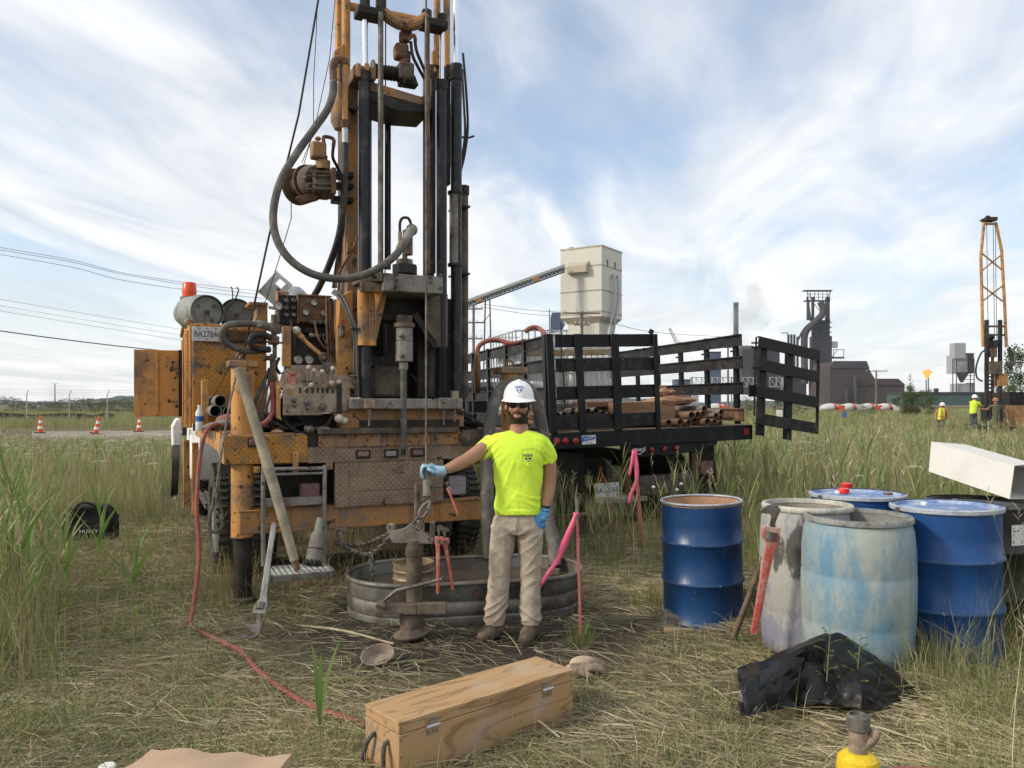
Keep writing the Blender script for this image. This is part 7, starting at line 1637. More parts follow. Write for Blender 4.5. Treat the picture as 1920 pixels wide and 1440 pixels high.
# small blue tower left of the beige one, blue-grey tanks behind the rack
DB=420.0;o=bthing('blue_tower','small dark blue-grey headframe tower left of the beige tower','tower',1044,DB)
m=MB();pbox(m,1033,1055,592,640,DB,8);bput(m,'body',M_bluegrey,o);m=MB();pbox(m,1035,1054,586,592,DB,6);bput(m,'top',M_bluegrey,o);m=MB();pbox(m,1029.5,1031,579,640,DB,1);bput(m,'mast',M_bluegrey,o)
m=MB();m.prism([B(1055,600,DB),B(1060,608,DB),B(1055,618,DB)],(0,5,0));bput(m,'bracket',M_bluegrey,o)
for i,(x0,x1,y0,y1,c,lb)in enumerate(((1268,1296,712,757,M_bluegrey,'low blue-grey block seen through the right stake rack'),(1330,1352,660,757,M_bluegrey,'tall blue-grey tank seen between the stake rails'),(1296,1310,728,757,M_concg,'small pale block beyond the stake rails'))):
 o=bthing('plant_building',lb,'building',(x0+x1)/2,480,'works buildings');m=MB();pbox(m,x0,x1,y0,y1,480,12);bput(m,'wall',c,o);m=MB();pbox(m,x0-.5,x1+.5,y0-1,y0,479.5,13);bput(m,'roof',M_iron,o)
# pale lattice gantry in front of the furnace
DG=300.0;o=bthing('lattice_gantry','pale lattice gantry beneath the furnace seen through the rails','gantry',1390,DG)
for x0,x1 in((1295,1375),(1392,1432),(1443,1468)):
 for yy in(707,724):m=MB();pbox(m,x0,x1,yy,yy+1.6,DG,.4);bput(m,'chord',M_lat,o)
 n_=int((x1-x0)/9)
 for i in range(n_+1):
  x=x0+(x1-x0)*i/n_;m=MB();m.beam(B(x,708,DG),B(x,725,DG),.3,.3);
  if i<n_:m.beam(B(x,708,DG),B(x+(x1-x0)/n_,725,DG),.2,.2)
  bput(m,'lattice_brace',M_lat,o)
for px in(1298,1372,1430,1466):m=MB();pbox(m,px-1.2,px+1.2,707,757,DG,.6);bput(m,'leg',M_lat,o)
# crane boom far off
o=bthing('crane_boom','faint lattice crane boom above the right stake rack','crane',1262,500);m=MB();m.beam(B(1254,616,500),B(1270,650,500),.7,.7);m.beam(B(1257,615,500),B(1274,650,500),.5,.5);m.beam(B(1256,616,500),B(1282,650,500),.2,.2);m.beam(B(1270,650,500),B(1285,757,500),.7,.7);bput(m,'boom',M_lat,o)
# grey silo plant, flare, green shed
DK=420.0;o=bthing('silo_plant','grey silo plant with hopper and scaffold at the right horizon','silo',1808,DK)
m=MB();pbox(m,1790,1811,643,672,DK,5);bput(m,'upper_silo',M_concg,o);m=MB();pbox(m,1788,1814,666,700,DK+1,7);bput(m,'lower_silo',M_concg,o);m=MB();m.hexa([B(1800,717,DK),B(1806,717,DK),B(1806,717,DK+3),B(1800,717,DK+3),B(1792,698,DK),B(1818,698,DK),B(1818,698,DK+7),B(1792,698,DK+7)]);bput(m,'hopper',M_iron,o)
m=MB();pbox(m,1797,1828,719,757,DK,8);bput(m,'base_building',M_concg,o);m=MB();pbox(m,1812,1826,663,700,DK+2,6);bput(m,'stair_tower',M_iron,o)
for px in(1787,1794,1820,1827):m=MB();pbox(m,px-.5,px+.5,672,757,DK-1,.5);bput(m,'leg',M_iron,o)
for i in range(9):m=MB();pbox(m,1811,1828,662+i*7,663+i*7,DK-1,.4);bput(m,'landing',M_iron,o)
DL=460.0;o=bthing('flare_stack','slim gas flare stack burning with an orange flame','flare stack',1738,DL)
for px,yy in((1737,712),(1741,706)):m=MB();pbox(m,px-.7,px+.7,yy,757,DL,.5);bput(m,'stack',M_iron,o)
m=MB();pbox(m,1731,1748,697.5,699,DL,.6);bput(m,'cross_arm',M_iron,o)
mt=bpy.data.materials.new('flame');mt.use_nodes=True;N=mt.node_tree.nodes;e=N.new('ShaderNodeEmission');e.inputs[0].default_value=(1,.36,.07,1);e.inputs[1].default_value=1.2;mt.node_tree.links.new(e.outputs[0],N['Material Output'].inputs[0])
m=MB();m.lathe([(.2,0),(1.3,1.2),(1.7,2.6),(1.2,4.0),(.5,5.2),(.05,6.0)],14,Matrix.Translation(B(1737,710,DL))@Euler((0,R_(12),0)).to_matrix().to_4x4());m.sphere(B(1736,698,DL),(2.0,1.2,1.3));m.sphere(B(1741,696,DL),(1.4,1,1.0));bput(m,'flame',mt,o)
o=bthing('green_shed','long low dark green shed at the right horizon','shed',1765,330);m=MB();pbox(m,1693,1845,737,760,330,14);bput(m,'wall',M_green,o);m=MB();pbox(m,1692,1846,735,738,329.5,15);bput(m,'roof',M_iron,o);m=MB();pbox(m,1754,1760,728,736,330,1.5);bput(m,'roof_vent',M_iron,o)
# parked mixer trucks
M_mixw=fmat('mixer_white',(0.5,0.5,0.48));M_mixr=fmat('mixer_red',(0.55,0.07,0.04))
for i,(px,lb)in enumerate(((1555,'white and red concrete mixer truck nearest the furnace foot'),(1590,'white and red concrete mixer truck second from the furnace'),(1625,'white and red concrete mixer truck in front of the shed'),(1657,'white and red concrete mixer truck nearest the shrub'),(1340,'pale tank truck seen beneath the right stake rack'))):
 D_=150;o=bthing('mixer_truck',lb,'truck',px,D_,'mixer trucks');o.location.z=-.35;o.scale=(.8,.8,.62)
 m=MB();m.lathe([(.5,-2.2),(1.1,-1.4),(1.3,.2),(.9,1.6),(.45,2.3)],18,Matrix.Translation((0,0,2.0))@Euler((0,R_(80),0)).to_matrix().to_4x4());m.build('mixer_drum',M_mixw,o)
 m=MB();m.lathe([(1.12,.9),(.95,1.45)],18,Matrix.Translation((0,0,2.0))@Euler((0,R_(80),0)).to_matrix().to_4x4()@Matrix.Scale(1.02,4),False,False);m.build('drum_band',M_mixr,o)
 m=MB();m.box2((1.9,-1.1,.8),(3.2,1.1,2.7));m.build('cab',M_mixw if i%2 else M_mixr,o,.1);m=MB();m.box2((-2.6,-1,.7),(3.2,1,1.0));m.build('chassis',M_iron,o)
 for xx in(-1.8,-.7,2.5):m=MB();m.cyl((xx,-1.2,.5),(xx,-.9,.5),.5,n=14);m.cyl((xx,.9,.5),(xx,1.2,.5),.5,n=14);m.build('wheel',M_tyre,o)
# small blue and white signs / box in the field
for px,py,d,w,h,lb,mm in((1583,778,70,.4,.5,'small blue box on a post before the mixer trucks',M_stb),(1461,775,60,.45,.5,'white notice on a post seen through the open gate',M_white)):
 o=bthing('post_sign',lb,'sign',px,d);z=CH+(HY-py)*d/F;m=MB();m.box((0,-.03,z),(w,.04,h));m.build('board',mm,o);m=MB();m.box((0,0,z/2),(.06,.05,z));m.build('post',M_pole,o)
# ------------------------------------------------------------------ second drill rig, far right
D2=38.0;rg2=bthing('drill_rig','second yellow drill rig with lattice mast far off at the right edge','drill rig',1866,D2);k2=D2/F
def g2(px,py,dd=0.0):return B(px,py,D2+dd)
def b2(name,mtl,fn):m=MB();fn(m);return bput(m,name,mtl,rg2)
for q in([(1843,650),(1841,560),(1839,480),(1845,417)],[(1887,650),(1883,560),(1878,470),(1867,417)]):
 for dd in(0,.8):b2('mast_leg',M_yel,lambda m:m.tube([g2(a,b_,dd)for a,b_ in q],.07,8))
for y0,y1 in((475,507),(535,565)):
 for s in(0,1):b2('mast_brace',M_yel,lambda m:m.beam(g2(1841 if s==0 else 1881,y0),g2(1880 if s==0 else 1842,y1),.06,.06))
for yy in(420,612,628):b2('mast_bar',M_yel if yy==420 else M_rust,lambda m:m.beam(g2(1844,yy),g2(1884 if yy>500 else 1868,yy),.09,.09))
b2('crown',M_dark,lambda m:(m.box(g2(1855,412),(.5,.5,.16)),m.sphere(g2(1852,409),.13),m.beam(g2(1836,414),g2(1848,413),.04,.04)))
for px in(1850,1862,1866):b2('hoist_line',M_wire,lambda m:m.tube([g2(px,415,-.3),g2(px+3,650,-.3)],.014,5))
b2('feed_cylinder',M_blk,lambda m:(m.cyl(g2(1850,600),g2(1850,790),.10),m.cyl(g2(1875,600),g2(1875,790),.10)))
b2('rotary_unit',M_mud,lambda m:(m.box(g2(1862,690),(.55,.5,.6)),m.box(g2(1860,660),(.3,.3,.5)),m.cyl(g2(1861,640),g2(1861,780),.07)))
b2('rotary_motor',M_dark,lambda m:(m.box(g2(1861,645),(.4,.35,.35)),m.sphere(g2(1858,632),.16)))
b2('gear_case',M_yelmud,lambda m:m.box(g2(1877,712),(.4,.4,.6)))
b2('auger',M_mud,lambda m:[m.cyl(g2(1855,y_),g2(1855,y_+3),.17,.12,12)for y_ in range(705,795,7)])
b2('engine_house',M_dark,lambda m:m.box2(g2(1893,735,.6),g2(1980,806,3.0)))
b2('control_box',M_yelmud,lambda m:m.box2(g2(1890,760,-.2),g2(1905,800,.5)))
b2('outrigger',M_yelmud,lambda m:m.box2(g2(1905,765,0),g2(1913,812,.3)))
b2('base_frame',M_dark,lambda m:m.box2(g2(1838,796,.2),g2(1960,806,1.5)))
b2('wheel',M_tyre,lambda m:m.cyl(g2(1925,808,.4),g2(1925,808,.8),.5))
for q in([(1848,655),(1838,665),(1830,690),(1832,708),(1842,715)],[(1892,650),(1900,670),(1895,690),(1886,680)],[(1890,655),(1895,675),(1892,695)]):b2('hose',M_rub,lambda m:m.tube([g2(a,b_,-.2)for a,b_ in q],.04,6,5))
# ------------------------------------------------------------------ left horizon: hills, fence, cones, houses, lamp post
def hills(label,pts,d,mtl,dep=120):
 P=[B(a,b_,d)for a,b_ in pts];m=MB();n_=len(P);vs=[]
 for p in P:vs+=[(p.x,p.y-dep*.5,-.5),(p.x,p.y-dep*.12,p.z*.75),(p.x,p.y,p.z),(p.x,p.y+dep,-.5)]
 m.add(vs,[(i*4+j,(i+1)*4+j,(i+1)*4+j+1,i*4+j+1)for i in range(n_-1)for j in range(3)]);tag(m.build('hills',mtl),label,None,None,'structure')
M_hillb=fmat('wooded_hill_far',(0.055,0.08,0.075),.95,(0.04,0.06,0.05),.02);M_hillg=fmat('scrub_ridge',(0.085,0.105,0.06),.95,(0.06,0.08,0.045),.05)
rr_=random.Random(5)
hills('far wooded ridge on the left horizon',[(x,750+3*math.sin(x*.02)+rr_.uniform(-1.2,1.2)-5*math.exp(-((x-232)/34)**2))for x in range(-300,1300,7)],900,M_hillb)
hills('low tree line on the right horizon',[(x,753+2*math.sin(x*.03)+rr_.uniform(-1,1))for x in range(1250,2300,8)],850,M_hillb)
for i,(x0,x1,y0,y1,lb)in enumerate(((66,106,752,762,'pale flat roofed house on the left horizon under the lamp post'),(118,165,753,764,'second flat roofed house on the left horizon'),(172,222,754,764,'dull tan low building on the left horizon by the orange door'))):
 o=bthing('house',lb,'house',(x0+x1)/2,300,'houses on the left horizon');m=MB();pbox(m,x0,x1,y0+2,y1+3,300,10);bput(m,'wall',M_concg if i<2 else M_beige2,o)
 m=MB();m.prism([B(x0-3,y0+3,299.5),B(x0+5,y0,299.5),B(x1-5,y0,299.5),B(x1+2,y0+3,299.5)],(0,11,0));bput(m,'roof',M_shed if i==2 else M_concg,o)
 for j in range(3):m=MB();xx=x0+(x1-x0)*(.2+.28*j);pbox(m,xx,xx+3,y0+5,y0+8,299.8,.3);bput(m,'window',M_iron,o)
o=bthing('lamp_post','tall twin-headed lamp post on the left horizon','lamp post',103,180);H=CH+(HY-720)*180/F;m=MB();m.cyl((0,0,0),(0,0,H),.14,.1,8);m.build('shaft',M_pole,o)
for s in(-1,1):m=MB();m.beam((0,0,H),(s*.45,0,H+.12),.07,.07);m.box((s*.5,0,H+.12),(.2,.16,.12));m.build('lamp_head',M_concg,o)
# chain-link fence with barbed outriggers
DFc=58.0;fc=bthing('wire_fence','wire fence with slanted barbed top posts along the left field','fence',130,DFc)
fx=[-60,50,130,201,266,330,395]
for i,px in enumerate(fx):
 d=DFc+i*1.2;p=B(px,798,d);p.z=0;m=MB();m.cyl(p,p+V((0,0,2.3)),.035,n=8);m.beam(p+V((0,0,2.28)),p+V((.2,-.1,2.62)),.04,.04);bput(m,'fence_post',M_lat,fc)
for zz_,oo in((2.45,.08),(2.62,.18),(2.28,0),(1.2,0),(.3,0)):
 P=[V(((px-CX)/F*(DFc+i*1.2)+oo,DFc+i*1.2-oo*.5,zz_))for i,px in enumerate(fx)];m=MB();m.tube(P,.008,4);bput(m,'fence_wire',M_lat,fc)
m=MB();P=[B(px,776+.03*(px%60),75)for px in(-80,0,60,110,150,175,200,215)];vs=[]
for i,p in enumerate(P):vs+=[(p.x,p.y,0),(p.x,p.y,p.z+.05+.12*math.sin(i*2.3)),(p.x,p.y+.06,p.z+.05+.12*math.sin(i*2.3)),(p.x,p.y+.06,0)]
m.add(vs,[(i*4+j,(i+1)*4+j,(i+1)*4+j+1,i*4+j+1)for i in range(len(P)-1)for j in range(3)]);tag(m.build('silt_fence',M_dark),'low black silt fence sagging across the left field','fence')
M_cone=mat('orange_cone',(0.66,0.10,0.035),.6,0,(0.5,0.10,0.05),.3,4);M_conew=mat('cone_white_band',(0.72,0.70,0.66),.6)
for px,py,d,tilt,lb in((75,813,42,2,'orange and white traffic cone nearest the left edge'),(179,815,41,12,'leaning orange and white traffic cone, middle of three'),(260,812,44,5,'orange and white traffic cone nearest the open cabinet door')):
 o=thing('traffic_cone',lb,'traffic cone',((px-CX)/F*d,d,.07),(0,R_(tilt),0),'traffic cones')
 m=MB();m.box((0,0,.02),(.42,.42,.05));m.build('base',M_dark,o,.01)
 def rr2(z):return .15-.11*z/.92
 for i,(za,zb_)in enumerate(((.045,.22),(.22,.36),(.36,.52),(.52,.66),(.66,.94))):m=MB();m.lathe([(rr2(za),za),(rr2(zb_),zb_)],18,None,False,i==4);m.build('white_band' if i%2 else 'orange_band',M_conew if i%2 else M_cone,o)
# ------------------------------------------------------------------ vegetation
def leafmat(name,trans=.35,rough=.6):
 m=bpy.data.materials.new(name);m.use_nodes=True;N=m.node_tree.nodes;L=m.node_tree.links;bs=N['Principled BSDF'];bs.inputs['Roughness'].default_value=rough;bs.inputs['Specular IOR Level'].default_value=.25
 a=N.new('ShaderNodeAttribute');a.attribute_name='Col';L.new(a.outputs['Color'],bs.inputs['Base Color'])
 t=N.new('ShaderNodeBsdfTranslucent');L.new(a.outputs['Color'],t.inputs[0]);x=N.new('ShaderNodeMixShader');x.inputs[0].default_value=trans
 L.new(bs.outputs[0],x.inputs[1]);L.new(t.outputs[0],x.inputs[2]);L.new(x.outputs[0],N['Material Output'].inputs[0]);return m
M_blade=leafmat('grass_blades',.35);M_straw=leafmat('dry_straw',.12,.7)
def ribbons(p0,e0,bend,L,w,nseg=3,tip=True,side=None):
 """many thin leaves at once: p(t) = p0 + L (e0 t + bend t^2)"""
 n_=len(p0);ts=np.linspace(0,1,nseg+1);L=np.broadcast_to(np.asarray(L,float),(n_,));w=np.broadcast_to(np.asarray(w,float),(n_,))
 P=p0[:,None,:]+L[:,None,None]*(e0[:,None,:]*ts[None,:,None]+bend[:,None,:]*(ts**2)[None,:,None])
 if side is None:
  a=rng.uniform(0,2*np.pi,n_);rv=np.stack([np.cos(a),np.sin(a),rng.normal(0,.3,n_)],-1);s=np.cross(e0,rv);s/=np.linalg.norm(s,axis=1,keepdims=True)+1e-9
 else:s=side
 wt=np.clip(1-ts**2.2,.12 if not tip else 0.0,1)*(0.55+.45*np.minimum(1,ts*5));
 A=P-s[:,None,:]*(w[:,None]*wt[None,:])[:,:,None]/2;Bv=P+s[:,None,:]*(w[:,None]*wt[None,:])[:,:,None]/2
 v=np.stack([A,Bv],2).reshape(n_,-1,3);k=2*(nseg+1)
 q=np.array([[2*i,2*i+1,2*i+3,2*i+2]for i in range(nseg)]);f=(np.arange(n_)[:,None,None]*k+q[None]).reshape(-1,4)
 return v.reshape(-1,3),f,k
def mesh_np(name,chunks,mtl,parent=None):
 """chunks: (verts, quads, per-vertex colours)"""
 o0=0;vs=[];fs=[];cs=[]
 for v,f,c in chunks:vs.append(v);fs.append(f+o0);cs.append(c);o0+=len(v)
 v=np.concatenate(vs);f=np.concatenate(fs).astype(np.int32);c=np.concatenate(cs)
 me=bpy.data.meshes.new(name);me.vertices.add(len(v));me.vertices.foreach_set('co',v.astype(np.float32).ravel());me.loops.add(f.size);me.loops.foreach_set('vertex_index',f.ravel())
 me.polygons.add(len(f));me.polygons.foreach_set('loop_start',np.arange(0,f.size,4,dtype=np.int32));me.polygons.foreach_set('use_smooth',np.ones(len(f),bool))
 at_=me.color_attributes.new('Col','FLOAT_COLOR','POINT');at_.data.foreach_set('color',np.c_[c,np.ones(len(c))].astype(np.float32).ravel())
 me.materials.append(mtl);me.update(calc_edges=True);o=bpy.data.objects.new(name,me);COL.objects.link(o)
 if parent is not None:o.parent=parent
 return o
def pal(n_,cols,wts,var=.22):
 cols=np.array(cols);i=rng.choice(len(cols),n_,p=np.array(wts)/sum(wts));c=cols[i]*rng.uniform(1-var,1+var,(n_,1))*rng.uniform(.93,1.07,(n_,3));return np.clip(c,.005,.9)
def vnoise(x,y,s,off=0.0):
 """smooth value noise, vectorised"""
 X=x*s+off;Y=y*s+off*1.7;ix=np.floor(X).astype(np.int64);iy=np.floor(Y).astype(np.int64);fx=X-ix;fy=Y-iy;fx=fx*fx*(3-2*fx);fy=fy*fy*(3-2*fy)
 h=lambda a,b_:((np.sin(a*127.1+b_*311.7)*43758.5453)%1.0)
 return(h(ix,iy)*(1-fx)+h(ix+1,iy)*fx)*(1-fy)+(h(ix,iy+1)*(1-fx)+h(ix+1,iy+1)*fx)*fy
def scatter(n_,d0,d1,pw=1.0,spread=.76,x0=None,x1=None):
 t=rng.uniform(0,1,n_);d=(d0**pw+t*(d1**pw-d0**pw))**(1/pw)if pw else d0*(d1/d0)**t
 x=rng.uniform(-1,1,n_)*spread*(d+.6);return x,d
def rloc(x,y):
 c,s=math.cos(RG.yaw),math.sin(RG.yaw);X=x-RG.o.x;Y=y-RG.o.y;return X*c+Y*s,-X*s+Y*c
def tloc(x,y):
 c,s=math.cos(TK.yaw),math.sin(TK.yaw);X=x-TK.o.x;Y=y-TK.o.y;return X*c+Y*s,-X*s+Y*c
def blocked(x,y):
 """under machines and inside solid things"""
 a,b_=rloc(x,y);r1=(np.abs(a)<1.25)&(b_>.25)&(b_<8.3);a,b_=tloc(x,y);r2=(np.abs(a)<1.2)&(b_>.35)&(b_<8)
 k=r1|r2
 c,s=math.cos(TY),math.sin(TY);X=(x-T0.x)*c+(y-T0.y)*s;Y=-(x-T0.x)*s+(y-T0.y)*c;k|=(np.maximum(np.abs(X)-.45,0)**2+Y**2)<.49**2
 c,s=math.cos(BYAW),math.sin(BYAW);X=(x-BX0.x)*c+(y-BX0.y)*s;Y=-(x-BX0.x)*s+(y-BX0.y)*c;k|=(X>-.02)&(X<BL+.02)&(Y>-.02)&(Y<BW+.02)
 for px,d,rr in((1319,5.93,.3),(1607,5.33,.3),(1777,4.72,.3),(1832,5.12,.3),(1513,4.98,.28),(1608,4.60,.3),(773,5.4,.1)):
  k|=((x-(px-CX)/F*d)**2+(y-d)**2)<rr*rr
 k|=(x>BG.x-.46)&(x<BG.x+.44)&(y>BG.y-.06)&(y<BG.y+.52)
 k|=(x>-1.56)&(x<-.86)&(y>2.68)&(y<3.27)
 return k
def tallness(x,y):
 """0 where the crew trampled the grass, 1 in standing growth"""
 n=(vnoise(x,y,1.3,4.2)-.5)*.9
 d_well=np.hypot(x+.2,(y-4.6)*.85)
 k=sstep(2.3,3.2,d_well+n*.8)
 # foreground strip between the camera and the well stays low
 k*=1-sstep(-1.9,-1.2,x+n*.4)*(1-sstep(1.9,2.7,x+n*.4))*(1-sstep(6.5,7.5,y))
 # trodden way to the tool bag
 t=np.clip(((x+2.0)*-2.8+(y-5.6)*3.6)/(2.8**2+3.6**2),0,1.05);dd=np.hypot(x+2.0+2.8*t,y-5.6-3.6*t);k*=sstep(.8,1.5,dd+n*.4);k*=1-((x/y>-.565)&(x/y<-.47)&(y>3.2)&(y<9.6))*.93
 # rear of the two vehicles and round the drums
 a,b_=rloc(x,y);k*=1-((np.abs(a)<1.7)&(b_>-1.2)&(b_<8.5))*.9
 a,b_=tloc(x,y);k*=1-((np.abs(a)<1.35)&(b_>.1)&(b_<8))*.95;k*=1-((np.abs(a)<1.3)&(b_>-2.2)&(b_<=.1))*.85
 k*=1-.75*((x>.6)&(x<3.6)&(y>2.5)&(y<6.3))
 return np.clip(k,0,1)
GREEN=[(.085,.135,.03),(.13,.165,.045),(.20,.20,.07),(.34,.285,.15),(.22,.165,.09)]
# --- matted straw on the trampled ground
n_=135000;x,y=scatter(n_,2.15,11,.6);k=~blocked(x,y)&(rng.uniform(0,1,n_)>tallness(x,y)*.75);x,y=x[k],y[k];n_=len(x)
dark=1-sstep(.7,1.5,np.hypot((x+.3)*.65,(y-5.55)*1.05)+(vnoise(x,y,2.2)-.5)*.7);k=rng.uniform(0,1,n_)>dark*.84;x,y,dark=x[k],y[k],dark[k];n_=len(x)
ang=vnoise(x,y,1.4,2.0)*9+rng.normal(0,1.5,n_);up=np.abs(rng.normal(0.05,.11,n_));e=np.stack([np.cos(ang),np.sin(ang),up],-1);bend=np.stack([rng.normal(0,.18,n_),rng.normal(0,.18,n_),-up*.85],-1)
p=np.stack([x,y,gz(x,y)+rng.uniform(.002,.035,n_)],-1);Ls=rng.gamma(3.0,.055,n_)+.05
v,f,kk=ribbons(p,e,bend,Ls,rng.uniform(.002,.005,n_)*np.where(rng.uniform(0,1,n_)<.07,2.4,1)*(.8+.05*y),3)
c=pal(n_,[(.54,.475,.31),(.44,.38,.245),(.31,.26,.165),(.62,.56,.40),(.29,.30,.13),(.17,.135,.09)],[.28,.28,.16,.12,.1,.06])*(1-.35*dark[:,None]);c=c*(.72+.5*vnoise(x,y,1.1,9.0))[:,None]
tag(mesh_np('straw_litter',[(v,f,np.repeat(c,kk,0))],M_straw),'matted dry cut straw over the trampled work area','straw',None,'stuff')
# --- short grass tufts standing in it
n_=160000;x,y=scatter(n_,2.1,12,.62);cl=vnoise(x,y,3.1,7.0);right=sstep(.5,2.4,x)*.35+sstep(-1.2,-2.2,x)*.3;k=~blocked(x,y)&(rng.uniform(0,1,n_)<np.clip((cl-.40)*2.6+right,.05,1))&(rng.uniform(0,1,n_)<sstep(.7,1.8,np.hypot((x+.3)*.65,(y-5.55)))+.03);x,y=x[k],y[k];n_=len(x)
th=rng.normal(0,.55,n_);ang=rng.uniform(0,6.283,n_);e=np.stack([np.sin(th)*np.cos(ang),np.sin(th)*np.sin(ang),np.cos(th)],-1);bend=np.stack([np.cos(ang)*rng.uniform(0,.5,n_),np.sin(ang)*rng.uniform(0,.5,n_),-rng.uniform(.1,.5,n_)],-1)
hh=rng.gamma(4,.032,n_)+.03+(.10*sstep(1.1,2.6,x)+.16*sstep(2.0,2.6,x))*rng.uniform(.2,1,n_)+.05*sstep(5,8,y)
v,f,kk=ribbons(np.stack([x,y,gz(x,y)-.005],-1),e,bend,hh,rng.uniform(.0022,.0048,n_)*(.8+.05*y),3)
c=pal(n_,[(.16,.21,.07),(.24,.27,.105),(.36,.35,.175),(.50,.45,.28),(.33,.28,.17)],[.24,.28,.2,.18,.10])
tag(mesh_np('short_grass',[(v,f,np.repeat(c,kk,0))],M_blade),'short tufted grass between the straw in the foreground','grass',None,'stuff')
# --- standing meadow
def low(x,y,h):
 """the field falls away towards the track at left, so growth stays below it"""
 k=(x/y<-.40)&(x/y>-.64)&(y>12)&(y<50);return np.where(k,np.minimum(h,np.maximum(.14,1.6-.0385*y)*rng.uniform(.6,1.05,len(x))),h)
def meadow(n_,d0,d1,h0,h1,pw,wk,name,lab,nseg=3):
 x,y=scatter(n_,d0,d1,pw,.78);k=~blocked(x,y)&(rng.uniform(0,1,n_)<tallness(x,y));trk_=(np.abs(y-40)<6)&(x<-15)&(x>-27);k&=~(trk_&(rng.uniform(0,1,n_)<.75));x,y=x[k],y[k];n_=len(x)
 th=rng.normal(0,.17,n_)+.05;ang=rng.uniform(0,6.283,n_);e=np.stack([np.sin(th)*np.cos(ang),np.sin(th)*np.sin(ang),np.cos(th)],-1);bend=np.stack([np.cos(ang)*rng.uniform(-.05,.35,n_),np.sin(ang)*rng.uniform(-.05,.35,n_),-rng.uniform(.0,.22,n_)],-1)
 pch=vnoise(x,y,.35,3.0);near=1-sstep(3.0,6.5,y);hh=(h0+(h1-h0)*rng.beta(2.2,2.2,n_))*(.72+.5*pch)*(1-.25*near)
 hh=low(x,y,hh)
 v,f,kk=ribbons(np.stack([x,y,gz(x,y)-.01],-1),e,bend,hh,rng.uniform(.003,.0075,n_)*wk*(.6+.075*y),nseg)
 gmix=np.clip(pch*.95+.13+rng.normal(0,.28,n_),0,1)[:,None];cg=pal(n_,[(.17,.215,.075),(.23,.265,.10),(.31,.32,.145)],[.34,.36,.3]);cs=pal(n_,[(.40,.35,.185),(.33,.275,.15),(.47,.41,.24),(.25,.21,.11)],[.35,.3,.2,.15]);c=cg*gmix+cs*(1-gmix)
 tag(mesh_np(name,[(v,f,np.repeat(c,kk,0))],M_blade),lab,'grass',None,'stuff')
meadow(90000,2.6,18,.35,.95,.5,1.0,'tall_grass','tall standing meadow grass around the work area')
meadow(120000,14,60,.45,.90,.45,1.0,'tall_grass','meadow grass of the middle distance',2)
meadow(60000,55,190,.5,.95,.4,1.2,'tall_grass','far meadow grass reaching the horizon',2)
# --- low leafy weeds at lower left and right
n_=42000;x,y=scatter(n_,2.2,7.5,.7);k=~blocked(x,y)&(rng.uniform(0,1,n_)<np.maximum(sstep(-1.1,-1.8,x)*(y<6.3)*(.35+.65*(y<4.0)),.55*sstep(1.9,2.6,x)*(y<4.6))*np.clip((vnoise(x,y,2.0,5.0)-.3)*2,.05,1));x,y=x[k],y[k];n_=len(x)
th=rng.uniform(.25,1.05,n_);ang=rng.uniform(0,6.283,n_);e=np.stack([np.sin(th)*np.cos(ang),np.sin(th)*np.sin(ang),np.cos(th)],-1);bend=np.stack([0*x,0*x,-rng.uniform(.1,.5,n_)],-1)
v,f,kk=ribbons(np.stack([x,y,gz(x,y)+rng.beta(1.3,2.2,n_)*.36],-1),e,bend,rng.uniform(.05,.13,n_),rng.uniform(.0035,.008,n_),2)
c=pal(n_,[(.11,.16,.055),(.15,.195,.07),(.22,.24,.10)],[.4,.4,.2]);tag(mesh_np('low_weeds',[(v,f,np.repeat(c,kk,0))],M_blade),'low leafy green weeds in the corners of the foreground','weeds',None,'stuff')
# --- reeds
def reeds_np(x,y,H,nl=9,scale=1.0,dry=None,wk=1.0):
 H=low(x,y,H)
 n_=len(x);base_=np.stack([x,y,gz(x,y)-.02],-1);th=rng.normal(0,.06,n_);ang=rng.uniform(0,6.283,n_);e=np.stack([np.sin(th)*np.cos(ang),np.sin(th)*np.sin(ang),np.cos(th)],-1);bend=np.stack([rng.normal(0,.05,n_),rng.normal(0,.05,n_),-np.abs(rng.normal(0,.02,n_))],-1)
 out=[];cst=pal(n_,[(.36,.31,.18),(.27,.235,.13),(.20,.21,.08)],[.45,.3,.25])
 for s in(0,1):
  sd=np.tile(np.array([[1.,0,0]])if s==0 else np.array([[0.,1,0]]),(n_,1));v,f,kk=ribbons(base_,e,bend,H*.93,.0075*wk,4,False,sd);out.append((v,f,np.repeat(cst,kk,0)))
 for j in range(nl):
  t=.5+.46*(j+rng.uniform(-.4,.4,n_))/nl;t=np.clip(t,.3,.97);P=base_+H[:,None]*.93*(e*t[:,None]+bend*(t**2)[:,None])
  az=j*2.6+rng.normal(0,.6,n_);el=rng.uniform(1.0,1.42,n_);d=np.stack([np.cos(el)*np.cos(az),np.cos(el)*np.sin(az),np.sin(el)],-1);bd=np.stack([np.cos(az)*.15,np.sin(az)*.15,-rng.uniform(.02,.26,n_)],-1)
  sd=np.stack([-np.sin(az),np.cos(az),rng.normal(0,.25,n_)],-1);Ll=(H*.30+.05)*rng.uniform(.7,1.15,n_)*(1-.25*abs(j/nl-.5));v,f,kk=ribbons(P,d,bd,Ll,.0145*scale*rng.uniform(.7,1.2,n_)*wk,4,True,sd)
  cg=pal(n_,[(.22,.29,.10),(.175,.235,.085),(.30,.33,.14),(.46,.39,.20)],[.36,.30,.22,.12]if dry is None else[.2,.2,.3,.3]);out.append((v,f,np.repeat(cg,kk,0)))
 return out
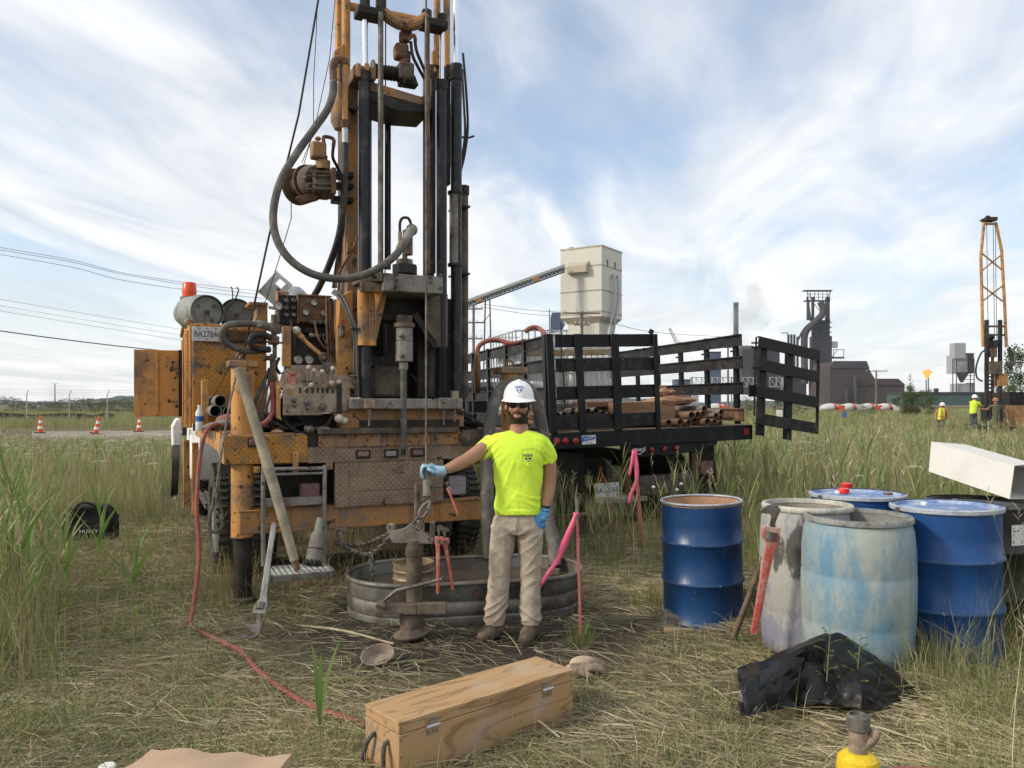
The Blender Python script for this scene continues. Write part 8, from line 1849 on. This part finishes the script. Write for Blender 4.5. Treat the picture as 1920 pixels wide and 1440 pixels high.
# left foreground stand, then clumps through the meadow
n_=620;x=rng.uniform(-5.2,-1.6,n_);y=rng.uniform(2.9,7.5,n_);k=(x/y<-.555-.03*vnoise(x,y,2.0))&(x/y>-.72)&(tallness(x,y)>.2);x,y=x[k],y[k]
ch=reeds_np(x,y,rng.uniform(.75,1.4,len(x))*(1-.25*(x/y>-.6)),9)
n_=1900;x,y=scatter(n_,5.5,20,.6,.75);k=(vnoise(x,y,.55,6.0)>.42)&(rng.uniform(0,1,n_)<tallness(x,y))&~blocked(x,y);x,y=x[k],y[k];ch+=reeds_np(x,y,rng.uniform(.75,1.25,len(x))*(1-.12*(x<0)),9)
n_=1300;x,y=scatter(n_,18,60,.7,.75);k=(vnoise(x,y,.16,1.0)>.48)&(rng.uniform(0,1,n_)<tallness(x,y));k&=~((np.abs(y-40)<7.5)&(x<-16)&(x>-32));x,y=x[k],y[k];ch+=reeds_np(x,y,rng.uniform(.8,1.2,len(x)),5,1.5,None,1.6)
x=np.r_[rng.uniform(.75,2.75,26),rng.uniform(.2,1.0,10)];y=np.r_[rng.uniform(7.3,9.1,26),rng.uniform(7.2,8.6,10)];k=~blocked(x,y);x,y=x[k],y[k];ch+=reeds_np(x,y,rng.uniform(.45,1.05,len(x)),5,.8,True)
tag(mesh_np('reed_bed',ch,M_blade),'reeds with broad green leaves standing through the meadow','reeds',None,'stuff')
# dry grass under the vehicles and along their edges
n_=6000;x,y=scatter(n_,5.4,11,1.0,.4);a,b_=rloc(x,y);a2,b2_=tloc(x,y);k=(((np.abs(a)<1.6)&(b_>-.1)&(b_<4)&(b_>.2-.3*(np.abs(a)>.7)))|((np.abs(a2)<1.4)&(b2_>-1.3)&(b2_<3)));c,s=math.cos(TY),math.sin(TY);X=(x-T0.x)*c+(y-T0.y)*s;Y=-(x-T0.x)*s+(y-T0.y)*c;k&=(np.maximum(np.abs(X)-.45,0)**2+Y**2)>.5**2;x,y=x[k],y[k];n_=len(x)
th=rng.normal(0,.45,n_);ang=rng.uniform(0,6.283,n_);e=np.stack([np.sin(th)*np.cos(ang),np.sin(th)*np.sin(ang),np.cos(th)],-1);bend=np.stack([np.cos(ang)*.3,np.sin(ang)*.3,-rng.uniform(.1,.4,n_)],-1)
v,f,kk=ribbons(np.stack([x,y,gz(x,y)],-1),e,bend,rng.gamma(4,.08,n_)+.05,rng.uniform(.003,.006,n_),3);c=pal(n_,[(.36,.30,.17),(.25,.20,.115),(.17,.17,.07)],[.4,.35,.25]);tag(mesh_np('dry_grass',[(v,f,np.repeat(c,kk,0))],M_straw),'dry standing grass beneath and behind the vehicles','grass',None,'stuff')
# --- dry flowering grass stems with feathery heads
n_=5200;x,y=scatter(n_,2.8,30,.5,.75);k=(rng.uniform(0,1,n_)<tallness(x,y)+.04*(x>1.6))&~blocked(x,y);x,y=x[k],y[k];n_=len(x);H=low(x,y,rng.uniform(.65,1.12,n_));b0=np.stack([x,y,gz(x,y)],-1);th=rng.normal(0,.1,n_);ang=rng.uniform(0,6.283,n_);e=np.stack([np.sin(th)*np.cos(ang),np.sin(th)*np.sin(ang),np.cos(th)],-1);bend=np.stack([rng.normal(0,.06,n_),rng.normal(0,.06,n_),0*x],-1);cs=pal(n_,[(.47,.41,.26),(.38,.32,.20),(.55,.50,.36)],[1,1,.6]);ch=[]
v,f,kk=ribbons(b0,e,bend,H,.0035*(.7+.07*y),4,False);ch.append((v,f,np.repeat(cs,kk,0)))
for j in range(7):
 t=.86+.02*j;P=b0+H[:,None]*(e*t+bend*t*t);az=rng.uniform(0,6.283,n_);d=np.stack([np.cos(az)*.5,np.sin(az)*.5,.85+0*az],-1);v,f,kk=ribbons(P,d,np.stack([0*x,0*x,-.3+0*x],-1),rng.uniform(.04,.09,n_),.006*(.7+.06*y),2);ch.append((v,f,np.repeat(cs*.95,kk,0)))
tag(mesh_np('dry_grass',ch,M_straw),'dry grass stems with feathery seed heads through the meadow','grass',None,'stuff')
# --- white umbels
def umbels(x,y,H,rr):
 n_=len(x);out=[];b0=np.stack([x,y,gz(x,y)],-1);e=np.stack([rng.normal(0,.08,n_),rng.normal(0,.08,n_),np.ones(n_)],-1);z0=np.zeros((n_,3));v,f,kk=ribbons(b0,e,z0,H,.005+.0003*y,2,False);out.append((v,f,np.repeat(pal(n_,[(.13,.17,.06)],[1]),kk,0)))
 top=b0+e*H[:,None]
 for j in range(13):
  a=j*2.4;q=math.sqrt(j/13);off=np.stack([np.cos(a)*q*rr,np.sin(a)*q*rr,-.25*q*q*rr],-1);c0=top+off;s=rr*.20
  d=np.array([[-1,-1,0],[1,-1,0],[1,1,0],[-1,1,0]],float);v=(c0[:,None,:]+d[None]*s[:,None,None]+np.array([0,0,0])).reshape(-1,3);f=np.arange(n_*4).reshape(n_,4);out.append((v,f,np.repeat(pal(n_,[(.72,.72,.62)],[1],.1),4,0)))
 return out
n_=2200;x,y=scatter(n_,6.5,60,.35,.75);k=(tallness(x,y)>.5)&(vnoise(x,y,.3,8.0)>.25)&((x<-1)|(rng.uniform(0,1,n_)<.5));x,y=x[k],y[k];tag(mesh_np('wild_flowers',umbels(x,y,low(x,y,rng.uniform(.82,1.15,len(x))),rng.uniform(.04,.085,len(x))*(1+y*.014)),M_blade),'white flower umbels dotted through the meadow','flowers',None,'stuff')
# --- single plants near the camera
def reed_plant(label,px,py,H,lean,leaves,wid=.02,dry=False,name='reed_plant',grp='single reeds'):
 p=pick(px,py);o=thing(name,label,'reed',p,(0,0,0),grp);ln=V((lean[0],lean[1],1));S_=lambda t:V((ln.x*t*H,ln.y*t*H,t*H))
 n1=np.array;v,f,kk=ribbons(n1([[0,0,-.02]]*2,float),n1([[lean[0],lean[1],1]]*2,float),np.zeros((2,3)),H*.95,.008,4,False,n1([[1,0,0],[0,1,0]],float));cst=n1([(.33,.29,.15),(.30,.27,.13)]);mesh_np('stem',[(v,f,np.repeat(cst,kk,0))],M_blade,o)
 for t,az,el,L_ in leaves:
  az=R_(az);el=R_(el);d=n1([[math.cos(el)*math.cos(az),math.cos(el)*math.sin(az),math.sin(el)]]);bd=n1([[math.cos(az)*.2,math.sin(az)*.2,-.18 if el>.9 else-.4]]);sd=n1([[-math.sin(az)*.8+.3,math.cos(az)*.5,.1]])
  v,f,kk=ribbons(n1([list(S_(t))]),d,bd,L_,wid,6,True,sd/np.linalg.norm(sd));c=pal(1,[(.12,.20,.045),(.16,.22,.06)]if not dry else[(.26,.24,.10),(.19,.20,.07)],[1,1],.12);mesh_np('leaf',[(v,f,np.repeat(c,kk,0))],M_blade,o)
 return o
reed_plant('lone green reed shoot standing left of the plywood box',603,1442,.34,(-.06,.1),((.55,115,74,.40),(.6,60,82,.42),(.5,175,62,.40),(.7,100,80,.30),(.45,20,76,.26)),.026)
for i,(px,H,dx,lb)in enumerate(((1331,.74,.01,'left dry reed stalk in front of the lone blue drum'),(1349,.50,.03,'middle thin reed stalk in front of the lone blue drum'),(1362,.60,.02,'right thin reed stalk in front of the lone blue drum'))):
 reed_plant(lb,px,1166,H,(dx,.0),((.6,80,80,.28),(.7,200,74,.22),(.65,10,70,.2),(.8,110,82,.22)),.013,True)
for px,py,H,lx,lb in((252,1335,.92,-.01,'tall green-topped reed standing alone at left, nearest the hose'),(122,1330,.98,.0,'tall green-topped reed at left, in front of the tool bag'),(34,1380,1.2,.02,'tall reed at the far left edge, leaves reaching the bag'),(178,1300,1.15,.03,'tall thin reed at left rising past the tool bag')):
 reed_plant(lb,px,py,H,(lx,.0),((.68,100,78,.30),(.72,200,66,.32),(.74,-20,68,.30),(.8,60,80,.30),(.85,150,76,.28),(.9,20,80,.24),(.6,190,60,.3),(.55,-10,55,.26)),.024)
def weed(label,px,py,H,nb,d=None):
 p=pick(px,py);o=thing('weed_plant',label,'weed',p,(0,0,0),'single weeds');m=MB();m.tube([(0,0,-.02),(.01,0,H*.5),(.03,.01,H)],[.004,.003,.0015],6,4);ob=m.build('stem',mat('weed_stem',(.16,.19,.07),.8,0,None,0,1,None,0,1,.1,0),o)
 for i in range(nb):
  t=.25+.75*i/nb;az=i*2.4;q=np.array([[.02*t,.005*t,H*t]]);L_=H*.32*(1.15-t*.7);ch_=[]
  d=np.array([math.cos(az)*.75,math.sin(az)*.75,.65]);v,f,kk=ribbons(q,d[None],np.array([[0,0,-.25]]),L_,.004,4,True);ch_.append((v,f,np.repeat(pal(1,[(.12,.16,.05)],[1]),kk,0)))
  for j in range(9):
   tt=.2+.8*j/8;b_=q+L_*(d[None]*tt+np.array([[0,0,-.25]])*tt*tt);s=1 if j%2 else-1;e=np.array([[d[0]*.5-s*d[1],d[1]*.5+s*d[0],.35]]);v,f,kk=ribbons(b_,e,np.array([[0,0,-.2]]),L_*.30*(1.1-.5*tt),L_*.085,3,True);ch_.append((v,f,np.repeat(pal(1,[(.13,.185,.06),(.17,.21,.08)],[1,1]),kk,0)))
  mesh_np('leaf',ch_,M_blade,o)
weed('pale green ferny weed growing in front of the black plastic heap',1604,1342,.40,11);weed('ferny green weed growing against the foremost pale drum',1640,1240,.42,9);weed('thin weed growing at the left of the black plastic heap',1548,1330,.42,7);weed('small ferny weed before the splashed blue drum',1745,1222,.40,9);weed('tiny yellow-green sprig left of the red hose',336,1300,.06,5)
def tuft(label,px,py,n_,H,cols,rad_=.10):
 p=pick(px,py);o=thing('grass_tuft',label,'grass tuft',p,(0,0,0),'single grass tufts');rr=rng.uniform(0,rad_,n_);a=rng.uniform(0,6.283,n_);b0=np.stack([rr*np.cos(a),rr*np.sin(a),np.zeros(n_)-.01],-1);th=rng.normal(0,.25,n_);e=np.stack([np.sin(th)*np.cos(a),np.sin(th)*np.sin(a),np.cos(th)],-1);bd=np.stack([np.cos(a)*.25,np.sin(a)*.25,-rng.uniform(0,.25,n_)],-1)
 v,f,kk=ribbons(b0,e,bd,rng.uniform(.4,1,n_)*H,rng.uniform(.002,.0045,n_),4);q=mesh_np('blades',[(v,f,np.repeat(pal(n_,cols,[1]*len(cols)),kk,0))],M_blade,o);q['kind']='stuff'
tuft('tall tan dry grass tuft before the splashed blue drum at right',1850,1240,170,.62,[(.42,.33,.17),(.34,.26,.13),(.25,.22,.10)],.13)
tuft('fresh green grass tuft at the foot of the near pink stake',1090,1212,150,.26,[(.17,.22,.07),(.26,.26,.10),(.12,.17,.05)],.09)
tuft('yellowed grass tuft at the foot of the left jack leg',430,1120,330,.55,[(.38,.33,.17),(.27,.26,.11),(.30,.25,.13)],.26)
tuft('tall mixed grass tuft covering the foot of the splashed blue drum',1765,1262,300,.42,[(.20,.22,.09),(.38,.34,.19),(.30,.28,.14)],.26)
tuft('grass tuft at the foot of the lone blue drum',1222,1140,220,.34,[(.20,.21,.08),(.33,.29,.15)],.2)
tuft('grass tuft growing between the pale drum and the splashed drum',1700,1235,200,.34,[(.18,.20,.08),(.33,.29,.15)],.16)
# --- trees and shrubs
def tree(label,px,d,H,W,kind,n_leaf=5200,cols=None,name='shrub',cat='shrub',lean=0):
 x=(px-CX)/F*d;o=thing(name,label,cat,(x,d,gzf(x,d)),(0,0,0),'shrubs and trees');m=MB();m.tube([(0,0,-.1),(lean*.3,0,H*.35),(lean,0,H*.9)],[H*.022+.03,H*.016+.02,.01],8,4);limbs=[]
 for i in range(9):
  a=i*2.4;z=H*(.2+.07*i);q=V((math.cos(a)*W*.36*(1.1-i*.06),math.sin(a)*W*.36,z+H*.12));m.tube([(lean*z/H,0,z),q*.6+V((0,0,z*.35)),q],[.03+H*.006,.02,.008],6,3);limbs.append(q)
 m.build('trunk',M_pole,o);nc=60;c0=[]
 for i in range(nc):
  while True:
   q=rng.uniform(-1,1,3)
   if kind=='cone':q[2]=rng.uniform(.03,1)**1.3;rr=(1-q[2])*.9+.07;ok=math.hypot(q[0],q[1])<rr
   else:q[2]=rng.uniform(.05,1);ok=(q[0]**2+q[1]**2)+((q[2]-.5)*2)**2*.9<1
   if ok:break
  c0.append((q[0]*W/2+lean*q[2],q[1]*W/2,q[2]*H))
 c0=np.array(c0);i=rng.integers(0,nc,n_leaf);ps=c0[i]+rng.normal(0,1,(n_leaf,3))*np.array([W,W,H])*.045;ps[:,2]=np.maximum(ps[:,2],.05);e=rng.normal(0,1,(n_leaf,3));e/=np.linalg.norm(e,axis=1,keepdims=True);sz=.035*(W+H)*.5*rng.uniform(.5,1.2,n_leaf);v,f,kk=ribbons(ps,e,np.zeros((n_leaf,3)),sz,sz*.55,2)
 c=pal(n_leaf,cols or[(.06,.095,.035),(.085,.12,.045),(.11,.14,.055)],[1,1,.6],.3);mesh_np('crown',[(v,f,np.repeat(c,kk,0))],M_blade,o)
tree('bushy dark green shrub left of the far workers',1716,95,3.6,5.0,'round',6500);tree('spiky young tree rising out of the bushy shrub at right',1707,97,5.2,2.6,'cone',3600)
tree('large green tree behind the far rig at the right edge',1935,70,6.6,5.5,'round',7500,None,'tree','tree');tree('green shrub at the foot of the far rig',1898,66,3.0,3.5,'round',3500)
tree('small green shrub seen through the open stake gate',1400,85,2.6,3.4,'round',2600);tree('low shrub between the gate and the mixer trucks',1478,88,1.9,4.0,'round',2600);tree('low shrub in front of the mixer trucks',1618,92,1.5,3.0,'round',2000)
for i,(px,d,H,W,lb)in enumerate(((25,130,3.0,4.5,'small round tree at the far left horizon'),(150,120,2.4,9,'wide scrub bush on the left horizon before the houses'),(215,125,2.6,9,'scrub bush on the left horizon beside the open door'),(85,140,2.0,10,'low scrub bush on the left horizon below the lamp post'),(300,110,2.4,10,'scrub bush on the left horizon hidden by the cabinet door'))):tree(lb,px,d,H,W,'round',2600,[(.085,.115,.05),(.11,.13,.06),(.14,.15,.075)])
# ------------------------------------------------------------------ summer haze in the air
m=MB();m.box2((-1080,-120,-1.6),(1080,1080,100));hz_o=m.build('haze',None,smooth=False)
mt=bpy.data.materials.new('haze_air');mt.use_nodes=True;N=mt.node_tree.nodes;N.remove(N['Principled BSDF']);pv=N.new('ShaderNodeVolumePrincipled');pv.inputs['Color'].default_value=(.86,.90,.95,1);pv.inputs['Density'].default_value=.00011;pv.inputs['Anisotropy'].default_value=.2
mt.node_tree.links.new(pv.outputs[0],N['Material Output'].inputs['Volume']);hz_o.data.materials.append(mt);tag(hz_o,'thin summer haze filling the air over the field','haze',None,'stuff')
